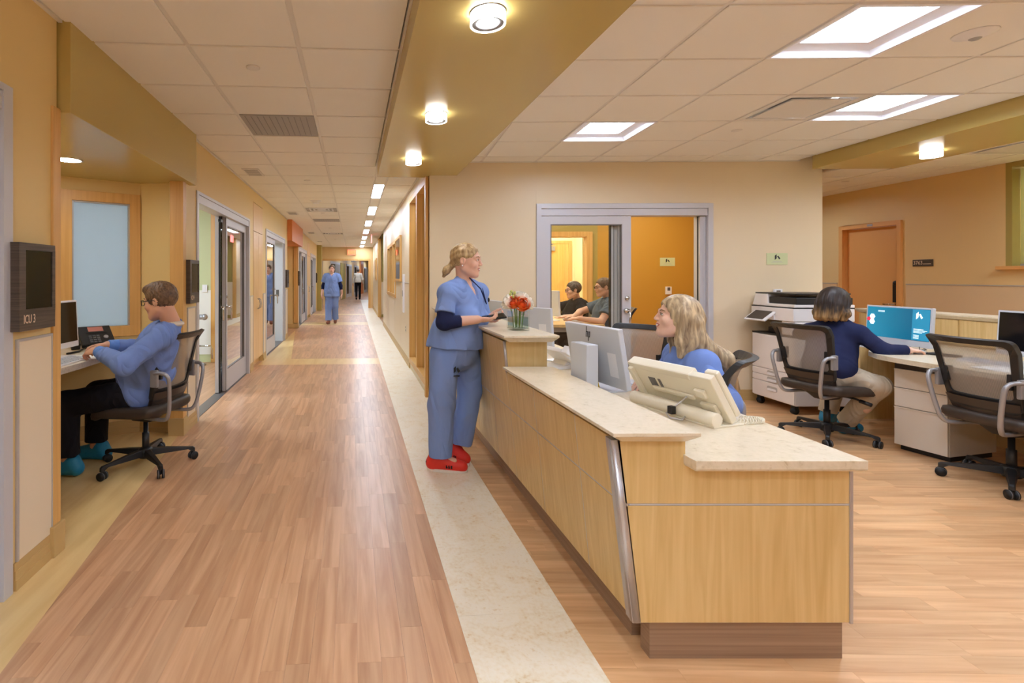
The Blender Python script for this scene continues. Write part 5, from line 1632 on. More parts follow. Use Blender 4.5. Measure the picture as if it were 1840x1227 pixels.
r = thing('green_sprig', 'small green leafy sprig sticking out above the roses', 'flower', (vx - .03, vy, vz + .2))
b = MB(); b.tube([(.02, 0, -.18), (.01, 0, -.05), (-.01, -.01, .045)], .0025, 6); b.build('stem', M['stem'], r)
for k in range(7):
    a = k * 2.4
    b = MB(); b.ball((-.008 + .014 * math.cos(a), -.01 + .014 * math.sin(a), .0 + .008 * k), .009, 8, 6, (1, .7, 1.3)); b.build('leaf_bud', plain('bud_yellow_green', (190, 196, 110), .5) if k == 0 else bpy.data.materials['bud_yellow_green'], r)
b = MB(); b.grid(lambda u, v: (.03 * v + .01, (u - .5) * .03 * math.sin(PI * v), -.02 + .03 * v), 4, 6); b.build('leaf', M['leafg'], r)

# ================================================================ PRINTER
pr = thing('office_printer', 'large white floor-standing copier against the back wall', 'printer', (4.07, 5.34, 0), -PI / 2)
Wp, Dp = .29, .60
M['prn'] = plain('printer_white', (236, 230, 228), .38)
b = MB(); b.box(-Wp, Wp, .012, Dp, .09, .77); b.build('body', M['prn'], pr, bevel=.008)
for z0, z1 in ((.10, .262), (.27, .332), (.338, .40)):
    b = MB(); b.box(-Wp + .004, Wp - .004, 0, .012, z0, z1); dr = b.build('drawer', M['prn'], pr, bevel=.003)
    zc = min(z1 - .035, (z0 + z1) / 2 + .02)
    b = MB(); b.prism(rounded([(-.07, -.026), (.07, -.026), (.07, .026), (-.07, .026)], .024, 5), 0.0, .002, basis((0, 0, zc), (1, 0, 0), (0, 0, 1))); b.build('grip_recess', M['trim_gray'], dr)
    b = MB(); b.prism(rounded([(-.06, -.022), (.06, -.022), (.06, .004), (-.06, .004)], .012, 5), 0.001, .009, basis((0, 0, zc), (1, 0, 0), (0, 0, 1))); b.build('handle', M['white_pl'], dr, bevel=.003)
b = MB(); b.box(-Wp + .004, Wp - .004, 0, .012, .408, .765); b.build('front_door', M['prn'], pr, bevel=.003)
b = MB(); b.box(-Wp, Wp, -.002, Dp, .77, .785); b.build('tray_deck', M['black'], pr, bevel=.003)
b = MB(); b.box(-Wp + .10, Wp - .2, .1, Dp - .05, .785, .84); b.build('output_tray', M['black'], pr, bevel=.01)
b = MB(); b.box(Wp - .17, Wp, .0, Dp, .785, .93); b.box(-Wp, Wp - .17, Dp - .14, Dp, .785, .93); b.build('tower', M['prn'], pr, bevel=.02, segs=3)
b = MB(); b.box(-Wp, Wp, -.01, Dp, .93, 1.06); b.build('scanner', M['prn'], pr, bevel=.008)
b = MB(); b.box(-Wp, Wp, -.006, Dp, 1.06, 1.07); b.build('platen_gap', M['black'], pr)
b = MB(); b.hexa([Vector(p) for p in ((-Wp, 0, 1.07), (-Wp + .23, 0, 1.07), (-Wp + .23, Dp, 1.07), (-Wp, Dp, 1.07), (-Wp + .02, .02, 1.2), (-Wp + .20, .02, 1.2), (-Wp + .20, Dp - .02, 1.2), (-Wp + .02, Dp - .02, 1.2))]); b.build('feeder', M['prn'], pr, bevel=.012, segs=3)
b = MB(); b.box(-Wp + .02, Wp - .02, .02, Dp - .02, 1.2, 1.212); b.build('feeder_lid', M['black'], pr, bevel=.004)
b = MB(); b.box(-Wp + .22, Wp, .02, Dp - .02, 1.10, 1.17, Matrix.Rotation(0.0, 4, 'Y')); b.build('feed_tray', M['black'], pr, bevel=.006)
b = MB(); b.box(-Wp + .19, Wp, 0, Dp, 1.07, 1.10); b.build('feed_base', M['prn'], pr, bevel=.006)
Tp = basis((-.10, -.05, .985), (1, 0, 0), (0, .80, .60))
b = MB(); b.box(-.14, .16, -.10, .10, -.016, 0, Tp); cp = b.build('control_panel', M['white_pl'], pr, bevel=.006)
b = MB(); b.box(-.12, .12, -.085, .085, 0, .002, Tp); b.build('touch_screen', M['seat'], cp)
b = MB(); b.box(-.03, .05, -.02, .02, .93, .98); b.build('panel_arm', M['white_pl'], pr, bevel=.004)
for sx in (-1, 1):
    for yy in (.05, Dp - .05):
        b = MB(); b.cyl((sx * (Wp - .06) - .018, yy, .035), (sx * (Wp - .06) + .018, yy, .035), .035, seg=18); b.box(sx * (Wp - .06) - .025, sx * (Wp - .06) + .025, yy - .02, yy + .02, .06, .092); b.build('caster', M['black_soft'], pr)

# ================================================================ RIGHT HAND DESK
dk = thing('staff_desk', 'tall backed maple staff desk along the right side of the station', 'desk', (5.2, 4.0, 0))
o = Vector((-5.2, -4.0, 0))
b = MB(); b.box(5.22, 5.40, 1.6, 5.58, 0.1, .99); b.box(5.24, 5.38, 1.62, 5.56, 0, .1); b.build('back_body', M['maple'], dk, loc=o)
for k in range(4):
    b = MB(); b.box(5.205, 5.22, 1.62 + k, 1.612 + k + .99 - .02, .765, .985); b.build('back_panel', M['maple'], dk, loc=o, bevel=.001)
b = MB(); b.box(5.0, 5.02, 3.4, 5.55, 0.1, .71); b.box(4.62, 5.0, 4.94, 4.96, 0, .71); b.box(4.3, 5.0, 2.9, 2.92, 0, .71); b.build('modesty_panel', M['maple'], dk, loc=o)
b = MB(); b.box(4.985, 5.0, 3.4, 5.55, 0.0, .1); b.build('kick_strip', M['base'], dk, loc=o)
top_slab('ledge_counter', 'tall stone ledge along the back of the right hand staff desk', [(5.17, 1.55), (5.47, 1.55), (5.47, 5.60), (5.17, 5.60)], 1.035, .043, [(5.205, 1.56), (5.43, 1.56), (5.43, 5.59), (5.205, 5.59)])
cv = [(3.99, 1.8), (3.965, 3.2), (3.96, 3.95), (3.99, 4.12), (4.09, 4.3), (4.25, 4.45), (4.45, 4.55)]
wt = [(5.19, 1.8), (5.19, 5.55), (4.75, 5.55), (4.75, 4.80), (4.62, 4.66)] + cv[::-1]
top_slab('desk_worktop', 'curved stone worktop of the right hand staff desk under the teal monitor', wt, .75, .038, wt, lip=.03)
pd = thing('file_pedestal', 'beige three drawer file pedestal under the right hand worktop', 'cabinet', (4.13, 3.925, 0), -1.335)
b = MB(); b.box(-.165, .165, .02, .52, .04, .69); b.build('body', M['beige_metal'], pd, bevel=.003)
b = MB(); b.box(-.15, .15, .05, .5, 0, .04); b.build('plinth', M['black'], pd)
b = MB(); b.box(-.163, .163, 0.004, .02, .648, .688); lk = b.build('lock_rail', M['seat'], pd)
b = MB(); b.cyl((.05, .006, .668), (.05, -.006, .668), .011, seg=14); b.build('lock', M['chrome'], lk)
for z0, z1 in ((.045, .338), (.352, .488), (.502, .638)):
    b = MB(); b.box(-.163, .163, 0, .02, z0, z1); dr = b.build('drawer', M['beige_metal'], pd, bevel=.002)
    b = MB(); b.box(-.163, .163, -.006, .012, z1, z1 + .009); b.build('pull_edge', M['beige_metal'], dr, bevel=.002)
def keyboard(label, loc, rz, mat='white_pl'):
    r = thing('keyboard', label, 'keyboard', loc, rz)
    b = MB(); b.hexa([Vector(p) for p in ((-.21, -.065, 0), (.21, -.065, 0), (.21, .065, 0), (-.21, .065, 0), (-.21, -.065, .01), (.21, -.065, .01), (.21, .065, .022), (-.21, .065, .022))]); b.build('case', M[mat], r, bevel=.003)
    b = MB()
    for i in range(5):
        for j in range(14): b.box(-.2 + j * .0287, -.175 + j * .0287, -.058 + i * .023, -.038 + i * .023, .012 + i * .0021, .018 + i * .0021)
    b.build('keys', M['silver_pl'] if mat == 'white_pl' else M['grey_rubber'], r, kind='stuff')
    return r
keyboard('white keyboard under the teal monitor', (4.33, 4.52, .75), face(1, 0))
keyboard('white keyboard in front of the dark monitor at the right edge', (4.36, 3.62, .75), face(1, 0))
keyboard('white keyboard under the hands of the man in the grey shirt', (2.46, 6.62, .80), face(-1, 0))
keyboard('white keyboard on the low worktop in front of the white all-in-one', (1.44, 2.93, .75), face(-1, -.2))
def mouse(label, loc, rz, mat='black'):
    r = thing('computer_mouse', label, 'mouse', loc, rz)
    b = MB(); b.ball((0, 0, .008), .03, 16, 8, (1, 1.75, .85)); b.build('shell', M[mat], r)
    b = MB(); b.box(-.004, .004, .015, .04, .028, .036); b.build('wheel', M['grey_rubber'], r)
mouse('computer mouse under the hand of the woman in the navy cardigan', (4.37, 4.15, .75), face(1, 0), 'silver')
r = thing('cable_organiser', 'black cable organiser lying beside the teal monitor', 'organiser', (4.46, 4.06, .75), .3)
b = MB(); b.box(-.05, .05, -.09, .09, 0, .015); b.build('case', M['black_soft'], r, bevel=.005)
b = MB(); b.tube([(0, .09, .01), (.03, .16, .02), (.1, .2, .05), (.2, .2, .01)], .003, 6); b.build('lead', M['black'], r)
r = thing('notepad', 'white sheets of paper on the right hand worktop beside the dark monitor', 'paper', (4.2, 3.28, .75), .1)
b = MB(); b.box(-.11, .11, -.15, .15, 0, .002); b.box(-.1, .12, .0, .28, .002, .004); b.build('sheets', M['paper'], r)

# ================================================================ ALCOVE DESK
AW = [(-1.99, 2.57), (-1.97, 3.30), (-2.0, 4.0), (-2.12, 4.50), (-2.18, 4.535), (-2.93, 3.98), (-2.84, 2.88), (-2.12, 2.47)]
AW = AW if area2(AW) > 0 else AW[::-1]
r = top_slab('alcove_worktop', 'grey stone desk top filling the alcove under the frosted window', AW, .82, .04, AW, lip=.03)
r.children[0].data.materials[0] = speckle('stone_grey', [(186, 176, 156), (204, 196, 178), (214, 206, 190), (220, 212, 198), (196, 186, 164)], 9, .3)
b = MB(); b.box(-.02, .02, -.45, -.41, -.78, 0); b.box(-.5, -.46, .5, .54, -.78, 0); b.build('support_leg', M['alu_dark'], r)
r = thing('notebook', 'open white notebook under the hands of the seated man in the alcove', 'notebook', (-2.06, 3.52, .82), .25)
b = MB(); b.box(-.13, 0, -.1, .1, 0, .008); b.box(0.001, .13, -.1, .1, 0, .006); b.build('pages', M['paper'], r, bevel=.002)
b = MB(); b.box(-.135, .135, -.105, .105, 0, .0012); b.build('cover', M['silver_pl'], r)
keyboard('low white keyboard in front of the dark alcove monitor', (-2.075, 3.25, .82), face(-1, 0))
r = thing('cable', 'black cord bundle lying between the alcove monitor and the black phone', 'cable', (-2.28, 3.86, .82))
b = MB(); b.tube([(0, -.2, .006), (.03, -.1, .008), (0, 0, .012), (.04, .1, .03), (.0, .16, .05)], .007, 8); b.build('lead', M['black'], r)

# ================================================================ ROOM DISPLAY SIGNS
def icu_sign(s0, txt, lab, W_=.265):
    x, y = cw(TL, s0)
    r = thing('room_display', lab, 'sign', (x, y, 1.335), PHI + PI / 2, 'dark display boxes beside the patient room doors')
    b = MB()
    b.box(0, W_, -.05, 0, -.195, -.10); b.box(0, W_, -.05, 0, .163, .195); b.box(0, .045, -.05, 0, -.10, .163); b.box(W_ - .022, W_, -.05, 0, -.10, .163); b.box(.045, W_ - .022, -.012, 0, -.10, .163)
    b.build('housing', M['dark_wood'], r, bevel=.0015)
    b = MB(); b.box(.046, W_ - .023, -.046, -.012, -.099, .162); b.build('screen', M['dark_screen'], r)
    if txt: text_part('lettering', txt, .055, basis((.028, -.0505, -.145), (1, 0, 0), (0, 0, 1)), M['sign_text'], r, align='LEFT', sx=.62)
icu_sign(2.29, 'ICU 3', 'dark display box reading ICU 3 beside the nearest door')
icu_sign(4.60, 'ICU 4', 'dark display box reading ICU 4 at the far side of the alcove')
icu_sign(11.24, None, 'dark display box just before the orange soffit')
icu_sign(13.72, None, 'dark display box just past the orange soffit')
icu_sign(20.3, None, 'dark display box before the olive column at the corridor end')

# ================================================================ WALL FITTINGS
def on_back(p, q, z): return (p * cps - q * sps, p * sps + q * cps, z)
def logo_card(name, lab, p, q, z):
    r = thing(name, lab, 'sign', on_back(p, q, z), PSI, 'pale green emblem cards')
    b = MB(); b.box(-.115, .115, -.006, 0, -.065, .065); b.build('card', M['card'], r, bevel=.001)
    b = MB()
    ref = basis((0, -.0062, .018), (1, 0, 0), (0, 0, 1))
    for P in EMB:
        P2 = [(x * 1.15, y * 1.0) for x, y in P]
        b.prism(P2 if area2(P2) > 0 else P2[::-1], 0, .0006, ref)
    b.build('emblem', M['ink'], r)
    b = MB(); b.box(-.05, .05, -.0066, -.006, -.030, -.026); b.box(-.065, .065, -.0066, -.006, -.042, -.039); b.build('small_print', M['trim_gray'], r)
logo_card('emblem_card', 'pale green emblem card on the beige back wall above the copier', 4.27, Q, 1.578)
logo_card('emblem_card', 'pale green emblem card on the ochre office wall seen through the open door', 4.26, 8.03, 1.61)
def thermostat(lab, p, q, z, h=.12):
    r = thing('thermostat', lab, 'thermostat', on_back(p, q, z), PSI, 'white thermostats')
    b = MB(); b.box(-.045, .045, -.025, 0, -h / 2, h / 2); b.build('case', M['white_pl'], r, bevel=.004)
    b = MB(); b.box(-.022, .022, -.0265, -.025, -.002, h / 2 - .012); b.build('display', M['alu_dark'], r)
thermostat('white thermostat on the ochre office wall below the emblem card', 4.27, 8.03, 1.165)
thermostat('white thermostat on the back wall just above the copier', 4.27, Q, 1.195, .09)
# office desk
r = thing('office_desk', 'pale maple desk in the office behind the glass sliding door', 'desk', (2.25, 6.9, 0))
b = MB(); b.box(-.4, .42, -.75, .75, .765, .80); b.build('top', M['cabinet'], r, bevel=.003)
for sx in (-.36, .36):
    for sy in (-.68, .68):
        b = MB(); b.box(sx - .025, sx + .025, sy - .025, sy + .025, 0, .765); b.build('leg', M['silver'], r)
b = MB(); b.box(-.36, .36, -.66, .66, .70, .764); b.build('apron', M['silver'], r)
# ================================================================ PEOPLE
# bodies, clothes and hair are each one smooth surface grown from blended limb volumes
def npv(v): return np.array((v[0], v[1], v[2]), dtype=np.float32)

class Blend:
    def __init__(s, h):
        s.h = h; s.ops = []; s.disp = None
    def cone(s, a, b, ra, rb, k=0.02, fa=False, fb=False, sq=None, op='add'):
        """round cone a-b; flat ends with fa / fb; sq = (unit vector, factor): thinner along that vector by the factor"""
        s.ops.append(('cone', npv(a), npv(b), ra, rb, k, fa, fb, None if sq is None else (npv(sq[0]), sq[1]), op)); return s
    def ell(s, c, r, ax=None, k=0.02, op='add'):
        ax = ax or (Vector((1, 0, 0)), Vector((0, 1, 0)), Vector((0, 0, 1)))
        s.ops.append(('ell', npv(c), r, [npv(a) for a in ax], k, op)); return s
    def keep(s, p, n, k=0.004):
        """cut everything away on the negative side of the plane through p with normal n"""
        s.ops.append(('plane', npv(p), npv(n), k)); return s
    def _bbox(s, o):
        if o[0] == 'cone':
            a, b, r = o[1], o[2], max(o[3], o[4])
            return np.minimum(a, b) - r, np.maximum(a, b) + r
        c = o[1]; R_ = np.sqrt(sum((o[3][i] * o[2][i]) ** 2 for i in range(3)))
        return c - R_, c + R_
    def surface(s, name, mats, parent, loc):
        h = np.float32(s.h)
        adds = [o for o in s.ops if o[0] != 'plane' and o[-1] == 'add']
        lo = np.min([s._bbox(o)[0] for o in adds], axis=0) - 4 * h - 0.01
        hi = np.max([s._bbox(o)[1] for o in adds], axis=0) + 4 * h + 0.01
        n = np.ceil((hi - lo) / h).astype(int) + 1
        gx = [lo[i] + h * np.arange(n[i], dtype=np.float32) for i in range(3)]
        D = np.full(n, 0.25, dtype=np.float32)
        for o in s.ops:
            if o[0] == 'plane':
                p, nn, k = o[1], o[2], o[3]
                d = -((gx[0][:, None, None] - p[0]) * nn[0] + (gx[1][None, :, None] - p[1]) * nn[1] + (gx[2][None, None, :] - p[2]) * nn[2])
                hh = np.clip(0.5 - 0.5 * (d - D) / k, 0, 1)
                D = d * (1 - hh) + D * hh + k * hh * (1 - hh)
                continue
            k = o[5] if o[0] == 'cone' else o[4]
            m = k + 2.5 * h
            b0, b1 = s._bbox(o)
            i0 = np.clip(np.floor((b0 - m - lo) / h).astype(int), 0, n - 1)
            i1 = np.clip(np.ceil((b1 + m - lo) / h).astype(int) + 1, 1, n)
            if np.any(i1 <= i0): continue
            sl = tuple(slice(i0[q], i1[q]) for q in range(3))
            x = gx[0][sl[0]][:, None, None]; y = gx[1][sl[1]][None, :, None]; z = gx[2][sl[2]][None, None, :]
            if o[0] == 'cone':
                _, a, b, ra, rb, k, fa, fb, sq, op = o
                ab = b - a; L2 = float(ab @ ab) + 1e-9
                px, py, pz = x - a[0], y - a[1], z - a[2]
                t = (px * ab[0] + py * ab[1] + pz * ab[2]) / L2
                tc = np.clip(t, 0, 1)
                qx, qy, qz = px - tc * ab[0], py - tc * ab[1], pz - tc * ab[2]
                d2 = qx * qx + qy * qy + qz * qz
                rr = ra + (rb - ra) * tc
                if sq is not None:
                    pr = qx * sq[0][0] + qy * sq[0][1] + qz * sq[0][2]
                    d2 = d2 + pr * pr * (sq[1] ** 2 - 1)
                d = np.sqrt(np.maximum(d2, 0)) - rr
                L = math.sqrt(L2)
                if fa: d = np.maximum(d, -t * L)
                if fb: d = np.maximum(d, (t - 1) * L)
            else:
                _, c, r, ax, k, op = o
                px, py, pz = x - c[0], y - c[1], z - c[2]
                q = [(px * a[0] + py * a[1] + pz * a[2]) for a in ax]
                k0 = np.sqrt((q[0] / r[0]) ** 2 + (q[1] / r[1]) ** 2 + (q[2] / r[2]) ** 2) + 1e-6
                k1 = np.sqrt((q[0] / r[0] ** 2) ** 2 + (q[1] / r[1] ** 2) ** 2 + (q[2] / r[2] ** 2) ** 2) + 1e-6
                d = k0 * (k0 - 1) / k1
            cur = D[sl]
            if op == 'add':
                hh = np.clip(0.5 + 0.5 * (cur - d) / k, 0, 1)
                D[sl] = cur * (1 - hh) + d * hh - k * hh * (1 - hh)
            else:
                d = -d
                hh = np.clip(0.5 - 0.5 * (cur - d) / k, 0, 1)
                D[sl] = cur * hh + d * (1 - hh) if False else np.maximum(cur, d) + np.maximum(k - np.abs(cur - d), 0) ** 2 / (4 * k)
        if s.disp is not None:
            x = gx[0][:, None, None]; y = gx[1][None, :, None]; z = gx[2][None, None, :]
            D = D + s.disp(x, y, z)
        V, Fq = surface_net(D, lo, h)
        V = V - npv(loc)
        me = bpy.data.meshes.new(name)
        me.vertices.add(len(V)); me.vertices.foreach_set('co', V.astype(np.float32).ravel())
        me.loops.add(Fq.size); me.loops.foreach_set('vertex_index', Fq.astype(np.int32).ravel())
        me.polygons.add(len(Fq)); me.polygons.foreach_set('loop_start', np.arange(0, Fq.size, 4, dtype=np.int32))
        me.polygons.foreach_set('use_smooth', np.ones(len(Fq), dtype=bool))
        me.update(calc_edges=True); me.validate()
        for m in (mats if isinstance(mats, (list, tuple)) else [mats]): me.materials.append(m)
        o = link(bpy.data.objects.new(name, me)); o.parent = parent
        return o

def surface_net(D, lo, h):
    S_ = D < 0
    nx, ny, nz = D.shape
    c = S_[:-1, :-1, :-1].astype(np.int8)
    tot = np.zeros((nx - 1, ny - 1, nz - 1), dtype=np.int8)
    for i in (0, 1):
        for j in (0, 1):
            for k in (0, 1):
                tot += S_[i:nx - 1 + i, j:ny - 1 + j, k:nz - 1 + k]
    act = (tot > 0) & (tot < 8)
    I, J, K = np.nonzero(act)
    idx = np.full(act.shape, -1, dtype=np.int32)
    idx[I, J, K] = np.arange(len(I), dtype=np.int32)
    corners = [(i, j, k) for i in (0, 1) for j in (0, 1) for k in (0, 1)]
    val = {q: D[I + q[0], J + q[1], K + q[2]] for q in corners}
    acc = np.zeros((len(I), 3), dtype=np.float32); cnt = np.zeros(len(I), dtype=np.float32)
    for a in corners:
        for ax in range(3):
            if a[ax] == 0:
                b = list(a); b[ax] = 1; b = tuple(b)
                va, vb = val[a], val[b]
                cr = (va < 0) != (vb < 0)
                t = np.where(cr, va / np.where(cr, va - vb, 1), 0)
                for q in range(3):
                    acc[:, q] += np.where(cr, a[q] + (t if q == ax else 0), 0)
                cnt += cr
    V = (acc / cnt[:, None] + np.stack((I, J, K), 1)) * h + lo
    quads = []
    for ax in range(3):
        o1, o2 = [q for q in range(3) if q != ax]
        sh = [nx, ny, nz]
        A_ = [slice(1, sh[q] - 1) for q in range(3)]; B_ = list(A_)
        A_[ax] = slice(0, sh[ax] - 1); B_[ax] = slice(1, sh[ax])
        sa, sb = S_[tuple(A_)], S_[tuple(B_)]
        e = np.nonzero(sa != sb)
        P = [e[q] + (0 if q == ax else 1) for q in range(3)]
        def cell(d1, d2):
            Q_ = list(P); Q_[o1] = P[o1] - d1; Q_[o2] = P[o2] - d2
            return idx[Q_[0], Q_[1], Q_[2]]
        q4 = np.stack((cell(1, 1), cell(0, 1), cell(0, 0), cell(1, 0)), 1)
        fl = sa[e]                        # inside at the lower end: normal along +axis
        if ax == 1: fl = ~fl
        q4[~fl] = q4[~fl][:, ::-1]
        quads.append(q4)
    Fq = np.concatenate(quads)
    Fq = Fq[(Fq >= 0).all(1)]
    return V, Fq

def folds(amp=0.004, f=38.0, seed=0.0, vert=0.5):
    def fn(x, y, z):
        a = np.sin(f * (x * 0.9 + 0.5 * z * (1 - vert)) + 2.2 * np.sin(9 * z + seed) + seed)
        b = np.sin(f * 1.3 * (y - 0.4 * z * (1 - vert)) + 2.0 * np.sin(8 * z + 11 * x + 2 * seed))
        c_ = np.sin(f * 0.8 * (z * (1 - vert) + 0.35 * x - 0.3 * y) + 2.5 * np.sin(12 * x + 10 * y + seed))
        w1 = np.sin(5.1 * x + 7.3 * z + seed) * np.sin(6.7 * y - 4.9 * z + 2 * seed)
        return amp * (a * b * 0.5 + 0.5 * c_ * a + (np.abs(c_) ** 0.5 - 0.6) * (0.6 + 0.6 * w1))
    return fn

# ---- materials for people
def skin(name, col):
    k = NT(name)
    k.b.inputs['Base Color'].default_value = rgb(*col)
    k.b.inputs['Roughness'].default_value = 0.5
    k.b.inputs['Subsurface Weight'].default_value = 0.12
    k.b.inputs['Subsurface Radius'].default_value = (0.8, 0.3, 0.15)
    k.b.inputs['Subsurface Scale'].default_value = 0.01
    return k.m
def cloth(name, col, wrinkle=0.5, scale=5.0):
    k = NT(name)
    k.b.inputs['Base Color'].default_value = rgb(*col)
    k.b.inputs['Roughness'].default_value = 0.85
    k.b.inputs['Specular IOR Level'].default_value = 0.2
    tc = k.add('ShaderNodeTexCoord')
    mp = k.add('ShaderNodeMapping')
    mp.inputs['Scale'].default_value = (1.0, 1.0, 0.55)
    n1 = k.add('ShaderNodeTexNoise')
    n1.inputs['Scale'].default_value = scale
    n1.inputs['Detail'].default_value = 0.6
    n1.inputs['Distortion'].default_value = 1.1
    rd = k.add('ShaderNodeMath', operation='PINGPONG')       # sharp creases
    rd.inputs[1].default_value = 0.11
    n2 = k.add('ShaderNodeTexNoise')
    n2.inputs['Scale'].default_value = 500
    b1 = k.add('ShaderNodeBump')
    b1.inputs['Strength'].default_value = wrinkle
    b1.inputs['Distance'].default_value = 0.12
    b2 = k.add('ShaderNodeBump')
    b2.inputs['Strength'].default_value = 0.12
    b2.inputs['Distance'].default_value = 0.001
    k.link(tc.outputs['Object'], mp.inputs[0]); k.link(mp.outputs[0], n1.inputs['Vector']); k.link(tc.outputs['Object'], n2.inputs['Vector'])
    k.link(n1.outputs['Fac'], rd.inputs[0]); k.link(rd.outputs[0], b1.inputs['Height']); k.link(n2.outputs['Fac'], b2.inputs['Height'])
    k.link(b1.outputs[0], b2.inputs['Normal']); k.link(b2.outputs[0], k.b.inputs['Normal'])
    return k.m
PM = dict(
    skin_a=skin('skin_fair', (232, 188, 164)), skin_b=skin('skin_rosy', (228, 180, 156)), skin_c=skin('skin_warm', (214, 164, 136)),
    scrub=cloth('scrub_blue', (128, 154, 210)), gown=cloth('gown_blue', (116, 142, 204)), cuff=cloth('cuff_blue', (104, 146, 220)),
    navy=cloth('navy_knit', (34, 40, 74), .2), black=cloth('black_cloth', (34, 33, 36), .35), blackt=cloth('dark_trousers', (26, 25, 32)),
    grey=cloth('grey_tee', (92, 102, 112)), khaki=cloth('khaki', (196, 182, 160)), white=cloth('white_shirt', (214, 206, 192)),
    red=plain('shoe_red', (222, 48, 34), .5), sole=plain('shoe_sole', (226, 218, 208), .6), boot=plain('shoe_cover_blue', (24, 132, 178), .5, bump=.5, bscale=90),
    brown=plain('shoe_brown', (128, 72, 48), .5), lip=plain('lips', (188, 108, 98), .4), lip_m=plain('lips_pale', (186, 130, 110), .45), eye=plain('eye_white', (236, 232, 226), .2), iris=plain('iris', (60, 52, 44), .2),
    teeth=plain('teeth', (240, 236, 228), .3), frame=plain('spectacle_frame', (26, 26, 30), .3))
PM['hair_b'] = grain('hair_blonde', (140, 108, 70), (214, 186, 136), (55, 55, 9), .45, 3, .8, .3, .3, .7)
PM['hair_b2'] = grain('hair_highlights', (116, 92, 68), (214, 190, 150), (42, 42, 6), .45, 3, .6, .3, .32, .68)
PM['hair_br'] = grain('hair_brown', (66, 46, 32), (134, 104, 76), (70, 70, 40), .5, 4, .8, .4)
PM['hair_dk'] = grain('hair_dark', (36, 28, 24), (104, 88, 76), (60, 60, 30), .5, 4, .8, .4)
def ombre():
    k = NT('hair_ombre')
    tc = k.add('ShaderNodeTexCoord'); mp = k.add('ShaderNodeMapping'); mp.inputs['Scale'].default_value = (60, 60, 5)
    no = k.add('ShaderNodeTexNoise'); no.inputs['Scale'].default_value = 1; no.inputs['Detail'].default_value = 4
    sx = k.add('ShaderNodeSeparateXYZ'); mr = k.add('ShaderNodeMapRange')
    mr.inputs['From Min'].default_value = 1.22; mr.inputs['From Max'].default_value = 1.00
    ad = k.add('ShaderNodeMath', operation='MULTIPLY')
    cr = k.add('ShaderNodeValToRGB'); cr.color_ramp.elements[0].position = .22; cr.color_ramp.elements[0].color = rgb(40, 26, 20); cr.color_ramp.elements[1].position = .74; cr.color_ramp.elements[1].color = rgb(206, 160, 98)
    k.link(tc.outputs['Object'], mp.inputs[0]); k.link(mp.outputs[0], no.inputs['Vector']); k.link(tc.outputs['Object'], sx.inputs[0]); k.link(sx.outputs['Z'], mr.inputs['Value'])
    k.link(mr.outputs[0], ad.inputs[0]); k.link(no.outputs['Fac'], ad.inputs[1]); k.link(ad.outputs[0], cr.inputs[0]); k.link(cr.outputs[0], k.b.inputs['Base Color'])
    k.b.inputs['Roughness'].default_value = .5
    return k.m
PM['hair_om'] = ombre()

# ---- anatomy (all points in world coordinates; meshes are stored relative to the person's base)
def V3(*a): return Vector(a)
def frame_head(f, up=(0, 0, 1)):
    f = Vector(f).normalized(); u = Vector(up); r = f.cross(u).normalized(); u = r.cross(f).normalized()
    return f, r, u
def add_head(B, c, f, r, u, s, neck, woman):
    P = lambda a, b, d: c + (r * a + f * b + u * d) * s
    ax = (r, f, u)
    B.ell(P(0, -.012, .030), (.075 * s, .095 * s, .086 * s), ax, .01)
    B.ell(P(0, .026, -.032), (.060 * s, .062 * s, .078 * s), ax, .03)
    B.cone(P(0, .036, -.074), P(0, .066, -.098), .036 * s, .020 * s, .028)
    for q in (-1, 1):
        B.cone(P(.052 * q, -.006, -.055), P(.02 * q, .058, -.092), .020 * s, .020 * s, .025)
        B.ell(P(.040 * q, .060, -.026), (.026 * s, .024 * s, .024 * s), ax, .02)
        B.cone(P(.012 * q, .084, .026), P(.046 * q, .066, .024), .010 * s, .009 * s, .012)
    for q in (-1, 1):
        B.ell(P(.033 * q, .100, .006), (.017 * s, .016 * s, .011 * s), ax, .012, 'sub')
        B.ell(P(.033 * q, .076, .007), (.0155 * s, .0125 * s, .0105 * s), ax, .004)
    B.cone(P(0, .086, .016), P(0, .1045, -.022), .0075 * s, .0095 * s, .010)
    for q in (-1, 1): B.ell(P(.011 * q, .096, -.026), (.008 * s, .010 * s, .007 * s), ax, .006)
    B.ell(P(0, .064, -.054), (.036 * s, .030 * s, .028 * s), ax, .014)
    B.ell(P(0, .090, -.0505), (.017 * s, .0085 * s, .006 * s), ax, .006); B.ell(P(0, .088, -.0625), (.015 * s, .0085 * s, .0065 * s), ax, .006)
    B.ell(P(0, .074, -.093), (.017 * s, .014 * s, .014 * s), ax, .014)
    for q in (-1, 1):
        B.ell(P(.077 * q, -.010, -.004), (.010 * s, .018 * s, .028 * s), ax, .006)
        B.ell(P(.086 * q, -.006, -.002), (.006 * s, .010 * s, .016 * s), ax, .004, 'sub')
    B.cone(P(0, -.030, -.050), neck, (.043 if woman else .051) * s, (.048 if woman else .057) * s, .02)
    return P
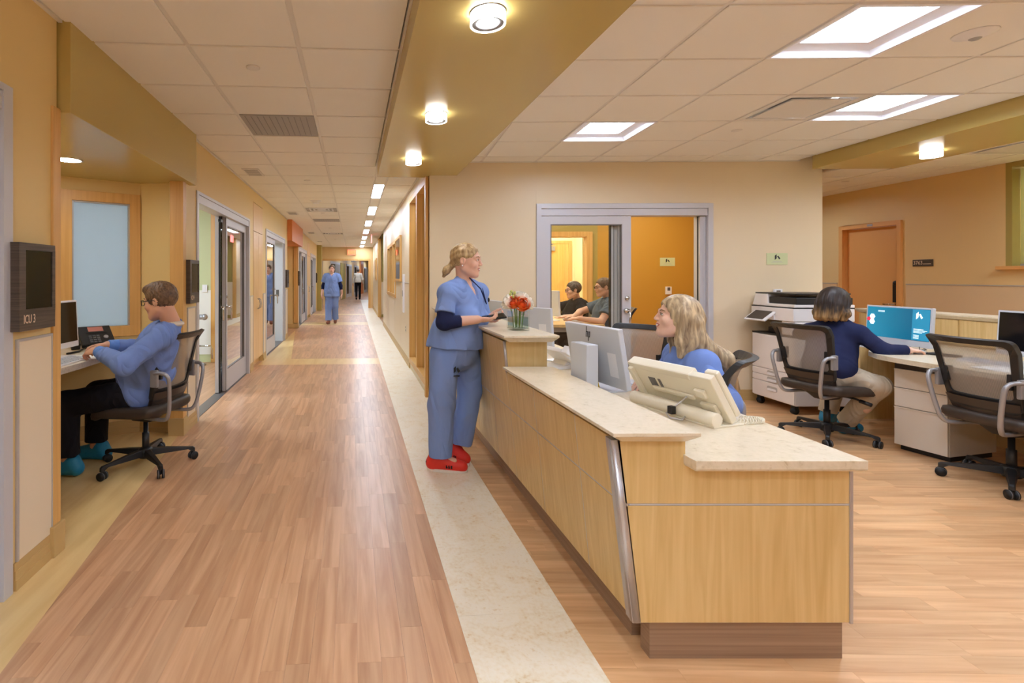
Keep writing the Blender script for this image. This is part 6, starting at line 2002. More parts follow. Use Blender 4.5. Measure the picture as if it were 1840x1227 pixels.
def face_parts(root, loc, P, r, f, u, s, brow, smile=False, glasses=False, lashes=False):
    L = Vector(loc)
    mm = Matrix((r, f, u)).transposed()
    for q in (-1, 1):
        b = MB()
        b.ball(P(.033 * q, .0795, .0065) - L, .0118 * s, 14, 10, (1.15, .8, .62), mm)
        b.slot = 1
        b.ball(P(.033 * q, .0875, .0062) - L, .0052 * s, 12, 8, (1, .5, 1), mm)
        b.build('eye', [PM['eye'], PM['iris']], root)
        b = MB(); b.tube([P(.016 * q, .0915, .026) - L, P(.032 * q, .088, .031) - L, P(.050 * q, .073, .026) - L], [.003 * s, .0036 * s, .002 * s], 8); b.build('eyebrow', brow, root)
        b = MB(); b.tube([P(.019 * q, .088, .0105) - L, P(.033 * q, .0925, .0145) - L, P(.047 * q, .082, .0095) - L], .0016 * s, 6); b.build('eyelid', brow, root)
    ob = next(o for o in root.children if o.name.split('.')[0] == 'body')       # colour the lips (and teeth of a smile) on the face itself
    me = ob.data
    me.materials.append(PM['lip' if smile else 'lip_m']); me.materials.append(PM['teeth'])
    ce = np.empty(len(me.polygons) * 3, dtype=np.float32); me.polygons.foreach_get('center', ce)
    ce = ce.reshape(-1, 3) + npv(L) - npv(P(0, 0, 0))
    a, bb, dd = ce @ npv(r) / s, ce @ npv(f) / s, ce @ npv(u) / s
    md = dd + .0565 - 6.0 * a * a * (1 if smile else -.3)
    lip = ((a / (.027 if smile else .022)) ** 2 + (md / .0105) ** 2 < 1) & (bb > .068)
    ids = np.zeros(len(me.polygons), dtype=np.int32); ids[lip] = 1
    if smile: ids[((a / .020) ** 2 + (md / .0048) ** 2 < 1) & (bb > .068)] = 2
    me.polygons.foreach_set('material_index', ids); me.update()
    if glasses:
        b = MB()
        for q in (-1, 1):
            pts = []
            for k in range(16):
                a = 2 * PI * k / 16
                ca, sa = math.cos(a), math.sin(a)
                pts.append(P(.033 * q + .024 * math.copysign(abs(ca) ** .6, ca), .104 - .010 * abs(math.cos(a)) * (1 if ca * q > 0 else 0), .004 + .016 * math.copysign(abs(sa) ** .6, sa)) - L)
            b.tube(pts, .0024 * s, 8, closed=True)
            b.tube([P(.056 * q, .094, .010) - L, P(.078 * q, .05, .010) - L, P(.082 * q, -.005, .006) - L, P(.080 * q, -.03, -.012) - L], .0022 * s, 8)
        b.tube([P(-.010, .106, .008) - L, P(0, .110, .010) - L, P(.010, .106, .008) - L], .0022 * s, 6)
        b.build('spectacles', PM['frame'], root)

def add_hand(B, w, d, n, side, curl=(.35, .5, .4), s=1.0, spread=.06, fr=1.0):
    """w wrist, d along the hand, n palm normal (fingers curl towards it), side: unit vector to the thumb"""
    d = Vector(d).normalized(); n = Vector(n); n = (n - d * n.dot(d)).normalized()
    t = Vector(side); t = (t - d * t.dot(d) - n * t.dot(n)).normalized()
    B.ell(w + d * .050 * s, (.052 * s, .042 * s, .0165 * s), (d, t, n), .014)
    B.ell(w + d * .030 * s + t * .022 * s + n * .004, (.032 * s, .020 * s, .017 * s), (d, t, n), .012)
    for i, (off, ln, base) in enumerate(((.031, .070, .088), (.0105, .080, .094), (-.0105, .074, .091), (-.031, .058, .083))):
        p = w + d * base * s * .97 + t * off * s
        dd = (d + t * (spread * (1.5 - i))).normalized()
        a = 0.0
        for q, fr_ in enumerate((.45, .31, .26)):
            a += curl[q] * (1 + .08 * i)
            v = dd * math.cos(a) + n * math.sin(a)
            p2 = p + v * ln * fr_ * s
            B.cone(p, p2, (.0090 - .0009 * q) * s * fr, (.0084 - .0010 * q) * s * fr, .004)
            p = p2
    p = w + d * .028 * s + t * .030 * s + n * .006
    for q, (v, ln) in enumerate((((d * .62 + t * .72 + n * .25), .038), ((d * .85 + t * .38 + n * .35), .032), ((d * .95 + t * .10 + n * .35), .026))):
        v = v.normalized(); p2 = p + v * ln * s
        B.cone(p, p2, (.0120 - .0014 * q) * s * fr, (.0108 - .0014 * q) * s * fr, .006)
        p = p2

def torso(B, J, infl=0.0, wc=.172, wp=.172, dc=.118, dp=.125, bust=0.0, belly=0.0, k=.05):
    up = (J['neck'] - J['pel']).normalized()
    r = (J['shR'] - J['shL']); r = (r - up * r.dot(up)).normalized()
    f = up.cross(r)
    ax = (r, f, up)
    mid = (J['shR'] + J['shL']) / 2
    ch = mid - up * .13 + f * .01
    ln = (mid - J['pel']).length
    B.ell(ch, (wc + infl, dc + infl, .20), ax, k)
    B.ell(J['pel'] * .5 + ch * .5, (wc * .95 + infl, dc + belly * .5 + infl, ln * .42), ax, k)
    hr = (J['hpR'] - J['hpL']); hr = (hr - up * hr.dot(up)).normalized()
    B.ell(J['pel'] + up * .02, (wp + infl, dp + infl, .145), (hr, up.cross(hr), up), k)
    B.cone(J['shR'] * .94 + mid * .06, J['shL'] * .94 + mid * .06, .058 + infl, .058 + infl, k)
    for q in ('shR', 'shL'): B.cone(J['neck'] - up * .015, J[q] * .8 + mid * .2 + up * .012, .046 + infl * .8, .050 + infl * .8, .03)
    if bust:
        for q in (-1, 1): B.ell(ch - up * .035 + f * (dc * .72) + r * .072 * q, (.078, bust + infl, .078), ax, .04)
    if belly: B.ell(J['pel'] * .62 + ch * .38 + f * (dc * .55), (wc * .78, belly + .06 + infl, .14), ax, .06)
    return r, f, up
def arm(B, sh, el, wr, r=(.054, .043, .029), infl=0.0, k=.02):
    B.cone(sh, el, r[0] + infl, r[1] + infl, k); B.cone(el, wr, r[1] + infl, r[2] + infl, k)
def leg(B, hp, kn, an, toe, r=(.088, .058, .040), k=.02):
    B.cone(hp, kn, r[0], r[1], k); B.cone(kn, an, r[1], r[2], k)
    c = kn * .62 + an * .38
    B.ell(c, (.056, .056, .11), None, .03)
    heel = an + V3(0, 0, -.045)
    B.cone(an, heel - (toe - heel).normalized() * .015 + V3(0, 0, .01), r[2] * .9, .028, .02); B.cone(heel + V3(0, 0, .012), toe - (toe - heel).normalized() * .02 + V3(0, 0, .012), .026, .016, .02)
def body(name, root, loc, h, J, head, mat, woman=True, hands=(), **kw):
    B = Blend(h)
    torso(B, J, 0, **{q: v for q, v in kw.items() if q in ('wc', 'wp', 'dc', 'dp', 'bust', 'belly')})
    for q in 'RL':
        arm(B, J['sh' + q], J['el' + q], J['wr' + q]); leg(B, J['hp' + q], J['kn' + q], J['an' + q], J['to' + q])
    c, f, r, u, s = head
    P = add_head(B, c, f, r, u, s, J['neck'], woman)
    for hd in hands: add_hand(B, *hd[0], **hd[1])
    B.surface(name, mat, root, loc)
    return P
def L_(p): return Vector(p)
def shoe(root, loc, an, toe, mat, sole=None, h=.006, rx=.044, name='shoe'):
    B = Blend(h)
    d = toe - an; d.z = 0; d = d.normalized()
    heel = V3(an.x, an.y, .045) - d * .03
    tp = V3(toe.x, toe.y, toe.z + .022) + d * .015
    B.cone(heel + V3(0, 0, .006), tp + V3(0, 0, .004), .046, .042, .03)
    B.cone(V3(an.x, an.y, min(an.z, .105)), heel * .25 + tp * .75 + V3(0, 0, .012), .050, .036, .03)
    B.cone(heel + V3(0, 0, .01), V3(an.x, an.y, min(an.z + .0, .115)), .044, .046, .02)
    B.keep(V3(0, 0, .002 + (0.014 if sole else 0) + (min(heel.z - .045, tp.z - .022) if False else 0)), V3(0, 0, 1))
    o = B.surface(name, mat, root, loc)
    if sole:
        b = MB()
        n = Vector((-d.y, d.x, 0))
        pts = []
        for k in range(20):
            a = 2 * PI * k / 20
            t = math.cos(a)
            w_ = math.sin(a) * .047
            c = heel * (.5 - .5 * t) + tp * (.5 + .5 * t) + d * .042 * t + n * w_
            pts.append((c.x - loc[0], c.y - loc[1]))
        if area2(pts) < 0: pts = pts[::-1]
        b.prism(pts, .001, .022); b.build('sole', sole, o, bevel=.003)
        b = MB()
        for k in range(4):
            c = heel * (.60 - .11 * k) + tp * (.40 + .11 * k) + V3(0, 0, .052 - .006 * k)
            b.tube([c - n * .024 - V3(0, 0, .008) - L_(loc), c - L_(loc), c + n * .024 - V3(0, 0, .008) - L_(loc)], .0035, 6)
        b.build('laces', PM['red'], o)
        b = MB(); b.ball(heel + V3(0, 0, .012) - L_(loc) - d * .004, .0465, 18, 12, (1, 1, .8)); b.build('heel_counter', PM['black'], o)
        b = MB()
        for q in (-1, 1):
            for k in range(3):
                c = heel * (.5 - .08 * k) + tp * (.5 + .08 * k) + n * .0445 * q + V3(0, 0, .006)
                b.box(-.006, .006, -.004, .004, -.010, .012, Matrix.Translation(c - L_(loc)))
        b.build('side_stripes', PM['black'], o)
    return o
def hairpiece(root, loc, h, mat, c, f, r, u, s, style, wild=.0016):
    B = Blend(h)
    P = lambda a, b, d: c + (r * a + f * b + u * d) * s
    ax = (r, f, u)
    t = {'short': .010, 'crop': .007, 'top': .010, 'pony': .008, 'bob': .024, 'long': .014}[style]
    B.ell(P(0, -.014, .032), ((.075 + t) * s, (.096 + t) * s, (.086 + t) * s), ax, .01)
    if style == 'pony':
        B.cone(P(0, -.07, .0), P(0, -.105, -.045), .036 * s, .022 * s, .02)
        B.cone(P(0, -.105, -.045), P(0.005, -.135, -.075), .022 * s, .028 * s, .015); B.cone(P(0.005, -.135, -.075), P(.0, -.155, -.115), .026 * s, .012 * s, .015)
    if style == 'top': B.ell(P(0, .02, .085), (.060 * s, .085 * s, .040 * s), ax, .02)
    if style in ('long', 'bob'):
        dz = -.12 if style == 'bob' else -.20
        for q in (-1, 1):
            wq = .088 if style == 'bob' else .074
            B.cone(P(.062 * q, -.015, .01), P(wq * q, -.025, dz * .62), .036 * s, .034 * s, .03); B.cone(P(wq * q, -.025, dz * .62), P(wq * .96 * q, -.03, dz), .034 * s, .020 * s, .02)
            B.cone(P(.05 * q, -.075, -.02), P(.055 * q, -.085, dz), .045 * s, .030 * s, .03)
        B.cone(P(0, -.085, .0), P(0, -.10, dz), .055 * s, .036 * s, .03)
    # open the face
    B.ell(P(0, .108, -.036), (.098 * s, .084 * s, .108 * s), ax, .012, 'sub')
    if style in ('short', 'crop', 'top'):
        B.keep(P(0, 0, -.048), (u * .85 - f * .52).normalized(), .008)
        for q in (-1, 1): B.ell(P(.085 * q, -.004, -.016), (.022 * s, .026 * s, .036 * s), ax, .006, 'sub')
    if style == 'pony':
        B.keep(P(0, -.02, -.066), (u * .8 - f * .6).normalized(), .008) if False else None
        for q in (-1, 1):
            B.ell(P(.088 * q, .012, -.022), (.026 * s, .032 * s, .042 * s), ax, .008, 'sub'); B.ell(P(.088 * q, .050, -.012), (.032 * s, .036 * s, .046 * s), ax, .01, 'sub')
        B.ell(P(0, .01, -.13), (.1 * s, .095 * s, .075 * s), ax, .01, 'sub')
    rr, ff, uu, cc = npv(r), npv(f), npv(u), npv(c)
    def dsp(x, y, z):
        a = (x - cc[0]) * rr[0] + (y - cc[1]) * rr[1] + (z - cc[2]) * rr[2]
        b = (x - cc[0]) * ff[0] + (y - cc[1]) * ff[1] + (z - cc[2]) * ff[2]
        d = (x - cc[0]) * uu[0] + (y - cc[1]) * uu[1] + (z - cc[2]) * uu[2]
        an = np.arctan2(a, b - .02)
        if style in ('short', 'crop', 'top'): return 1.7 * wild * np.sin(an * 30 + 40 * d + 3 * np.sin(60 * d)) * np.sin(70 * b + 90 * d)
        if style == 'pony': return wild * np.sin(150 * d - 60 * b + 2 * np.sin(30 * b))
        return wild * np.clip((.10 - d) / .08, .12, 1) * (np.sin(an * 22 + 1.2 * np.sin(8 * d)) + .6 * np.sin(an * 53 + 1.5 * np.sin(7 * d + 2)))
    B.disp = dsp
    B_h = B
    return B, P
def top_garment(name, root, loc, h, J, mat, infl, hem, sleeve, amp=.004, hem_n=None, neck_cut=.075, vneck=0.0, fore=None, sl_r=(.085, .075), flare=.0, **kw):
    """hem: point on the hem plane; sleeve: share of the upper arm covered (above 1: forearm too)"""
    B = Blend(h)
    r, f, up = torso(B, J, infl, **kw)
    if flare: B.cone(J['pel'] + up * .10, J['pel'] - up * .10, kw.get('wp', .172) + infl, kw.get('wp', .172) + infl + flare, .05, sq=(f, kw.get('wp', .172) / max(.10, kw.get('dp', .125) + flare * .4)))
    hn = Vector(hem_n) if hem_n else up
    B.keep(hem, hn, .003)
    for q in 'RL':
        sh, el, wr = J['sh' + q], J['el' + q], J['wr' + q]
        if sleeve <= 1:
            B.cone(sh, sh + (el - sh) * sleeve, sl_r[0], sl_r[1], .012, fb=True)
        else:
            B.cone(sh, el, sl_r[0], sl_r[1], .014); B.cone(el, el + (wr - el) * (sleeve - 1), sl_r[1], sl_r[1] * (.72 if fore is None else fore), .03, fb=True)
    nk = J['neck'] + up * .03 + f * .02
    B.ell(nk, (neck_cut, neck_cut * .92, .05), (r, f, up), .01, 'sub')
    if vneck:
        B.cone(nk + f * .06, J['neck'] - up * vneck + f * .135, .055, .006, .008, op='sub')
    B.disp = folds(amp, 36, 1.3 * len(name) + root.location.x, .45)
    return B.surface(name, mat, root, loc)
def trousers(name, root, loc, h, J, mat, waist, rad=(.108, .088, .088), wp=.182, dp=.138, amp=.004, cut=0.97, hems=None):
    B = Blend(h)
    up = (J['neck'] - J['pel']).normalized()
    hr = (J['hpR'] - J['hpL']).normalized()
    f = up.cross(hr)
    B.ell(J['pel'], (wp, dp, .16), (hr, f, up), .04)
    for q in 'RL':
        hp, kn, an = J['hp' + q], J['kn' + q], J['an' + q]
        B.cone(hp, kn, rad[0], rad[1], .04)
        B.cone(kn, kn + (an - kn) * cut, rad[1] * .98, rad[2], .03, fb=True)
    B.disp = folds(amp, 30, 2.0 + root.location.y, .8)
    return B.surface(name, mat, root, loc)
def sleeves(name, root, loc, h, J, mat, a0, a1, r0=.056, r1=.046):
    for q in 'RL':
        B = Blend(h)
        sh, el, wr = J['sh' + q], J['el' + q], J['wr' + q]
        B.cone(sh + (el - sh) * a0, el, r0, r1 + .006, .02, fa=True); B.cone(el, el + (wr - el) * a1, r1 + .006, r1 - .006, .02, fb=True)
        B.disp = folds(.002, 70, 3, .2)
        B.surface(name, mat, root, loc)
def person(label, loc): return thing('person', label, 'person', loc, 0)

# ---------------------------------------------------------------- 1: woman standing at the counter
def build_standing():
    L = V3(.44, 3.72, 0)
    R_ = person('woman in blue scrubs and red running shoes standing against the tall counter', L)
    J = dict(neck=at(832, 506, 3.72), pel=at(817, 628, 3.72), shR=at(803, 528, 3.555), shL=at(861, 527, 3.885),
             elR=at(797, 580, 3.50), wrR=at(858, 574, 3.50), elL=at(866, 584, 3.93), wrL=at(872, 572, 3.76),
             hpR=at(800, 640, 3.64), hpL=at(838, 640, 3.81), knR=at(793, 727, 3.62), anR=at(790, 812, 3.62), toR=at(822, 832, 3.58),
             knL=at(844, 700, 3.83), anL=at(820, 797, 3.84), toL=V3(.565, 3.76, .03))
    f, r, u = frame_head((.93, -.36, -.06), (-.05, 0, 1))
    c = at(838, 468, 3.70)
    hands = [((J['wrR'], (.9, .12, -.02), (-.1, .3, 1), (0, 1, .1)), dict(curl=(.25, .5, .5))),
             ((J['wrL'], (.85, -.5, .0), (-.1, -.55, .8), (.25, -.5, .6)), dict(curl=(.4, .6, .5)))]
    P = body('body', R_, L, .0036, J, (c, f, r, u, 1.05), PM['skin_b'], True, hands, bust=.05, wc=.165, wp=.175, belly=.02)
    face_parts(R_, L, P, r, f, u, 1.05, plain('brow_blonde', (150, 112, 76), .6), smile=True)
    B, _ = hairpiece(R_, L, .005, PM['hair_b'], c, f, r, u, 1.05, 'pony')
    B.surface('hair', PM['hair_b'], R_, L)
    b = MB(); b.ball(P(.086, -.006, -.036) - L, .005, 10, 8); b.build('earring', M['white_pl'], R_)
    top_garment('scrub_top', R_, L, .006, J, PM['scrub'], .024, at(815, 622, 3.72), .66, .005, (0.05, 0, 1), .060, .11, bust=.065, wc=.15, wp=.185, dp=.15, dc=.122, belly=.03, sl_r=(.058, .071), flare=.035)
    sleeves('long_sleeve', R_, L, .006, J, PM['navy'], .35, .52)
    B = Blend(.006)
    up = V3(0, 0, 1)
    B.ell(J['pel'], (.18, .165, .16), (V3(.2, -.97, 0).normalized(), V3(.97, .2, 0).normalized(), up), .04)
    B.cone(J['hpR'], J['knR'], .112, .094, .04); B.cone(J['knR'], at(791, 819, 3.62), .094, .083, .03, fb=True)
    B.cone(J['hpL'], J['knL'], .112, .088, .04); B.cone(J['knL'], at(827, 796, 3.83), .088, .092, .03, fb=True)
    B.disp = folds(.005, 30, 2.0, .8)
    tr = B.surface('scrub_trousers', PM['scrub'], R_, L)
    shoe(R_, L, at(785, 815, 3.63), V3(.535, 3.60, .012), PM['red'], PM['sole'])
    shoe(R_, L, at(818, 806, 3.82), V3(.585, 3.745, .02), PM['red'], PM['sole'])
    # printed emblem on the trouser thigh and pocket badge
    b = MB(); m = basis(at(820, 665, 3.535) - L, (1, -.25, 0), (0, 0, 1))
    for Pp in EMB:
        P2 = [(x * .75, y * .75) for x, y in Pp]
        b.prism(P2 if area2(P2) > 0 else P2[::-1], -.03, .0, m)
    b.box(-.02, .02, -.045, -.04, -.03, 0, m)
    b.build('emblem', M['ink'], R_)
    b = MB(); b.tube([J['neck'] - L + V3(.03, -.09, .03), J['neck'] - L + V3(.11, -.10, -.05), J['neck'] - L + V3(.165, -.03, -.16), J['neck'] - L + V3(.15, .05, -.05), J['neck'] - L + V3(.05, .09, .02)], .004, 8); b.build('neck_cord', PM['navy'], R_)
    b = MB(); b.ball(J['neck'] - L + V3(.175, -.06, -.13), .014, 12, 8, (.5, 1, 1.2)); b.build('badge_clip', M['ink'], R_)
    b = MB(); b.cyl(J['wrL'] - L + V3(-.02, .012, 0), J['wrL'] - L + V3(.012, -.008, 0), .036, .034, 18); b.build('wristwatch', M['black'], R_)
    # phone in her hands
    t_ = thing('handheld_tablet', 'black handheld device held in both hands by the standing woman', 'tablet', at(886, 570, 3.56))
    b = MB(); b.box(-.07, .085, -.045, .045, -.006, .006, Matrix.Rotation(-.16, 4, 'Y') @ Matrix.Rotation(.25, 4, 'X')); b.build('body', M['black'], t_, bevel=.003)
    b = MB(); b.box(-.06, .072, -.038, .038, .006, .007, Matrix.Rotation(-.16, 4, 'Y') @ Matrix.Rotation(.25, 4, 'X')); b.build('screen', M['dark_screen'], t_)
build_standing()

# ---------------------------------------------------------------- 2: man at the alcove desk
def build_alcove_man():
    L = V3(-1.70, 3.62, 0)
    R_ = person('man with glasses in a blue gown and dark trousers seated at the alcove desk', L)
    J = dict(neck=at(308, 580, 3.52), pel=V3(-1.74, 3.70, .57), shL=at(291, 604, 3.38), shR=at(300, 594, 3.76),
             elL=at(222, 655, 3.20), wrL=at(176, 631, 3.38), elR=V3(-1.80, 3.90, .84), wrR=V3(-2.0, 3.68, .885),
             hpL=V3(-1.80, 3.60, .55), hpR=V3(-1.80, 3.80, .55), knL=V3(-2.20, 3.52, .50), knR=V3(-2.17, 3.86, .50),
             anL=V3(-2.19, 3.53, .10), anR=V3(-2.17, 3.84, .10), toL=V3(-2.36, 3.54, .02), toR=V3(-2.34, 3.86, .02))
    f, r, u = frame_head((-.97, .12, -.16), (.05, 0, 1))
    c = at(288, 541, 3.48)
    hands = [((J['wrL'], (-.9, .35, -.05), (-.1, .4, -.8), (-.2, .9, .3)), dict(curl=(.5, .7, .6))),
             ((J['wrR'], (-.9, -.3, -.08), (0, -.3, -.9), (-.2, -.9, .2)), dict(curl=(.4, .6, .5)))]
    P = body('body', R_, L, .0048, J, (c, f, r, u, 1.06), PM['skin_c'], False, hands, wc=.185, wp=.175, dc=.125, belly=.04)
    face_parts(R_, L, P, r, f, u, 1.06, PM['hair_br'], glasses=True)
    B, _ = hairpiece(R_, L, .0045, PM['hair_br'], c, f, r, u, 1.06, 'top')
    B.surface('hair', PM['hair_br'], R_, L)
    top_garment('gown', R_, L, .006, J, PM['gown'], .026, V3(-1.9, 3.6, .50), 1.80, .006, (.25, 0, 1), .080, sl_r=(.072, .066), wc=.17, wp=.185, dp=.15, dc=.12, belly=.07)
    sl = Blend(.005)
    for q in 'LR':
        e, w_ = J['el' + q], J['wr' + q]
        sl = Blend(.005); sl.cone(e + (w_ - e) * .76, e + (w_ - e) * .98, .046, .038, .01, fa=True, fb=True); sl.surface('cuff', PM['cuff'], R_, L)
    B = Blend(.006); B.ell(J['neck'] + V3(.0, 0, -.005), (.085, .082, .028), None, .01); B.ell(J['neck'] + V3(-.01, 0, .02), (.066, .064, .06), None, .006, 'sub'); B.surface('collar', PM['white'], R_, L)
    trousers('trousers', R_, L, .007, J, PM['blackt'], None, (.105, .088, .078), cut=.90)
    shoe(R_, L, J['anL'] + V3(.03, 0, 0), J['toL'], PM['boot'], name='shoe_cover'); shoe(R_, L, J['anR'] + V3(.04, 0, 0), J['toR'], PM['boot'], name='shoe_cover')
build_alcove_man()

# ---------------------------------------------------------------- 3: blonde woman behind the console phone
def build_blonde():
    L = V3(1.66, 2.74, 0)
    R_ = person('blonde woman in a blue gown seated behind the cream console phone', L)
    J = dict(neck=at(1236, 622, 2.76), pel=V3(1.68, 2.74, .57), shL=at(1264, 660, 2.60), shR=at(1218, 640, 2.93),
             elL=at(1300, 722, 2.46), wrL=V3(1.46, 2.44, .80), elR=V3(1.66, 3.02, .78), wrR=V3(1.52, 2.84, .79),
             hpL=V3(1.62, 2.64, .55), hpR=V3(1.62, 2.84, .55), knL=V3(1.30, 2.60, .50), knR=V3(1.30, 2.86, .50),
             anL=V3(1.30, 2.60, .1), anR=V3(1.30, 2.86, .1), toL=V3(1.14, 2.6, .02), toR=V3(1.14, 2.86, .02))
    f, r, u = frame_head((-.95, .26, .13), (.05, 0, 1))
    c = at(1216, 570, 2.74)
    s = .97
    hands = [((J['wrL'], (-1, .1, -.05), (0, 0, -1), (0, 1, 0)), dict(curl=(.3, .4, .3))), ((J['wrR'], (-1, -.1, 0), (0, 0, -1), (0, -1, 0)), dict(curl=(.3, .4, .3)))]
    P = body('body', R_, L, .0038, J, (c, f, r, u, s), PM['skin_a'], True, hands, wc=.160, bust=.04)
    face_parts(R_, L, P, r, f, u, s, plain('brow_light', (138, 104, 72), .6), smile=True)
    B, Q_ = hairpiece(R_, L, .0045, PM['hair_b2'], c, f, r, u, s, 'long', .0022)
    a, b_ = Q_(-.04, -.09, -.12), J['shL'] * .35 + J['neck'] * .65 + V3(.15, -.02, -.03)
    B.cone(a, b_, .06, .042, .05); B.cone(b_, b_ + V3(.05, -.03, -.15), .042, .012, .03)
    B.surface('hair', PM['hair_b2'], R_, L)
    top_garment('gown', R_, L, .006, J, PM['gown'], .026, V3(1.7, 2.7, .52), 1.85, .006, (0, 0, 1), .070, sl_r=(.066, .072), wc=.155, wp=.18, dp=.14, dc=.115, bust=.045)
    trousers('trousers', R_, L, .009, J, PM['gown'], None)
    shoe(R_, L, J['anL'], J['toL'], PM['boot'], h=.008); shoe(R_, L, J['anR'], J['toR'], PM['boot'], h=.008)
build_blonde()

# ---------------------------------------------------------------- 4: woman in the navy cardigan, from behind
def build_cardigan():
    L = V3(3.88, 4.42, 0)
    R_ = person('woman in a navy cardigan and beige trousers seen from behind at the teal monitor', L)
    J = dict(neck=at(1503, 574, 4.44), pel=V3(3.80, 4.36, .57), shR=at(1544, 600, 4.27), shL=at(1452, 596, 4.62),
             elR=at(1588, 630, 4.16), wrR=at(1632, 629, 4.13), elL=V3(3.98, 4.86, .84), wrL=V3(4.24, 4.80, .80),
             hpR=V3(3.88, 4.30, .55), hpL=V3(3.80, 4.48, .55), knR=at(1578, 693, 4.18), knL=V3(4.22, 4.72, .50),
             anR=V3(4.06, 4.48, .10), anL=V3(4.16, 4.78, .1), toR=V3(4.17, 4.50, .02), toL=V3(4.32, 4.86, .02))
    f, r, u = frame_head((.90, .40, -.22), (0, 0, 1))
    c = at(1499, 547, 4.46)
    hands = [((J['wrR'], (.95, .12, -.05), (0, .1, -1), (-.1, 1, .1)), dict(curl=(.35, .5, .4))), ((J['wrL'], (.9, -.2, 0), (0, 0, -1), (0, -1, 0)), dict(curl=(.3, .4, .3)))]
    P = body('body', R_, L, .006, J, (c, f, r, u, 1.08), PM['skin_a'], True, hands, wc=.165, bust=.04)
    face_parts(R_, L, P, r, f, u, 1.08, PM['hair_dk'])
    B, Q_ = hairpiece(R_, L, .005, PM['hair_om'], c, f, r, u, 1.10, 'bob', .0036)
    B.surface('hair', PM['hair_om'], R_, L)
    top_garment('cardigan', R_, L, .006, J, PM['navy'], .020, V3(3.8, 4.36, .52), 1.93, .003, (0, 0, 1), .078, sl_r=(.068, .056), fore=.75, wc=.168, wp=.175, dp=.14, dc=.115, bust=.04)
    trousers('trousers', R_, L, .007, J, PM['khaki'], None, (.100, .082, .070))
    shoe(R_, L, J['anR'], J['toR'], PM['boot'], name='shoe_cover'); shoe(R_, L, J['anL'], J['toL'], PM['boot'], h=.008, name='shoe_cover')
build_cardigan()

# ---------------------------------------------------------------- 5, 6: two people in the office
def build_office(label, L, c, J, mat_top, skin_m, hair, style, infl, woman, seed):
    L = Vector(L)
    R_ = person(label, L)
    f, r, u = frame_head((-1, .06, -.10), (.03, 0, 1))
    hands = [((J['wrL'], (-1, .2, -.05), (0, .1, -1), (-.1, 1, .1)), dict(curl=(.35, .5, .4), fr=1.12)), ((J['wrR'], (-1, -.2, -.05), (0, -.1, -1), (-.1, -1, .1)), dict(curl=(.35, .5, .4), fr=1.12))]
    P = body('body', R_, L, .0065, J, (c, f, r, u, 1.02), skin_m, woman, hands, wc=.17 if woman else .18, bust=.05 if woman else 0, belly=.03)
    face_parts(R_, L, P, r, f, u, 1.02, hair, glasses=True)
    B, _ = hairpiece(R_, L, .0065, hair, c, f, r, u, 1.02, style); B.surface('hair', hair, R_, L)
    top_garment('scrub_top' if woman else 'tee_shirt', R_, L, .008, J, mat_top, infl, V3(0, 0, .52), .62, .005, (0, 0, 1), .08, .06 if woman else 0, sl_r=(.082, .078), wc=.18, wp=.185, dp=.15, dc=.13, belly=.05, bust=.05 if woman else 0)
    trousers('trousers', R_, L, .010, J, PM['black'] if woman else PM['blackt'], None)
    for q in 'LR': shoe(R_, L, J['an' + q], J['to' + q], PM['black'], h=.010)
def seatJ(px, py, neck, shL, shR, elL, wrL, elR, wrR):
    return dict(neck=neck, pel=V3(px, py, .58), shL=shL, shR=shR, elL=elL, wrL=wrL, elR=elR, wrR=wrR, hpL=V3(px - .07, py - .1, .56), hpR=V3(px - .07, py + .1, .56),
                knL=V3(px - .48, py - .13, .52), knR=V3(px - .48, py + .13, .52), anL=V3(px - .46, py - .13, .1), anR=V3(px - .46, py + .13, .1), toL=V3(px - .62, py - .13, .02), toR=V3(px - .62, py + .13, .02))
build_office('man with glasses in a grey shirt typing inside the office', (2.9, 6.6, 0), at(1084, 516, 6.56),
             seatJ(2.86, 6.6, at(1093, 536, 6.6), at(1098, 549, 6.40), at(1084, 546, 6.80), at(1080, 578, 6.28), at(1040, 572, 6.34), V3(2.66, 6.92, .90), V3(2.50, 6.72, .85)),
             PM['grey'], PM['skin_c'], PM['hair_br'], 'crop', .03, False, 1)
build_office('person with short dark hair in a black top seated nearest the office window', (2.8, 7.4, 0), at(1030, 521, 7.36),
             seatJ(2.76, 7.42, at(1037, 539, 7.4), at(1047, 550, 7.22), at(1028, 548, 7.60), at(1040, 569, 7.08), at(1014, 569, 7.12), V3(2.6, 7.74, .90), V3(2.44, 7.6, .85)),
             PM['black'], PM['skin_b'], PM['hair_dk'], 'short', .035, True, 2)

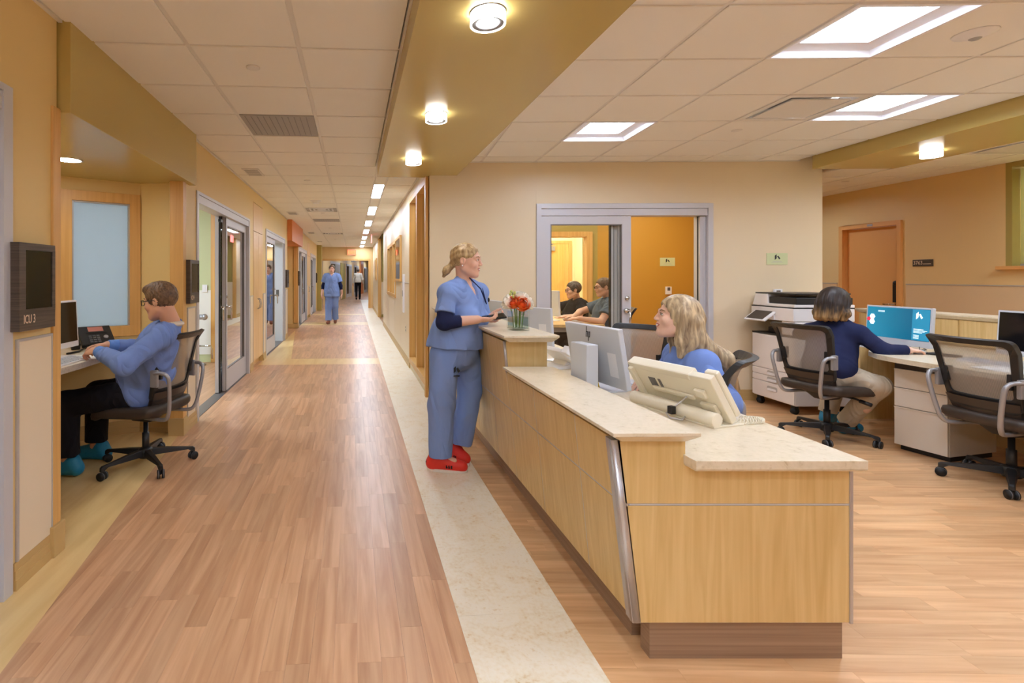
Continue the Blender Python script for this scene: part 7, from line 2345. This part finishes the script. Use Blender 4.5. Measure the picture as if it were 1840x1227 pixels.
# ---------------------------------------------------------------- 7, 8: people walking in the corridor
def build_walker(label, L, h, s, fx, mat_top, mat_leg, skin_m, hair, away, sleeve, shoe_m, under=None):
    """s scales the figure; built facing -y (towards the camera) or +y"""
    L = Vector(L)
    R_ = person(label, L)
    q = 1 if away else -1                      # facing direction along y
    T = lambda a, b, d: L + V3(a * q, b * q, d) * s     # a to the person's right, b forward
    J = dict(neck=T(0, 0, 1.45), pel=T(0, 0, .95), shR=T(.175, 0, 1.39), shL=T(-.175, 0, 1.39), elR=T(.26, -.03, 1.11), elL=T(-.26, .02, 1.11), wrR=T(.29, .06, .87), wrL=T(-.29, -.02, .87),
             hpR=T(.09, 0, .92), hpL=T(-.09, 0, .92), knR=T(.095, .06, .50), knL=T(-.09, -.02, .50), anR=T(.09, .10, .10), anL=T(-.085, -.16, .13), toR=T(.10, .24, .03), toL=T(-.09, -.03, .03))
    f, r, u = frame_head((fx, q, -.02))
    c = T(0, .03, 1.60)
    hands = [((J['wrR'], (0, .1 * q, -1), (-q, 0, 0), (0, q, 0)), dict(curl=(.3, .4, .3), fr=1.2)), ((J['wrL'], (0, .1 * q, -1), (q, 0, 0), (0, q, 0)), dict(curl=(.3, .4, .3), fr=1.2))]
    P = body('body', R_, L, h, J, (c, f, r, u, 1.02 * s), skin_m, False, hands)
    face_parts(R_, L, P, r, f, u, 1.02 * s, hair)
    B, _ = hairpiece(R_, L, h * .8, hair, c, f, r, u, 1.02 * s, 'short', .001); B.surface('hair', hair, R_, L)
    top_garment('scrub_top' if not away else 'shirt', R_, L, h, J, mat_top, .035 if not away else .025, T(0, 0, .80 if not away else .96), sleeve, .004, (0, 0, 1), .08, .07 if not away else 0, sl_r=(.088, .095) if sleeve < 1 else (.066, .058), wp=.18, dp=.14, flare=.02)
    trousers('trousers', R_, L, h, J, mat_leg, None, (.115, .096, .094) if not away else (.098, .076, .068))
    if under is not None: sleeves('long_sleeve', R_, L, h, J, under, .5, .45)
    for a in 'LR': shoe(R_, L, J['an' + a], J['to' + a], shoe_m, h=h)
    if away:
        b = MB(); b.lathe([(.165 * s, -.02), (.168 * s, .02)], 24, Matrix.Translation(T(0, 0, .965) - L) @ Matrix.Diagonal((1, .82, 1, 1))); b.build('belt', M['black'], R_)
build_walker('man in blue scrubs walking towards the camera far along the corridor', (-1.52, 14.86, 0), .0085, 1.0, .12, PM['scrub'], PM['scrub'], PM['skin_b'], PM['hair_br'], False, .62, PM['brown'], PM['navy'])
build_walker('man in a white shirt and dark trousers walking away beyond the far doors', (-1.56, 30.6, 0), .011, 1.08, 0, PM['white'], PM['blackt'], PM['skin_c'], PM['hair_dk'], True, 1.9, PM['black'])
